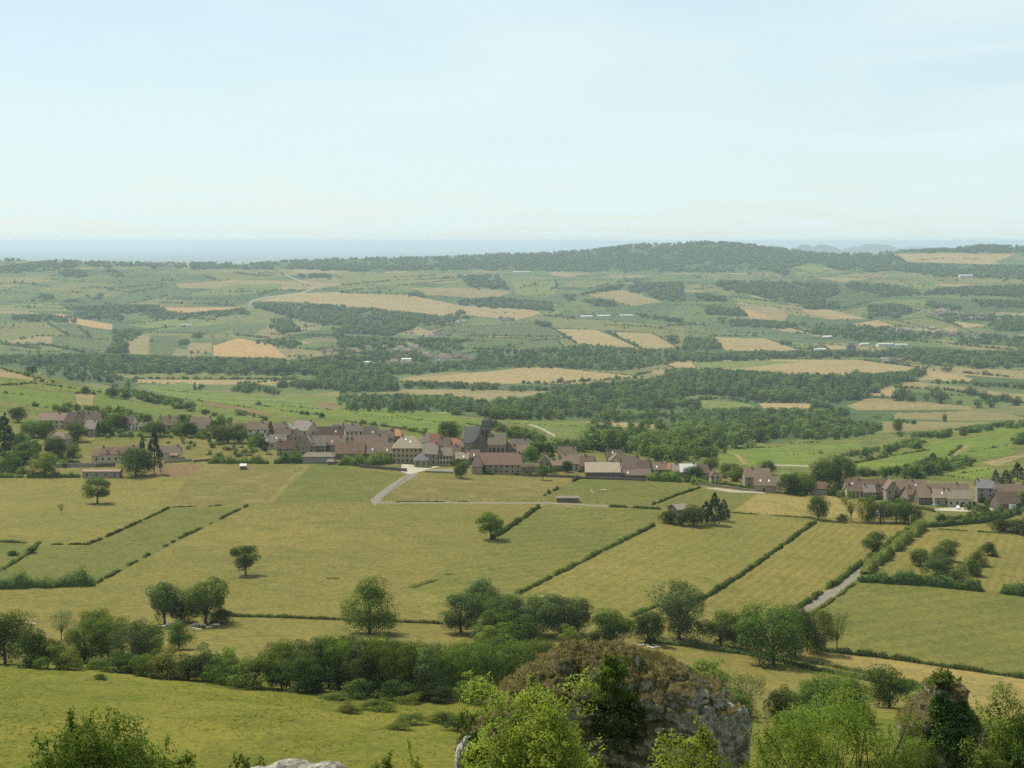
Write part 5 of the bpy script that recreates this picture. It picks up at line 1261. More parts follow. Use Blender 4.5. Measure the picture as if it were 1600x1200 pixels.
MAT['frame'] = m_plain('window_surround', (0.50, 0.44, 0.34), 0.9, 0.1, 2)
MAT['door'] = m_plain('door_wood', (0.12, 0.075, 0.045), 0.8, 0.2, 2)
MAT['bright'] = m_plain('bright_sheet', (0.82, 0.82, 0.80), 0.4, 0.03, 1)
MAT['chimney'] = m_plain('chimney_brick', (0.26, 0.17, 0.12), 0.95, 0.2, 2)

def gable_wall(w, d, hw, hr, hip=0.0):
    mb = MB(); a, b = w / 2, d / 2
    if hip > 0: return mb.box(-a, a, -b, b, -1.2, hw)
    V = [(-a, -b, -1.2), (a, -b, -1.2), (a, b, -1.2), (-a, b, -1.2), (-a, -b, hw), (a, -b, hw), (a, b, hw), (-a, b, hw), (-a, 0, hw + hr), (a, 0, hw + hr)]
    return mb.add(V, [(0, 3, 2, 1), (0, 1, 5, 4), (2, 3, 7, 6), (1, 2, 6, 9, 5), (3, 0, 4, 8, 7), (4, 5, 9, 8), (6, 7, 8, 9)])
def gable_roof(w, d, hw, hr, hip=0.0, ov=0.35, th=0.22):
    """closed roof shell sitting on the walls, ridge along x; hip = how far the ridge ends draw in"""
    mb = MB(); a, b = w / 2 + ov, d / 2 + ov
    sl = hr / (d / 2); z0 = hw - ov * sl + 0.06; zr = hw + hr + 0.06
    r = max(a - hip, 0.02) if hip else a
    top = [(-a, -b, z0 + th), (a, -b, z0 + th), (a, b, z0 + th), (-a, b, z0 + th), (-r, 0, zr + th), (r, 0, zr + th)]
    if hip:
        bot = [(p[0], p[1], z0) for p in top[:4]]
        return mb.add(top + bot, [(0, 1, 5, 4), (2, 3, 4, 5), (1, 2, 5), (3, 0, 4), (6, 7, 1, 0), (7, 8, 2, 1), (8, 9, 3, 2), (9, 6, 0, 3), (9, 8, 7, 6)])
    bot = [(p[0], p[1], p[2] - th) for p in top]
    return mb.add(top + bot, [(0, 1, 5, 4), (2, 3, 4, 5), (7, 6, 10, 11), (9, 8, 11, 10), (6, 7, 1, 0), (8, 9, 3, 2), (7, 11, 5, 1), (11, 8, 2, 5), (9, 10, 4, 3), (10, 6, 0, 4)])

def add_windows(e, w, d, hw, cols, rows, face='front', ww=0.95, wh=1.45, surround=True, arched=False, z0=None, skip=()):
    st = hw / rows
    span = w if face == 'front' else d
    for r in range(rows):
        for c in range(cols):
            if (c, r) in skip: continue
            p = -span / 2 + span * (c + 0.5) / cols; z = st * r + st * 0.32 + (z0 or 0)
            s = 0.16
            def bx(x0, x1, y0, y1, za, zb):
                return MB().box(x0, x1, y0, y1, za, zb) if face == 'front' else MB().box(y0, y1, x0, x1, za, zb)
            if face == 'front': o0, o1, o2 = -d / 2 - 0.05, -d / 2 + 0.1, -d / 2 - 0.09
            elif face == 'right': o0, o1, o2 = w / 2 + 0.05, w / 2 - 0.1, w / 2 + 0.09
            else: o0, o1, o2 = -w / 2 - 0.05, -w / 2 + 0.1, -w / 2 - 0.09
            f = bx(p - ww / 2 - s, p + ww / 2 + s, min(o0, o1), max(o0, o1), z - s, z + wh + s).build('window', MAT['frame'] if surround else WL['dark'], e)
            bx(p - ww / 2, p + ww / 2, min(o2, o1), max(o2, o1), z, z + wh).build('pane', MAT['glass'], f)

HOUSES = []
def house(u0, u1, vt, vb, label, roof='brown', wall='stone', rf=0.42, dep=8.0, yaw=0, gable=False, hip=0.0, win=None, winr=None, winl=None, door=None, chim=(), sky=(), name='house', cat='house', group=None, ov=0.35, mono=False):
    """a house seen between columns u0 and u1, ridge at row vt, foot of the front wall at row vb"""
    uc = (u0 + u1) / 2
    x, y, z = G(uc, vb); s = y / FPX; ext = (u1 - u0) * s
    ya = math.radians(yaw)
    if name == 'house':
        if not chim and not gable: chim = (random.choice((-.85, .85, -.4, .5)),)
        if win is None and not gable and not hip: win = (random.choice((2, 3, 3, 4)), 2)
        if win is None and winl is None and gable: winl = (2, 2)
    if gable:                                   # gable end towards the camera: ridge runs away
        w, d = dep, max(3.0, ext - dep * abs(math.sin(ya))); ya += math.pi / 2; half = w / 2
    else:
        w, d = max(3.0, (ext - dep * abs(math.sin(ya))) / max(math.cos(ya), 0.3)), dep; half = d / 2
    if gable: ridge_d = y
    else: ridge_d = y + half
    zr = ZC - (vt - HY) / FPX * ridge_d - z
    zr = min(max(zr, 2.6), 16.0)
    hr = zr * rf; hw = zr - hr
    k = (ridge_d + (0 if not gable else half)) / y
    cy = y + half
    e = empty(name, (x * cy / y, cy, float(height(x * cy / y, cy)) * 0 + z), ya)
    gable_wall(w, d, hw, hr, hip).build('wall', WL[wall], e)
    rfo = gable_roof(w, d, hw, hr, hip * w / 2 if hip else 0.0, ov).build('roof', RF[roof], e)
    if win: add_windows(e, w, d, hw, *win)
    if winr: add_windows(e, w, d, hw, *winr, face='right')
    if winl: add_windows(e, w, d, hw, *winl, face='left')
    if door is not None:
        p = door * w / 2; MB().box(p - 0.6, p + 0.6, -d / 2 - 0.07, -d / 2 + 0.1, -0.2, 2.1).build('door', MAT['door'], e)
    for c in chim:
        p = c * (w / 2 - 0.6); ch = MB().box(p - 0.45, p + 0.45, -0.35, 0.35, hw + hr * 0.5, hw + hr + 1.3).build('chimney', MAT['chimney'], rfo)
    for (px, q) in sky:                          # small white boxes for the bright specks on the front slope
        cx_, yy = px * w / 2 * 0.9, -d / 2 * (1 - q); zz = hw + hr * q + 0.30
        MB().add([(cx_ - .34, yy - .34, zz - hr / d * 1.0), (cx_ + .38, yy - .5, zz - hr / d * 1.0), (cx_ + .38, yy + .5, zz + hr / d * 1.0), (cx_ - .38, yy + .5, zz + hr / d * 1.0),
                  (cx_ - .34, yy - .34, zz - hr / d + .12), (cx_ + .38, yy - .5, zz - hr / d + .12), (cx_ + .38, yy + .5, zz + hr / d + .12), (cx_ - .38, yy + .5, zz + hr / d + .12)],
                 [(0, 3, 2, 1), (4, 5, 6, 7), (0, 1, 5, 4), (1, 2, 6, 5), (2, 3, 7, 6), (3, 0, 4, 7)]).build('roof_speck', MAT['bright'], rfo)
    tag(e, label, cat, group); HOUSES.append(e)
    e['wd'] = (w, d, hw, hr)
    return e

H = house
# left quarter
H(62, 104, 646, 670, 'long pink-roofed house at the left of the village', 'pink', 'cream', win=(5, 2), chim=(0.5,))
H(102, 126, 644, 672, 'dark brown hipped roof right of the long pink roof', 'dark', 'stone', hip=0.5, rf=.55, dep=10)
H(120, 137, 643, 674, 'steep gable-fronted house among the left brown roofs', 'brown', 'stone', gable=True, rf=.5, dep=10)
H(132, 160, 645, 676, 'tall brown-roofed house with a cream gable on its right', 'brown', 'cream', rf=.5, yaw=-14, winr=(2, 2), chim=(-.8,))
H(134, 154, 657, 682, 'small grey-roofed house below the cream gable', 'grey', 'stone', rf=.5, yaw=-10)
H(140, 152, 641, 668, 'little pyramid-roofed tower behind the left brown roofs', 'pink', 'stone', hip=0.95, rf=.4, dep=4.5)
H(190, 216, 649, 673, 'house with a white gable above the fenced paddock', 'dark', 'white', rf=.5, yaw=-28, dep=7, winr=(2, 2))
H(219, 233, 660, 675, 'low brown outbuilding right of the white gable', 'brown', 'stone', dep=6)
H(77, 110, 676, 700, 'hip-roofed tan house half hidden by garden trees', 'tan', 'grey', hip=0.6, rf=.4, yaw=-12, dep=9)
H(131, 189, 734, 747, 'long low pale building with a flat pinkish roof', 'pink', 'stone', rf=.16, dep=6, win=(4, 1), name='outbuilding', cat='building')
fh = H(159, 199, 699, 723, 'red-roofed farmhouse with two dormers below the paddock', 'maroon', 'cream', win=(4, 1), chim=(-.95,), dep=9)
H(146, 161, 703, 723, 'lower left wing of the red-roofed farmhouse', 'maroon', 'cream', dep=8, win=(1, 1), name='house_wing', cat='house')
H(195, 220, 697, 718, 'maroon roof behind the big dark rounded tree', 'maroon', 'cream', chim=(.1,))
bg = H(248, 282, 697, 718, 'brown-roofed bungalow with a porch right of the conifers', 'brown', 'cream', rf=.5, win=(2, 1), dep=9)
H(243, 258, 650, 674, 'cream gable-fronted cottage left of the broad brown roof', 'brown', 'cream', gable=True, yaw=8, rf=.5, dep=9, win=None)
H(256, 277, 650, 675, 'brown roof adjoining the cream gable-fronted cottage', 'brown', 'stone', rf=.55, chim=(-.2,))
H(296, 332, 652, 674, 'broad brown roof among the trees left of centre', 'brown', 'stone', rf=.5, hip=.2)
H(305, 322, 664, 680, 'low shed below the broad brown roof', 'grey', 'stone', dep=5, name='outbuilding', cat='shed')
H(354, 392, 662, 684, 'long brown roof left of the white-walled house', 'brown', 'stone', rf=.5)
H(388, 421, 659, 686, 'white-walled house left of the pointed spruce', 'brown', 'white', rf=.42, win=(3, 2), chim=(.3,))
# dense middle
H(428, 450, 661, 684, 'brown roof just right of the pointed spruce', 'dark', 'stone', rf=.5)
H(444, 457, 662, 684, 'small house with a bright sunlit gable', 'pale', 'white', gable=True, rf=.45)
H(430, 455, 669, 692, 'low brown roof in front of the sunlit gable', 'brown', 'stone', rf=.45)
H(453, 471, 672, 696, 'tan gabled roof in the dense middle of the village', 'tan', 'stone', gable=True, yaw=-12, rf=.45)
H(455, 498, 658, 690, 'tall house with a large plain cream gable', 'grey', 'cream', rf=.42, yaw=-38, dep=10, winr=(1, 2))
H(414, 448, 679, 702, 'grey-brown roof above a cream wall with bright roof specks', 'grey', 'cream', rf=.5, win=(4, 1), sky=((-.9, .2), (.1, .5)))
H(434, 467, 689, 712, 'maroon roof in front of the grey-brown roof', 'maroon', 'stone', rf=.5)
H(462, 485, 684, 712, 'steep maroon gable below the cream gable', 'maroon', 'stone', gable=True, yaw=-15, rf=.5)
H(480, 510, 681, 708, 'grey weathered barn with a slanted roof in the middle', 'grey', 'grey', rf=.55, yaw=10)
H(498, 541, 667, 692, 'wide dark maroon roof behind the middle row', 'maroon', 'stone', rf=.5, sky=((.3, .4),))
H(507, 541, 681, 706, 'plain brown roof in front of the wide maroon roof', 'brown', 'stone', rf=.55, sky=((-.3, .3),))
H(520, 542, 664, 690, 'grey-roofed house left of the tall windowed house', 'grey', 'cream', rf=.5, chim=(.6,))
H(537, 568, 663, 697, 'tall cream house with stacked windows and a grey roof', 'grey', 'cream', rf=.3, dep=9, yaw=10, win=(4, 3), chim=(-.2, .8))
H(524, 537, 687, 702, 'little tan roof below the tall windowed house', 'tan', 'stone', dep=5)
H(563, 597, 666, 694, 'grey hipped roof right of the tall windowed house', 'grey', 'stone', hip=.5, rf=.5, sky=((.2, .3),))
H(590, 615, 672, 695, 'long low dark roof behind the big cream house', 'dark', 'stone', rf=.5)
H(612, 627, 671, 692, 'small bright orange roof behind the big cream house', 'orange', 'stone', rf=.45, chim=(-.9, .9))
H(554, 606, 680, 706, 'dark barn roof stretching left of the big cream house', 'dark', 'stone', rf=.6, dep=11)
H(525, 570, 692, 718, 'left half of the long dark barn above the gardens', 'maroon', 'dark', rf=.62, dep=11, name='barn', cat='barn')
H(570, 616, 692, 718, 'right half of the long dark barn beside the cream house', 'dark', 'dark', rf=.62, dep=11, name='barn', cat='barn', sky=((.6, .3), (-.5, .35)))
H(474, 523, 707, 724, 'open shed with a low wide tan roof above the gardens', 'tan', 'grey', rf=.35, dep=9, hip=.3, name='shed', cat='shed')
H(491, 503, 716, 723, 'small tan lean-to beside the open shed', 'tan', 'dark', dep=3, rf=.4, name='shed', cat='shed')
H(512, 522, 719, 726, 'second small tan lean-to right of the open shed', 'tan', 'dark', dep=3, rf=.4, name='shed', cat='shed')
# centre round the big cream house and the church
H(614, 661, 682, 724, 'big cream three-storey house with rows of windows and hipped roof', 'tan', 'ochre', hip=.62, rf=.40, dep=13, win=(7, 3), sky=((-.15, .7), (.2, .5)))
H(648, 668, 709, 730, 'small pavilion with a pointed slate roof before the cream house', 'slate', 'stone', hip=.98, rf=.42, dep=6, win=(2, 1), ov=.6, name='pavilion', cat='pavilion')
H(661, 687, 693, 727, 'grey-roofed house with a cream gable right of the pavilion', 'grey', 'stone', rf=.45, dep=9, win=(2, 2), yaw=-8)
H(680, 707, 700, 727, 'low cream house with close-set windows right of the pavilion', 'tan', 'cream', rf=.42, dep=8, win=(5, 2), yaw=6)
H(693, 720, 696, 722, 'brown roof behind the low cream house', 'brown', 'stone', rf=.5)
H(659, 674, 678, 700, 'grey hipped roof behind the cream house', 'grey', 'stone', hip=.5, rf=.55)
H(672, 689, 678, 702, 'red tiled roof behind the cream house', 'red', 'stone', rf=.55)
H(687, 703, 684, 706, 'dark half of the double roof below the big dark tree', 'dark', 'stone', rf=.55)
H(702, 719, 685, 706, 'bright red half of the double roof below the dark tree', 'red', 'stone', rf=.5)
H(716, 736, 688, 708, 'pale grey roof at the foot of the church', 'grey', 'stone', rf=.5, yaw=-20)
H(712, 732, 707, 726, 'low tan roof left of the large maroon-roofed house', 'tan', 'stone', rf=.5, sky=((.3, .3),))
H(729, 749, 703, 724, 'small red roof left of the large maroon-roofed house', 'maroon', 'stone', rf=.55, sky=((.2, .3),))
H(745, 814, 708, 741, 'large maroon-roofed house below the church', 'maroon', 'stone', rf=.52, dep=12, win=(8, 2, 'front', .9, 1.4), chim=(.97,))
H(738, 754, 712, 741, 'dark hipped end of the large maroon-roofed house', 'dark', 'stone', hip=.6, rf=.55, dep=9, name='house_wing')
H(798, 827, 686, 712, 'grey-tan roof right of the church', 'grey', 'stone', rf=.55, dep=9)
H(800, 824, 696, 718, 'brown roof below the grey-tan roof right of church', 'brown', 'cream', rf=.45)
H(842, 862, 713, 735, 'gable-fronted brown cottage on the paddock edge', 'brown', 'stone', gable=True, rf=.45, yaw=-6, dep=8)
H(861, 881, 719, 736, 'low brown house adjoining the gabled cottage', 'brown', 'stone', rf=.45, win=(3, 1))
H(815, 842, 724, 738, 'long stone outhouse left of the gabled cottage', 'dark', 'stone', rf=.35, dep=5, name='outbuilding', cat='outbuilding')
H(872, 900, 698, 722, 'brown roof in front of the shrubby hollow', 'brown', 'stone', rf=.55, chim=(.7,))
H(878, 913, 710, 736, 'broad brown roof above a white end wall', 'brown', 'white', rf=.55, dep=10)
H(905, 931, 712, 738, 'maroon roof left of the long tan barn', 'maroon', 'stone', rf=.6, yaw=-12)
H(914, 968, 723, 748, 'long barn with a plain tan-grey roof', 'tan', 'dark', rf=.55, dep=13, name='barn', cat='barn')
H(947, 974, 703, 728, 'tall dark house with two end chimneys behind the barn', 'dark', 'stone', rf=.5, chim=(-.95, .95), sky=((-.3, .6),))
H(952, 973, 711, 734, 'small tan gable behind the long barn', 'tan', 'cream', gable=True, rf=.4)
H(971, 998, 713, 742, 'dark brown pitched roof right of the long barn', 'dark', 'stone', rf=.6, dep=10)
H(995, 1019, 719, 744, 'brown gabled roof at the start of the right row', 'brown', 'stone', rf=.55, yaw=-18)
H(962, 1016, 733, 748, 'low brown lean-to with roof lights beside the barn', 'dark', 'dark', rf=.6, dep=8, sky=((-.7, .4), (-.35, .35)), name='outbuilding', cat='outbuilding')
H(1015, 1040, 722, 744, 'brown roof left of the small orange roof', 'brown', 'stone', rf=.5, sky=((-.2, .3),))
H(1037, 1056, 724, 744, 'small orange roof in the right row', 'orange', 'stone', rf=.5)
H(1050, 1066, 725, 746, 'grey-brown roof right of the small orange roof', 'grey', 'stone', rf=.5)
H(1062, 1087, 725, 748, 'pale sheet-metal roof in the right row', 'pale', 'stone', rf=.5)
H(1085, 1109, 726, 750, 'last brown roof of the right row', 'brown', 'stone', rf=.5, hip=.4)
H(1109, 1123, 737, 756, 'little end cottage with a pale gable', 'brown', 'cream', gable=True, rf=.4)
H(1162, 1202, 732, 762, 'back part of the two-part stone house', 'brown', 'stone', rf=.42, dep=9, win=None)
H(1177, 1214, 744, 769, 'front part of the two-part stone house with white roof specks', 'brown', 'stone', rf=.55, dep=9, yaw=-10, sky=((-.5, .45), (.4, .45)), door=-.1, name='house_wing')
H(1211, 1221, 750, 766, 'small grey lean-to at the two-part stone house', 'grey', 'white', rf=.3, dep=4, name='shed', cat='shed')
# right hamlet
H(1266, 1289, 753, 773, 'small square barn with a maroon roof', 'maroon', 'stone', rf=.5, dep=6, name='barn', cat='barn')
H(1320, 1390, 749, 775, 'long maroon-roofed row at the left of the right hamlet', 'maroon', 'stone', rf=.55, dep=10, sky=((-.8, .5),))
H(1322, 1348, 757, 778, 'cream-walled cottage before the long maroon row', 'brown', 'cream', rf=.5, dep=6)
H(1348, 1366, 758, 780, 'grey-roofed cottage before the long maroon row', 'grey', 'stone', rf=.5, dep=6)
H(1364, 1384, 757, 780, 'maroon-roofed cottage before the long maroon row', 'maroon', 'stone', rf=.5, dep=6)
H(1382, 1402, 752, 784, 'gable-fronted grey stone house in the right hamlet', 'brown', 'stone', gable=True, rf=.4)
H(1400, 1446, 751, 774, 'brown roofs behind the gable-fronted stone house', 'brown', 'stone', rf=.55, sky=((.3, .4),), chim=(.1,))
H(1446, 1512, 756, 776, 'long grey-brown roof at the back of the right hamlet', 'dark', 'stone', rf=.6)
H(1411, 1435, 760, 784, 'maroon gabled barn in the right hamlet', 'maroon', 'stone', rf=.5, yaw=12, win=(1, 1))
H(1432, 1461, 764, 789, 'dark stone barn without windows in the right hamlet', 'dark', 'dark', rf=.5, dep=10)
H(1457, 1481, 765, 791, 'pink-roofed cottage with two windows in the right hamlet', 'pink', 'stone', rf=.45, win=(2, 1), sky=((.1, .5),))
H(1477, 1516, 766, 792, 'tan-roofed house facing the parking yard', 'tan', 'cream', rf=.48, dep=9, win=(4, 1), door=.1)
H(1524, 1553, 750, 786, 'tall grey house with a slate roof and end chimneys', 'slate', 'grey', rf=.32, dep=8, chim=(-.98, .98), yaw=-8, win=(2, 3))
H(1553, 1604, 757, 786, 'wide brown roof right of the tall slate-roofed house', 'brown', 'stone', rf=.55, dep=12)
H(1551, 1591, 769, 797, 'brown barn with a white door at the right edge', 'dark', 'dark', rf=.6, dep=10, yaw=10, name='barn', cat='barn')
bx_, by_, bz_ = G(1582, 798)
tag(MB().box(-1.7, 1.7, -0.15, 0.15, 0, 3.0).box(-1.72, 1.72, -0.2, 0.18, 2.9, 3.1).box(-0.05, 0.05, -0.2, 0.18, 0, 3).build('barn_door', MAT['bright'], None, loc=(bx_, by_, bz_)), 'white double barn door at the right edge barn', 'door')
H(1044, 1076, 788, 811, 'low grey farm shed half hidden by conifers and bushes', 'grey', 'dark', rf=.3, dep=9, yaw=25, name='shed', cat='shed')
H(376, 385, 725, 734, 'tiny white-roofed hut alone in the rough paddock', 'pale', 'dark', rf=.3, dep=3, name='hut', cat='hut')
H(870, 904, 777, 785, 'low field shelter beside the level lane', 'grey', 'dark', rf=.25, dep=4, name='shelter', cat='shelter')

def dormer(e, px):
    w, d, hw, hr = e['wd']; roof = [c for c in e.children if c.name.startswith('roof')][0]
    dm = MB().box(px - .7, px + .7, -d / 2 + .6, -d / 2 + 3.2, hw + .2, hw + 1.7).build('dormer', WL['cream'], roof)
    MB().add([(px - .9, -d / 2 + .4, hw + 1.65), (px + .9, -d / 2 + .4, hw + 1.65), (px, -d / 2 + .4, hw + 2.5), (px - .9, -d / 2 + 3.4, hw + 1.65), (px + .9, -d / 2 + 3.4, hw + 1.65), (px, -d / 2 + 3.4, hw + 2.5)], [(0, 1, 2), (3, 5, 4), (0, 2, 5, 3), (1, 4, 5, 2), (0, 3, 4, 1)]).build('dormer_roof', RF['maroon'], roof)
for q in (-3.2, 3.0): dormer(fh, q)
w, d, hw, hr = bg['wd']
pr = MB().add([(w * .1, -d / 2 - 2.6, hw * .72), (w / 2, -d / 2 - 2.6, hw * .72), (w / 2, -d / 2, hw * .98), (w * .1, -d / 2, hw * .98), (w * .1, -d / 2 - 2.6, hw * .72 + .2), (w / 2, -d / 2 - 2.6, hw * .72 + .2), (w / 2, -d / 2, hw * .98 + .2), (w * .1, -d / 2, hw * .98 + .2)], [(0, 3, 2, 1), (4, 5, 6, 7), (0, 1, 5, 4), (1, 2, 6, 5), (3, 0, 4, 7)]).build('porch_roof', RF['brown'], bg)
for q in (w * .12, w * .48): MB().box(q - .1, q + .1, -d / 2 - 2.5, -d / 2 - 2.3, -1, hw * .72).build('porch_post', MAT['door'], bg)
# church
def church():
    x, y, z = G(756, 716); s = y / FPX
    e = empty('church', (x, y, z), math.radians(-6))
    px = lambda u: (u - 756) * s
    def top(v, dd=0.0): return ZC - (v - HY) / FPX * (y + dd) - z
    # high choir with a dark steep roof, left
    w0, w1 = px(721), px(751)
    hw, hr = top(690, 14), top(667, 14) - top(690, 14)
    c = (w0 + w1) / 2
    gable_wall(w1 - w0, 11, hw, hr).build('nave_wall', WL['stone'], e, loc=(c, 14, 0))
    gable_roof(w1 - w0, 11, hw, hr, 0, .3).build('nave_roof', RF['slate'], e, loc=(c, 14, 0))
    # tower over the crossing
    tx = px(755.5); tw = 6.2
    zt = top(668, 8)
    t = MB().box(tx - tw / 2, tx + tw / 2, 5, 5 + tw, -1, zt).build('tower', WL['dark'], e)
    MB().box(tx - tw / 2 - .15, tx + tw / 2 + .15, 4.85, 5 + tw + .15, zt - .5, zt).build('cornice', WL['stone'], t)
    for q in (-1.1, 1.1):
        MB().box(tx + q - .45, tx + q + .45, 4.9, 5.1, zt - 4.2, zt - 1.6).build('belfry_opening', MAT['glass'], t)
    b = tw / 2 + .3; zs = top(650.5, 8); my = 5 + tw / 2
    k = 0.62
    sp = MB().add([(tx - b * k, my - b * k, zt), (tx + b * k, my - b * k, zt), (tx + b * k, my + b * k, zt), (tx - b * k, my + b * k, zt),
                   (tx - b * k * .8, my - b * k * .8, zt + (zs - zt) * .62), (tx + b * k * .8, my - b * k * .8, zt + (zs - zt) * .62), (tx + b * k * .8, my + b * k * .8, zt + (zs - zt) * .62), (tx - b * k * .8, my + b * k * .8, zt + (zs - zt) * .62), (tx, my, zs)],
                  [(0, 1, 5, 4), (1, 2, 6, 5), (2, 3, 7, 6), (3, 0, 4, 7), (4, 5, 8), (5, 6, 8), (6, 7, 8), (7, 4, 8)])
    spo = sp.build('spire', RF['slate'], e)
    MB().tube([(tx, my, zs - .3), (tx, my, zs + 1.2)], [.07, .05], 5).box(tx - .4, tx + .4, my - .05, my + .05, zs + .6, zs + .75).build('cross', MAT['glass'], spo)
    # transept with a stone gable towards the viewer
    w0, w1 = px(737), px(762)
    gable_wall(9, w1 - w0, top(694), top(680) - top(694)).build('transept_wall', WL['dark'], e, loc=((w0 + w1) / 2, 4.5, 0), rz=math.pi / 2)
    gable_roof(9, w1 - w0, top(694), top(680) - top(694), 0, .2).build('transept_roof', RF['dark'], e, loc=((w0 + w1) / 2, 4.5, 0), rz=math.pi / 2)
    # lower nave with a tan roof, right
    w0, w1 = px(762), px(790)
    hw, hr = top(693, 5), top(678, 5) - top(693, 5)
    gable_wall(w1 - w0, 10, hw, hr).build('aisle_wall', WL['stone'], e, loc=((w0 + w1) / 2, 5, 0))
    gable_roof(w1 - w0, 10, hw, hr, 0, .3).build('aisle_roof', RF['tan'], e, loc=((w0 + w1) / 2, 5, 0))
    for q in range(4):
        xx = w0 + (w1 - w0) * (q + .55) / 4.2
        MB().box(xx - .4, xx + .4, -.12, .1, hw * .3, hw * .78).build('window', MAT['glass'], e)
        MB().box(xx + .85, xx + 1.35, -1.0, .1, -1, hw * .8).build('buttress', WL['stone'], e)
    # round end on the far right
    ax = px(793); mb = MB(); n = 10; hh = top(700, 5); R = 4.2
    ring = [(ax + R * math.cos(2 * math.pi * k / n), 5 + R * math.sin(2 * math.pi * k / n)) for k in range(n)]
    mb.add([(a, b, -1) for a, b in ring] + [(a, b, hh) for a, b in ring], [(k, (k + 1) % n, n + (k + 1) % n, n + k) for k in range(n)])
    mb.build('apse_wall', WL['dark'], e)
    mb = MB().add([(ax + (a - ax) * 1.08, 5 + (b - 5) * 1.08, hh - .1) for a, b in ring] + [(ax, 5, top(690, 5))], [(k, (k + 1) % n, n) for k in range(n)] + [tuple(range(n))[::-1]])
    mb.build('apse_roof', RF['maroon'], e)
    tag(e, 'grey stone church with a squat spire and steep slate roof', 'church')
church()

# walls, caravan, cars, parasol
def wall_line(u0, v0, u1, v1, hm, label, mat='stone', th=.5):
    a, b = Vector(G(u0, v0)), Vector(G(u1, v1)); n = max(2, int((b - a).length / 4)); mb = MB()
    for k in range(n):
        p, q = a.lerp(b, k / n), a.lerp(b, (k + 1) / n)
        zp, zq = float(height(p.x, p.y)) - .3, float(height(q.x, q.y)) - .3
        V = [(p.x, p.y, zp), (q.x, q.y, zq), (q.x, q.y + th, zq), (p.x, p.y + th, zp), (p.x, p.y, zp + hm + .3), (q.x, q.y, zq + hm + .3), (q.x, q.y + th, zq + hm + .3), (p.x, p.y + th, zp + hm + .3)]
        mb.add(V, [(4, 5, 6, 7), (0, 1, 5, 4), (2, 3, 7, 6)] + ([(3, 0, 4, 7)] if k == 0 else []) + ([(1, 2, 6, 5)] if k == n - 1 else []))
    tag(mb.build('stone_wall', WL[mat]), label, 'wall')
wall_line(88, 731, 150, 730, 2.4, 'long grey wall in front of the red-roofed farmhouse', 'grey')
wall_line(150, 730, 180, 729, 2.0, 'dark continuation of the long grey wall', 'dark')
wall_line(256, 724, 300, 721, 1.6, 'stone wall right of the tall narrow conifer')
wall_line(302, 722, 345, 719, 1.2, 'low wall left of the village gardens', 'dark')
wall_line(560, 730, 636, 737, 1.7, 'garden wall below the long dark barn', 'dark')
wall_line(664, 738, 708, 740, 1.0, 'terrace wall below the low cream house')
wall_line(815, 744, 905, 747, 1.3, 'garden wall below the gabled cottage', 'dark')
wall_line(905, 748, 1010, 752, 1.2, 'field wall below the long tan barn', 'dark')
wall_line(1092, 757, 1180, 768, 1.0, 'low wall above the white chalk track', 'stone')

def rounded_box(w, d, h, bev, mat, name, parent=None, loc=(0, 0, 0)):
    import bmesh
    bm = bmesh.new(); bmesh.ops.create_cube(bm, size=1)
    for v in bm.verts: v.co = Vector((v.co.x * w, v.co.y * d, v.co.z * h))
    bmesh.ops.bevel(bm, geom=bm.edges[:], offset=bev, segments=3, affect='EDGES')
    me = bpy.data.meshes.new(name); bm.to_mesh(me); bm.free(); me.materials.append(mat)
    return link(name, me, parent, loc)
MAT['tyre'] = m_plain('tyre', (0.02, 0.02, 0.02), 0.9, 0.1, 4)
def wheel(e, x, y, r=.32):
    mb = MB().tube([(x, y - .1, r), (x, y + .1, r)], [r, r], 12); mb.build('wheel', MAT['tyre'], e)
x, y, z = G(49, 695)
e = empty('caravan', (x, y, z), .25); rounded_box(4.6, 2.1, 2.1, .35, MAT['bright'], 'body', e, (0, 0, 1.5))
for sx in (-1.2, 1.2): MB().box(sx - .5, sx + .5, -1.09, -1.0, 1.5, 2.1).build('window', MAT['glass'], e)
wheel(e, 0, -.95); wheel(e, 0, .95); MB().tube([(2.2, 0, .6), (3.3, 0, .5)], [.05, .05], 6).build('drawbar', MAT['tyre'], e)
tag(e, 'white caravan parked among garden trees at the left', 'caravan')
def car(u, v, col, label, rz):
    x, y, z = G(u, v); e = empty('parked_car', (x, y, z), rz)
    prof = [(-2.05, .35), (-2.1, .8), (-1.95, .95), (-1.2, 1.0), (-.75, 1.42), (.9, 1.45), (1.55, 1.05), (2.05, .95), (2.1, .4)]
    mb = MB(); n = len(prof)
    V = [(a, -.82 + (.12 if b > 1.1 else 0), b) for a, b in prof] + [(a, .82 - (.12 if b > 1.1 else 0), b) for a, b in prof]
    mb.add(V, [(k, k + 1, n + k + 1, n + k)[::-1] for k in range(n - 1)] + [tuple(range(n)), tuple(range(n, 2 * n))[::-1], (0, n - 1, 2 * n - 1, n)[::-1]])
    mb.build('body', col, e)
    for sy in (-1, 1): MB().box(-.7, 1.2, sy * .76 - .07, sy * .76 + .07, 1.03, 1.34).build('side_window', MAT['glass'], e)
    for sx in (-1.3, 1.3):
        for sy in (-.75, .75): wheel(e, sx, sy)
    tag(e, label, 'car')
car(1497, 795, MAT['bright'], 'white car parked facing the tan-roofed house', 1.2)
car(1521, 790, WL['grey'], 'silver car parked beside the tall slate-roofed house', .1)
x, y, z = G(1460, 795)
e = empty('parasol', (x, y, z)); MB().tube([(0, 0, 0), (0, 0, 2.5)], [.04, .04], 6).build('pole', MAT['frame'], e)
mb = MB(); mb.add([(1.6 * math.cos(k * math.pi / 4), 1.6 * math.sin(k * math.pi / 4), 2.1) for k in range(8)] + [(0, 0, 2.75)], [(k, (k + 1) % 8, 8) for k in range(8)])
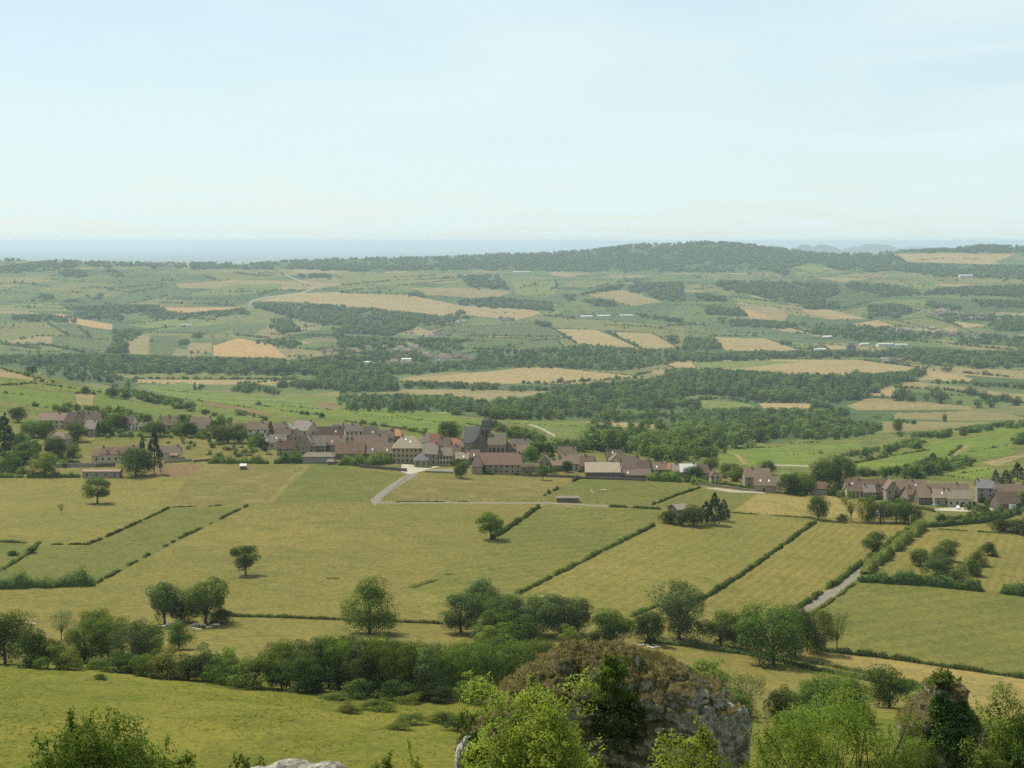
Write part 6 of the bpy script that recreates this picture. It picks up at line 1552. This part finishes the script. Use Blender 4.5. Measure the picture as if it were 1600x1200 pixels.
mb.build('canopy', m_plain('green_canvas', (0.06, 0.22, 0.13), .8, .1, 2), e); tag(e, 'open green parasol in the hamlet yard', 'parasol')

# polytunnel behind the garden trees of the right hamlet
x, y, z = G(1378, 806); e = empty('polytunnel', (x, y, z), .1); mb = MB(); n = 8; L_ = 7.5
ring = [(-1 * math.cos(math.pi * k / n) * 2.2, math.sin(math.pi * k / n) * 2.4) for k in range(n + 1)]
mb.add([(-L_ / 2, a, b) for a, b in ring] + [(L_ / 2, a, b) for a, b in ring], [(k, k + 1, n + 2 + k, n + 1 + k) for k in range(n)] + [tuple(range(n + 1)), tuple(range(2 * n + 1, n, -1))])
mb.build('cover', MAT['bright'], e)
for k in range(4): MB().tube([(-L_ / 2 + k * L_ / 3, a * 1.01, b * 1.01) for a, b in ring], [.05] * (n + 1), 4).build('hoop', WL['grey'], e)
tag(e, 'white polytunnel half hidden behind the hamlet garden trees', 'polytunnel')
# wire fences
MAT['post'] = m_plain('fence_post', (0.20, 0.17, 0.13), .95, .2, 3)
def fence(u0, v0, u1, v1, label, gap=4.0):
    a, b = Vector(G(u0, v0)), Vector(G(u1, v1)); n = max(3, int((b - a).length / gap)); P = []
    for k in range(n + 1):
        p = a.lerp(b, k / n); P.append((p.x, p.y, float(height(p.x, p.y))))
    e = empty('wire_fence', P[0]); o = Vector(P[0]); pm = MB().tube([(0, 0, -.3), (0, 0, .7), (0, 0, 1.35)], [.09, .085, .07], 6).mesh('post', MAT['post'])
    for p in P: link('post', pm, e, Vector(p) - o)
    for hz in (.55, 1.15): MB().tube([Vector(p) - o + Vector((0, 0, hz)) for p in P], [.012] * len(P), 3).build('wire', MAT['post'], e)
    tag(e, label, 'fence')
fence(395, 789, 578, 787.5, 'wire fence left of the lane corner above the tan pasture')
fence(600, 783, 845, 783.5, 'wire fence above the level lane')
fence(1144, 801.5, 1268, 808, 'wire fence below the pale yellow meadow')
fence(862, 782, 948, 787, 'wire fence round the cattle pen by the field shelter')
fence(640, 744, 596, 781, 'wire fence down the right side of the pale lane')

# ---- far hamlets: small houses, each its own
far_w = [gable_wall(1, .72, .55, .42).mesh('wall', WL[q]) for q in ('cream', 'stone', 'white')]
far_r = [gable_roof(1, .72, .55, .42, 0, .05, .03).mesh('roof', RF[q]) for q in ('pink', 'brown', 'grey')]
def far_house(u, v, w, label, group, k=None, rz=None, wsc=1.0):
    x, y, z = G(u, v); k = RS.integers(0, 3) if k is None else k
    e = empty('house', (x, y, z - .3), RS.uniform(-.7, .7) if rz is None else rz, (w * wsc, w, w * .75))
    link('wall', far_w[RS.integers(0, 3)], e); link('roof', far_r[k], e); tag(e, label, 'house', group)
def hamlet(poly, n, wr, label, group):
    poly = np.array(poly, float); lo, hi = poly.min(0), poly.max(0); c = 0
    while c < n:
        u, v = RS.uniform(lo[0], hi[0]), RS.uniform(lo[1], hi[1])
        if in_poly(np.array([u]), np.array([v]), poly)[0]:
            far_house(u, v, RS.uniform(*wr), label, group); c += 1
hamlet(Z2((0, 560), (70, 545), (330, 540), (470, 580), (640, 590), (640, 620), (420, 625), (150, 620), (0, 610)), 34, (11, 17), 'small house among trees in the valley-bottom village left of centre', 'houses of the valley-bottom village')
hamlet(Z2((320, 470), (440, 460), (520, 490), (470, 530), (330, 500)), 10, (11, 15), 'small house climbing the slope above the valley-bottom village', 'houses above the valley-bottom village')
hamlet(Z2((380, 440), (540, 420), (640, 415), (600, 440), (420, 448)), 8, (11, 16), 'small house strung along the top edge of the green far vineyard', 'houses along the far vineyard top')
hamlet(Z2((730, 410), (840, 405), (840, 425), (760, 425)), 5, (11, 15), 'small house on the far slope right of the vineyard top', 'houses right of the far vineyard top')
hamlet(Z1((630, 152), (860, 152), (870, 172), (640, 172)), 16, (13, 20), 'tiny house of the village on the far left brow', 'houses of the far left brow village')
hamlet(Z3((1130, 375), (1250, 372), (1500, 395), (1600, 400), (1600, 425), (1420, 425), (1250, 415), (1140, 395)), 26, (11, 17), 'tiny red-roofed house of the estate at the far right', 'houses of the far right estate')
hamlet(Z3((980, 430), (1250, 465), (1600, 490), (1600, 510), (1200, 495), (1000, 470)), 24, (11, 17), 'tiny house of the town strip below the far right estate', 'houses of the far right town strip')
hamlet(Z3((300, 200), (380, 205), (540, 215), (520, 230), (310, 215)), 8, (13, 18), 'tiny house of the hamlet under the bright green far clearing', 'houses under the far green clearing')
hamlet(Z3((880, 600), (1050, 605), (1040, 620), (890, 612)), 6, (10, 14), 'small pale house beside the far right tan field', 'houses beside the far right tan field')
hamlet(Z1((1480, 530), (1600, 560), (1600, 605), (1500, 600)), 7, (11, 15), 'small house at the left end of the valley-bottom village', 'houses at the left end of the valley village')
shed_w = MB().box(-.5, .5, -.5, .5, -.3, 1).mesh('wall', WL['white']); shed_r = gable_roof(1, 1, .98, .25, 0, .01, .04).mesh('roof', RF['pale'])
for (u, v, w, d, h, rz, lab) in [(1062 + 950 * .3375, 360 + 535 * .3375, 44, 22, 6, .1, 'long white factory shed in the far right town'), (1060 + 1030 * .3375, 360 + 538 * .3375, 34, 20, 6, -.1, 'white factory shed right of the long one'),
                                 (1060 + 860 * .3375, 360 + 532 * .3375, 24, 16, 5, .1, 'small white shed left of the long factory'), (1060 + 690 * .3375, 360 + 500 * .3375, 26, 18, 6, .2, 'little white shed above the far tan strip'),
                                 (530 + 845 * .3375, 360 + 198 * .3375, 90, 30, 7, 0, 'very long white building on the far plateau'), (530 + 1225 * .3375, 360 + 402 * .3375, 44, 20, 6, 0, 'white farm hall behind the hedgerow trees'),
                                 (530 + 1330 * .3375, 360 + 402 * .3375, 45, 22, 7, 0, 'second white farm hall right of the first'), (530 + 1145 * .3375, 360 + 405 * .3375, 40, 22, 6, 0, 'low pale farm hall left of the white hall'),
                                 (1060 + 655 * .3375, 360 + 558 * .3375, 30, 12, 5, 0, 'small white shed at the tree belt edge'), (530 + 310 * .3375, 360 + 610 * .3375, 22, 12, 7, .2, 'bright white house in the valley-bottom village'),
                                 (530 + 130 * .3375, 360 + 622 * .3375, 14, 10, 6, .2, 'second bright white house in the valley-bottom village'), (1060 + 1330 * .3375, 360 + 217 * .3375, 60, 25, 9, 0, 'lone white barn on the far right plateau'), (860 * .3375, 360 + 446 * .3375, 34, 14, 6, .1, 'lone white hut in the bright green far field')]:
    x, y, z = G(u, v); e = empty('shed', (x, y, z), rz, (w, d, h)); link('wall', shed_w, e); link('roof', shed_r, e); tag(e, lab, 'shed')
x, y, z = G(1060 + 800 * .3375, 360 + 560 * .3375)
e = empty('silo', (x, y, z))
for q, dx in enumerate((-9, 0, 9)):
    MB().tube([(dx, 0, -1), (dx, 0, 17 + 3 * (q == 1))], [4.6, 4.6], 12).build('bin', WL['grey'], e)
MB().box(-13, 13, -3, 3, 20, 22.5).build('head_house', WL['grey'], e)
tag(e, 'grey grain silo standing above the far valley belt', 'silo')

# ---- white cattle
MAT['cow'] = m_plain('cow_hide', (0.62, 0.55, 0.43), 0.9, 0.08, 1.5)
def cow_mesh(lying):
    me = bpy.data.meshes.new('cow'); V = []; E = []; R = []
    def chain(pts, rad, start=None):
        prev = start
        for p, r in zip(pts, rad):
            V.append(p); R.append(r); i = len(V) - 1
            if prev is not None: E.append((prev, i))
            prev = i
        return prev
    z = .95 if not lying else .45
    chain([(-.85, 0, z + .08), (-.3, 0, z), (.35, 0, z - .02), (.8, 0, z + .05)], [(.26, .30), (.31, .34), (.31, .35), (.24, .30)])
    hd = [(1.1, 0, z + .22), (1.35, 0, z + .22), (1.62, 0, z + .05)] if lying else [(1.1, 0, z + .05), (1.35, 0, z - .25), (1.55, 0, z - .55)]
    chain(hd, [(.17, .2), (.15, .16), (.09, .09)], 3)
    if not lying:
        for b, xx in ((0, -.8), (3, .72)):
            for sy in (-.2, .2): chain([(xx, sy, .62), (xx + (-.04 if b == 0 else 0), sy, .34), (xx, sy, 0.02)], [(.14, .13), (.075, .075), (.06, .06)], b)
    else:
        for b, xx in ((0, -.6), (3, .7)):
            for sy in (-.3, .3): chain([(xx, sy, .2), (xx + .4, sy * 1.3, .1)], [(.14, .13), (.07, .07)], b)
    chain([(-1.12, 0, z + .1), (-1.18, 0, z - .4)], [(.05, .05), (.04, .04)], 0)
    me.from_pydata(V, E, []); o = bpy.data.objects.new('cow', me); COL.objects.link(o)
    o.modifiers.new('skin', 'SKIN'); o.modifiers.new('sub', 'SUBSURF').levels = 1
    for i, r in enumerate(R): me.skin_vertices[0].data[i].radius = r
    me.skin_vertices[0].data[0].use_root = True
    dg = bpy.context.evaluated_depsgraph_get(); dg.update()
    m2 = bpy.data.meshes.new_from_object(o.evaluated_get(dg)); m2.name = 'cow'
    bpy.data.objects.remove(o); m2.materials.clear(); m2.materials.append(MAT['cow'])
    m2.polygons.foreach_set('use_smooth', np.ones(len(m2.polygons), bool))
    return m2
COW = {False: cow_mesh(False), True: cow_mesh(True)}
def cows(spots, where, lying=False, first='first', group=None):
    for i, (u, v) in enumerate(sorted(spots)):
        x, y, z = G(u, v)
        o = link('cow', COW[lying], None, (x, y, z), RS.choice([0, math.pi]) + RS.uniform(-.6, .6), (RS.uniform(.62, .86),) * 3)
        tag(o, f'white cow {where}, {ORD[i]} from the left', 'cow', group)
cows([(38, 977), (48, 978), (56, 978)], 'standing by the far left belt bush', group='white cattle by the left belt')
cows([(247, 982), (256, 982), (261, 980), (268, 978), (305, 980), (317, 980), (326, 983), (304, 985), (311, 987), (338, 980)], 'grazing under the twin trees', group='white cattle under the twin trees')
cows([(1002, 1010), (1010, 1009), (1016, 1013), (1024, 1010), (1020, 1014), (1028, 1013)], 'resting behind the mossy crag', True, group='white cattle resting behind the crag')
cows([(924, 768), (925, 771), (928, 773), (941, 768), (945, 768)], 'in the green paddock below the long barn', group='white cattle below the long barn')
cows([(847, 791), (855, 790), (888, 793)], 'just below the level lane', True, group='white cattle below the lane')
# ------------------------------------------------------------------ foreground: crags, bushes and meadow growth on the hillside
import bmesh
def m_rock(name='limestone_mossy', lim=0.50):
    m, nt, out = new_mat(name)
    tc = nd(nt, 'ShaderNodeTexCoord'); g = nd(nt, 'ShaderNodeNewGeometry'); pos = tc.outputs['Object']
    n1 = noise_tex(nt, pos, 0.85, 7, 0.7, 0.8); n2 = noise_tex(nt, pos, 3.2, 6, 0.7); n3 = noise_tex(nt, pos, 9.0, 4, 0.7)
    mp = nd(nt, 'ShaderNodeMapping'); mp.inputs['Scale'].default_value = (2.4, 2.4, 0.5); nt.links.new(pos, mp.inputs[0])
    nv = noise_tex(nt, mp.outputs[0], 1.1, 6, 0.7, 1.0)
    grey = ramp(nt, n2.outputs['Fac'], [(0.28, (0.17, 0.155, 0.125)), (0.5, (0.35, 0.325, 0.265)), (0.72, (0.54, 0.51, 0.43))]).outputs[0]
    st = ramp(nt, nv.outputs['Fac'], [(0.36, (0.30, 0.28, 0.24)), (0.55, (1, 1, 1))]).outputs[0]
    grey = mixc(nt, 0.75, grey, st, 'MULTIPLY')
    moss = ramp(nt, n3.outputs['Fac'], [(0.3, (0.042, 0.036, 0.016)), (0.52, (0.100, 0.084, 0.034)), (0.74, (0.17, 0.152, 0.060))]).outputs[0]
    sx = nd(nt, 'ShaderNodeSeparateXYZ'); nt.links.new(g.outputs['Normal'], sx.inputs[0])
    ps = nd(nt, 'ShaderNodeSeparateXYZ'); nt.links.new(pos, ps.inputs[0])
    a = nd(nt, 'ShaderNodeMath', operation='MULTIPLY_ADD'); a.inputs[1].default_value = 0.34; nt.links.new(sx.outputs['Z'], a.inputs[0]); nt.links.new(n1.outputs['Fac'], a.inputs[2])
    b = nd(nt, 'ShaderNodeMath', operation='MULTIPLY_ADD'); b.inputs[1].default_value = -0.024; nt.links.new(ps.outputs['X'], b.inputs[0]); nt.links.new(a.outputs[0], b.inputs[2])
    f = ramp(nt, b.outputs[0], [(lim, (0, 0, 0)), (lim + 0.12, (1, 1, 1))]).outputs[0]
    c = mixc(nt, f, grey, moss)
    ad = nd(nt, 'ShaderNodeMath', operation='ADD'); nt.links.new(n2.outputs['Fac'], ad.inputs[0]); nt.links.new(nv.outputs['Fac'], ad.inputs[1])
    diffuse(nt, out, c, 0.95, ad.outputs[0], 0.9, 0.25, 0.05)
    return m
MAT['rock'] = m_rock()
MAT['rock_bare'] = m_rock('limestone_bare', 0.92)
MAT['drygrass'] = m_foliage('dry_tuft', (0.090, 0.076, 0.028), (0.215, 0.186, 0.066), trans=0.25, hue=0.02)
MAT['ivy'] = m_foliage('ivy_leaf', (0.030, 0.060, 0.012), (0.075, 0.125, 0.026), trans=0.25, hue=0.01)
MAT['twig'] = m_plain('twig', (0.10, 0.075, 0.05), 0.95, 0.3, 6)

def rock(u, d, profile, b, label, seed, amp=0.55, sub=6, ivy=None, tufts=6000, name='crag'):
    k = FPX / d
    x0 = (u - CX) / k; zb = float(height(x0, d)) - 0.6
    pr = np.array(profile, float); px = (pr[:, 0] - u) / k; pz = ZC - (pr[:, 1] - HY) / FPX * d - zb
    px = np.concatenate([[px[0] - 0.5], px, [px[-1] + 0.45]]); pz = np.concatenate([[0.0], pz, [0.0]])
    bm = bmesh.new(); bmesh.ops.create_icosphere(bm, subdivisions=sub, radius=1)
    V = np.array([v.co[:] for v in bm.verts])
    a0, a1 = px[0], px[-1]; xc, a = (a0 + a1) / 2, (a1 - a0) / 2
    X = xc + a * V[:, 0]; q = np.sqrt(np.maximum(1 - V[:, 0] ** 2, 1e-9)); c, s = V[:, 1] / q, V[:, 2] / q
    zt = np.interp(X, px, pz)
    wy = b * np.sqrt(np.clip(1 - ((X - xc) / a) ** 4, 0.02, 1))
    Y = wy * np.sign(c) * np.abs(c) ** 0.8; Z = np.where(s >= 0, zt * np.abs(s) ** 0.6, -1.2 * np.abs(s))
    P = np.stack([X, Y, Z], 1)
    for v, p in zip(bm.verts, P): v.co = p
    bm.normal_update()
    off = Vector((seed * 7.3, seed * 3.1, seed * 5.7))
    for v in bm.verts:
        p = v.co + off
        n = mnoise.fractal(p * 0.42, 1.0, 2.1, 4) * 0.95
        r = mnoise.ridged_multi_fractal(p * 0.9, 0.9, 2.2, 4, 1.0, 2.0) * 0.30
        cr = mnoise.voronoi(Vector((p.x * 0.8, p.y * 0.8, p.z * 0.45)))[0]
        crack = -0.5 * max(0.0, 0.16 - (cr[1] - cr[0])) / 0.16
        fine = mnoise.fractal(p * 2.4, 0.9, 2.1, 5) * 0.34
        st = mnoise.noise(Vector((p.x * 0.35, p.y * 0.35, p.z * 1.7 + 0.25 * p.x))); ledge = 0.35 * (1 if st > 0.08 else (-1 if st < -0.12 else st * 6))
        v.co += v.normal * amp * (n * 0.7 + r + crack + fine + ledge)
    bm.normal_update()
    me = bpy.data.meshes.new(name); bm.to_mesh(me); me.materials.append(MAT['rock' if name != 'boulder' else 'rock_bare'])
    me.polygons.foreach_set('use_smooth', np.ones(len(me.polygons), bool))
    o = link(name, me, None, (x0, d, zb))
    tag(o, label, 'rock')
    rng = np.random.default_rng(seed)
    C = np.array([f.calc_center_median()[:] for f in bm.faces]); N = np.array([f.normal[:] for f in bm.faces]); A = np.array([f.calc_area() for f in bm.faces])
    bm.free()
    if tufts:
        mask = vnoise(C[:, 0] / 1.3 + seed, C[:, 2] / 1.0, 61) + 0.5 * vnoise(C[:, 0] / .4, C[:, 2] / .4, 62) + 0.9 * N[:, 2] - 0.05 * C[:, 0] * 1.2
        w = A * np.clip(mask - 0.1, 0, 1) * (C[:, 1] < 2.2); w /= w.sum()
        idx = rng.choice(len(C), tufts, p=w); base = C[idx] + rng.normal(0, .05, (tufts, 3))
        up = unit(N[idx] * 0.6 + np.array([0, 0, 0.7]) + rng.normal(0, .45, (tufts, 3)))
        ln = rng.uniform(.05, .15, (tufts, 1)); side = unit(np.cross(up, rng.normal(0, 1, (tufts, 3)))) * rng.uniform(.012, .035, (tufts, 1))
        v4 = np.stack([base - side, base + side, base + up * ln + side * .3, base + up * ln - side * .3], 1).reshape(-1, 3)
        sn = np.repeat(unit(N[idx] * .7 + up * .4 + np.array([0, -.1, .3])), 4, 0)
        g = np_mesh('dry_grass', v4, np.arange(4 * tufts).reshape(-1, 4), MAT['drygrass'], True, sn)
        tag(link('dry_grass', g, o), kind='stuff')
    if ivy:
        (iu, iv, ru, rv, cnt) = ivy
        ix, iz = (iu - u) / k, ZC - (iv - HY) / FPX * d - zb
        m = ((C[:, 0] - ix) / (ru / k)) ** 2 + ((C[:, 2] - iz) / (rv / k)) ** 2 + 0.5 * vnoise(C[:, 0] / .6, C[:, 2] / .6, 71)
        w = A * (m < 1) * (C[:, 1] < 1.5) * (N[:, 1] < 0.3)
        if w.sum() > 0:
            w /= w.sum(); idx = rng.choice(len(C), cnt, p=w)
            pos = C[idx] + N[idx] * rng.uniform(.02, .35, (cnt, 1)) + rng.normal(0, .08, (cnt, 3))
            v4, f4, n4 = leaves(rng, pos, unit(N[idx] + np.array([0, -.1, .4])), 0.075, jit=.7)
            tag(link('ivy', np_mesh('ivy', v4, f4, MAT['ivy'], True, n4), o), kind='stuff')
    return o
rock(940, 75, [(724, 1178), (744, 1134), (772, 1098), (797, 1062), (832, 1042), (858, 1024), (880, 1012), (905, 1007), (950, 1009), (985, 1015), (1012, 1028), (1042, 1039), (1070, 1050), (1100, 1061), (1126, 1080), (1146, 1102), (1157, 1130), (1157, 1165), (1150, 1215)], 4.2,
     'huge mossy brown limestone crag in the foreground', 3, 0.5, 7, ivy=(958, 1085, 40, 38, 3000), tufts=22000)
rock(1475, 88, [(1412, 1135), (1424, 1108), (1440, 1090), (1456, 1066), (1468, 1052), (1484, 1058), (1500, 1072), (1512, 1098), (1524, 1130), (1532, 1165), (1534, 1215)], 2.0,
     'slender limestone pinnacle draped in ivy at the lower right', 5, 0.36, 7, ivy=(1478, 1125, 34, 46, 6500), tufts=9000, name='rock_pinnacle')
rock(465, 40, [(388, 1203), (400, 1198), (425, 1195), (455, 1193), (480, 1196), (505, 1200), (525, 1199), (542, 1205)], 0.9,
     'flat top of a grey boulder at the bottom edge', 9, 0.13, 6, tufts=0, name='boulder')
rock(732, 66, [(716, 1166), (726, 1150), (738, 1140), (752, 1150), (760, 1175)], 0.8, 'small pale rock tip at the left foot of the crag', 12, 0.15, 5, tufts=0, name='boulder')

def leafy(name, u, d, vtop, wpx, label, mat, seed, nclump=110, nleaf=20000, leaf=0.062, shape='dome', sprays=80, stems=16, lob=.3, dep=None, vbase=None, rc=(.09, .17), cat='bush', flatc=1.0):
    """a near bush or small tree: real leaves of centimetres, twigs and stems"""
    k = FPX / d; x = (u - CX) / k; zg = float(height(x, d))
    if vbase: zg = max(zg, ZC - (vbase - HY) / FPX * d)
    h = ZC - (vtop - HY) / FPX * d - zg; w = wpx / k
    e = empty(name, (x, d, zg)); rng = np.random.default_rng(seed)
    p, out, ctr = crown_pts(rng, shape, nclump, nleaf, lob, 0.05 if shape == 'dome' else .25, rc)
    sc = np.array([w, dep or w * .8, h]); p = p * sc; ctr = ctr * sc
    out = unit(out / sc * h)
    if flatc < 1: out = unit(out + np.array([0, 0, .5]))
    v, f, n = leaves(rng, p, out, leaf, jit=.6, aspect=.55, sizevar=.45)
    Vs, Fs, Ns = [v], [f], [n]; tw = MB()
    top = ctr[ctr[:, 2] > h * .35]
    for q in range(sprays):
        c = top[rng.integers(0, len(top))]
        dr = unit((c - np.array([0, 0, h * .3]))[None] + rng.normal(0, .3, (1, 3)) * h)[0]; dr = unit((dr + np.array([0, 0, .55]))[None])[0]
        L_ = rng.uniform(.04, .13) * h; tip = c + dr * (L_ + rc[1] * w * .5)
        tw.tube([tuple(c), tuple((c + tip) / 2 + np.array([0, 0, .03])), tuple(tip)], [.014, .01, .004], 3)
        m = 46; t = rng.uniform(.2, 1, m)
        lp = c + (tip - c) * t[:, None] + rng.normal(0, .055 * h / 5, (m, 3)); 
        v, f, n = leaves(rng, lp, unit(rng.normal(0, .5, (m, 3)) + dr * .4 + np.array([0, 0, .5])), leaf * .95, jit=.7, aspect=.55)
        Vs.append(v); Fs.append(f); Ns.append(n)
    o = 0; F2 = []
    for v, f in zip(Vs, Fs): F2.append(f + o); o += len(v)
    link('crown', np_mesh('crown', np.concatenate(Vs), np.concatenate(F2), LF[mat] if isinstance(mat, str) else mat, True, np.concatenate(Ns)), e)
    st = MB(); rr = random.Random(seed)
    for q in range(stems):
        c = ctr[rr.randrange(len(ctr))]
        b0 = (rr.uniform(-.06, .06) * w, rr.uniform(-.06, .06) * w, -.15)
        md = (c[0] * .45 + rr.uniform(-.08, .08) * w, c[1] * .45, c[2] * .55)
        r0 = (.06 if shape == 'dome' else .085) * rr.uniform(.6, 1.2)
        st.tube([b0, ((b0[0] + md[0]) / 2, (b0[1] + md[1]) / 2, md[2] * .5), md, tuple(c)], [r0, r0 * .8, r0 * .5, r0 * .15], 6)
    so = st.build('stem', MAT['twig'], e)
    if tw.f: tw.build('twig', MAT['twig'], so)
    return tag(e, label, cat)
leafy('bush', 838, 58, 1072, 225, 'bright yellow-green bush in front of the mossy crag', 'bright', 1, 90, 26000, .060, sprays=120)
leafy('bush', 1075, 54, 1150, 165, 'bright low bush at the foot of the crag on its right', 'bright', 2, 70, 11000, .060, sprays=80)
leafy('bush', 745, 64, 1120, 75, 'darker bush tucked against the left foot of the crag', 'locust', 3, 60, 6500, .06, sprays=40)
leafy('bush', 160, 66, 1130, 235, 'large leafy bush at the bottom left corner', 'locust', 4, 90, 23000, .062, sprays=110)
leafy('bush', 118, 70, 1118, 60, 'dark taller shoot rising behind the bottom left bush', 'dark', 5, 40, 4000, .06, sprays=30)
leafy('bush', 60, 62, 1165, 120, 'low bush at the extreme bottom left', 'locust', 6, 60, 7000, .06, sprays=40)
leafy('bush', 290, 62, 1165, 110, 'lower right shoulder bush beside the bottom left bush', 'locust', 7, 60, 7000, .06, sprays=60)
leafy('bush', 380, 60, 1186, 90, 'thin shrub between the bottom left bush and the boulder', 'locust', 17, 36, 3000, .055, sprays=40)
leafy('sapling', 651, 60, 1162, 30, 'slim green sapling at the bottom left of the crag', 'bright', 8, 26, 1500, .05, shape='dome', sprays=14, stems=5, cat='sapling')
leafy('bush', 590, 58, 1190, 90, 'low green shrub along the bottom edge left of the sapling', 'locust', 18, 36, 2800, .055, sprays=30)
leafy('locust_tree', 1330, 62, 1100, 300, 'airy locust tree with dark branches at the bottom right', 'locust', 9, 60, 24000, .044, shape='round', sprays=110, stems=30, rc=(.07, .13), flatc=.5, cat='tree', dep=6.5)
leafy('locust_tree', 1225, 66, 1122, 130, 'smaller airy tree left of the locust tree', 'locust', 10, 60, 9000, .05, shape='round', sprays=50, stems=14, rc=(.1, .18), flatc=.5, cat='tree')
leafy('bush', 1575, 92, 1085, 130, 'dense dark green bush at the right edge', 'mid', 11, 110, 26000, .066, sprays=80)
leafy('bush', 1540, 84, 1150, 110, 'lower leafy bush in front of the right edge bush', 'mid', 12, 70, 15000, .06, sprays=50)
leafy('bush', 1430, 80, 1150, 90, 'dark green bush at the left foot of the pinnacle', 'mid', 13, 60, 11000, .058, sprays=40)
leafy('shrub', 958, 69.8, 1026, 66, 'yellowish shrub growing out of the crag face', 'locust', 14, 50, 4200, .05, sprays=40, vbase=1098, cat='shrub', dep=1.2)
leafy('shrub', 1470, 87, 1046, 56, 'brown-green shrub crowning the ivy pinnacle', 'olive', 15, 40, 2600, .055, sprays=24, vbase=1072, cat='shrub', dep=1.4)

# small shrubs dotted on the meadow
for i, (u, v, h, w, kd_, lab) in enumerate([
        (465, 1082, 13, 34, 'bush1', 'low spreading shrub at the meadow edge under the middle belt'), (490, 1078, 15, 30, 'bush3', 'light shrub beside the low spreading shrub'), (522, 1093, 12, 44, 'bush1', 'flat dull bramble on the meadow below the belt'),
        (548, 1114, 16, 36, 'bush1', 'left shrub of the bramble patch on the meadow'), (590, 1110, 18, 46, 'bush3', 'light shrub in the middle of the bramble patch'), (636, 1100, 12, 46, 'bush1', 'flat shrub at the back of the bramble patch'),
        (640, 1132, 16, 50, 'bush1', 'lower olive shrub of the bramble patch'), (620, 1140, 10, 40, 'bush1', 'lowest flat shrub of the bramble patch'), (690, 1130, 20, 44, 'bush1', 'olive shrub between bramble patch and crag'),
        (716, 1142, 24, 40, 'bush2', 'dark shrub touching the left foot of the crag'), (156, 1062, 9, 22, 'bush2', 'small dark tuft alone on the upper left meadow'), (150, 1046, 16, 36, 'bush3', 'light bush at the upper left meadow edge'),
        (118, 1042, 20, 24, 'bush3', 'light upright bush at the upper left meadow edge'), (205, 1052, 14, 40, 'bush1', 'low olive growth along the upper left meadow edge')]):
    tree(u, v, h, w, kd_, lab, name='bush', cat='bush')

# meadow grass tufts and weeds (uncountable)
def meadow_grass(n=15000):
    rng = np.random.default_rng(77)
    u = rng.uniform(-60, 1660, n * 2); v = rng.uniform(1036, 1225, n * 2); d = depths(u, v, 100.0)
    k = (d > 125) & (d < 300); u, d = u[k][:n], d[k][:n]; x = (u - CX) / FPX * d
    dens = vnoise(x / 9, d / 16, 81) + .7 * vnoise(x / 2.5, d / 4, 82); k = rng.uniform(-.6, 1, len(x)) < dens
    x, d = x[k], d[k]; m = len(x)
    x = np.repeat(x, 4) + rng.normal(0, .12, 4 * m); d = np.repeat(d, 4) + rng.normal(0, .12, 4 * m); n4 = len(x)
    base = np.stack([x, d, height(x, d) - .02], 1)
    up = unit(np.array([0, 0, 1.0]) + rng.normal(0, .35, (n4, 3))); ln = rng.uniform(.05, .20, (n4, 1)) * np.repeat(rng.uniform(.5, 1.5, (m, 1)), 4, 0)
    sd = unit(np.cross(up, rng.normal(0, 1, (n4, 3)))) * rng.uniform(.03, .09, (n4, 1))
    vv = np.stack([base - sd, base + sd, base + up * ln + sd * .25, base + up * ln - sd * .25], 1).reshape(-1, 3)
    me = np_mesh('grass', vv, np.arange(4 * n4).reshape(-1, 4), MAT['tuft'], True, np.tile(np.array([[0, -.15, 1.0]]), (4 * n4, 1)))
    tag(link('grass', me), 'rough grass tufts and weeds over the sloping foreground meadow', 'grass', kind='stuff')
MAT['tuft'] = m_foliage('grass_tuft', (0.085, 0.098, 0.016), (0.175, 0.160, 0.036), trans=0.3, hue=0.0)
meadow_grass()
# ------------------------------------------------------------------ haze: one closed box of even, pale air
HAZE_D = 4.9e-5
hm, hnt, hout = new_mat('haze_air')
hv = nd(hnt, 'ShaderNodeVolumePrincipled')
hv.inputs['Color'].default_value = (0.62, 0.77, 0.84, 1)
hv.inputs['Density'].default_value = HAZE_D
hv.inputs['Anisotropy'].default_value = 0.25
hnt.links.new(hv.outputs[0], hout.inputs['Volume'])
hb = MB().box(-150000, 150000, -300, 112000, -5, ZC + 25)
tag(hb.build('haze', hm), 'thin pale blue air haze over the whole valley', 'haze', kind='stuff')
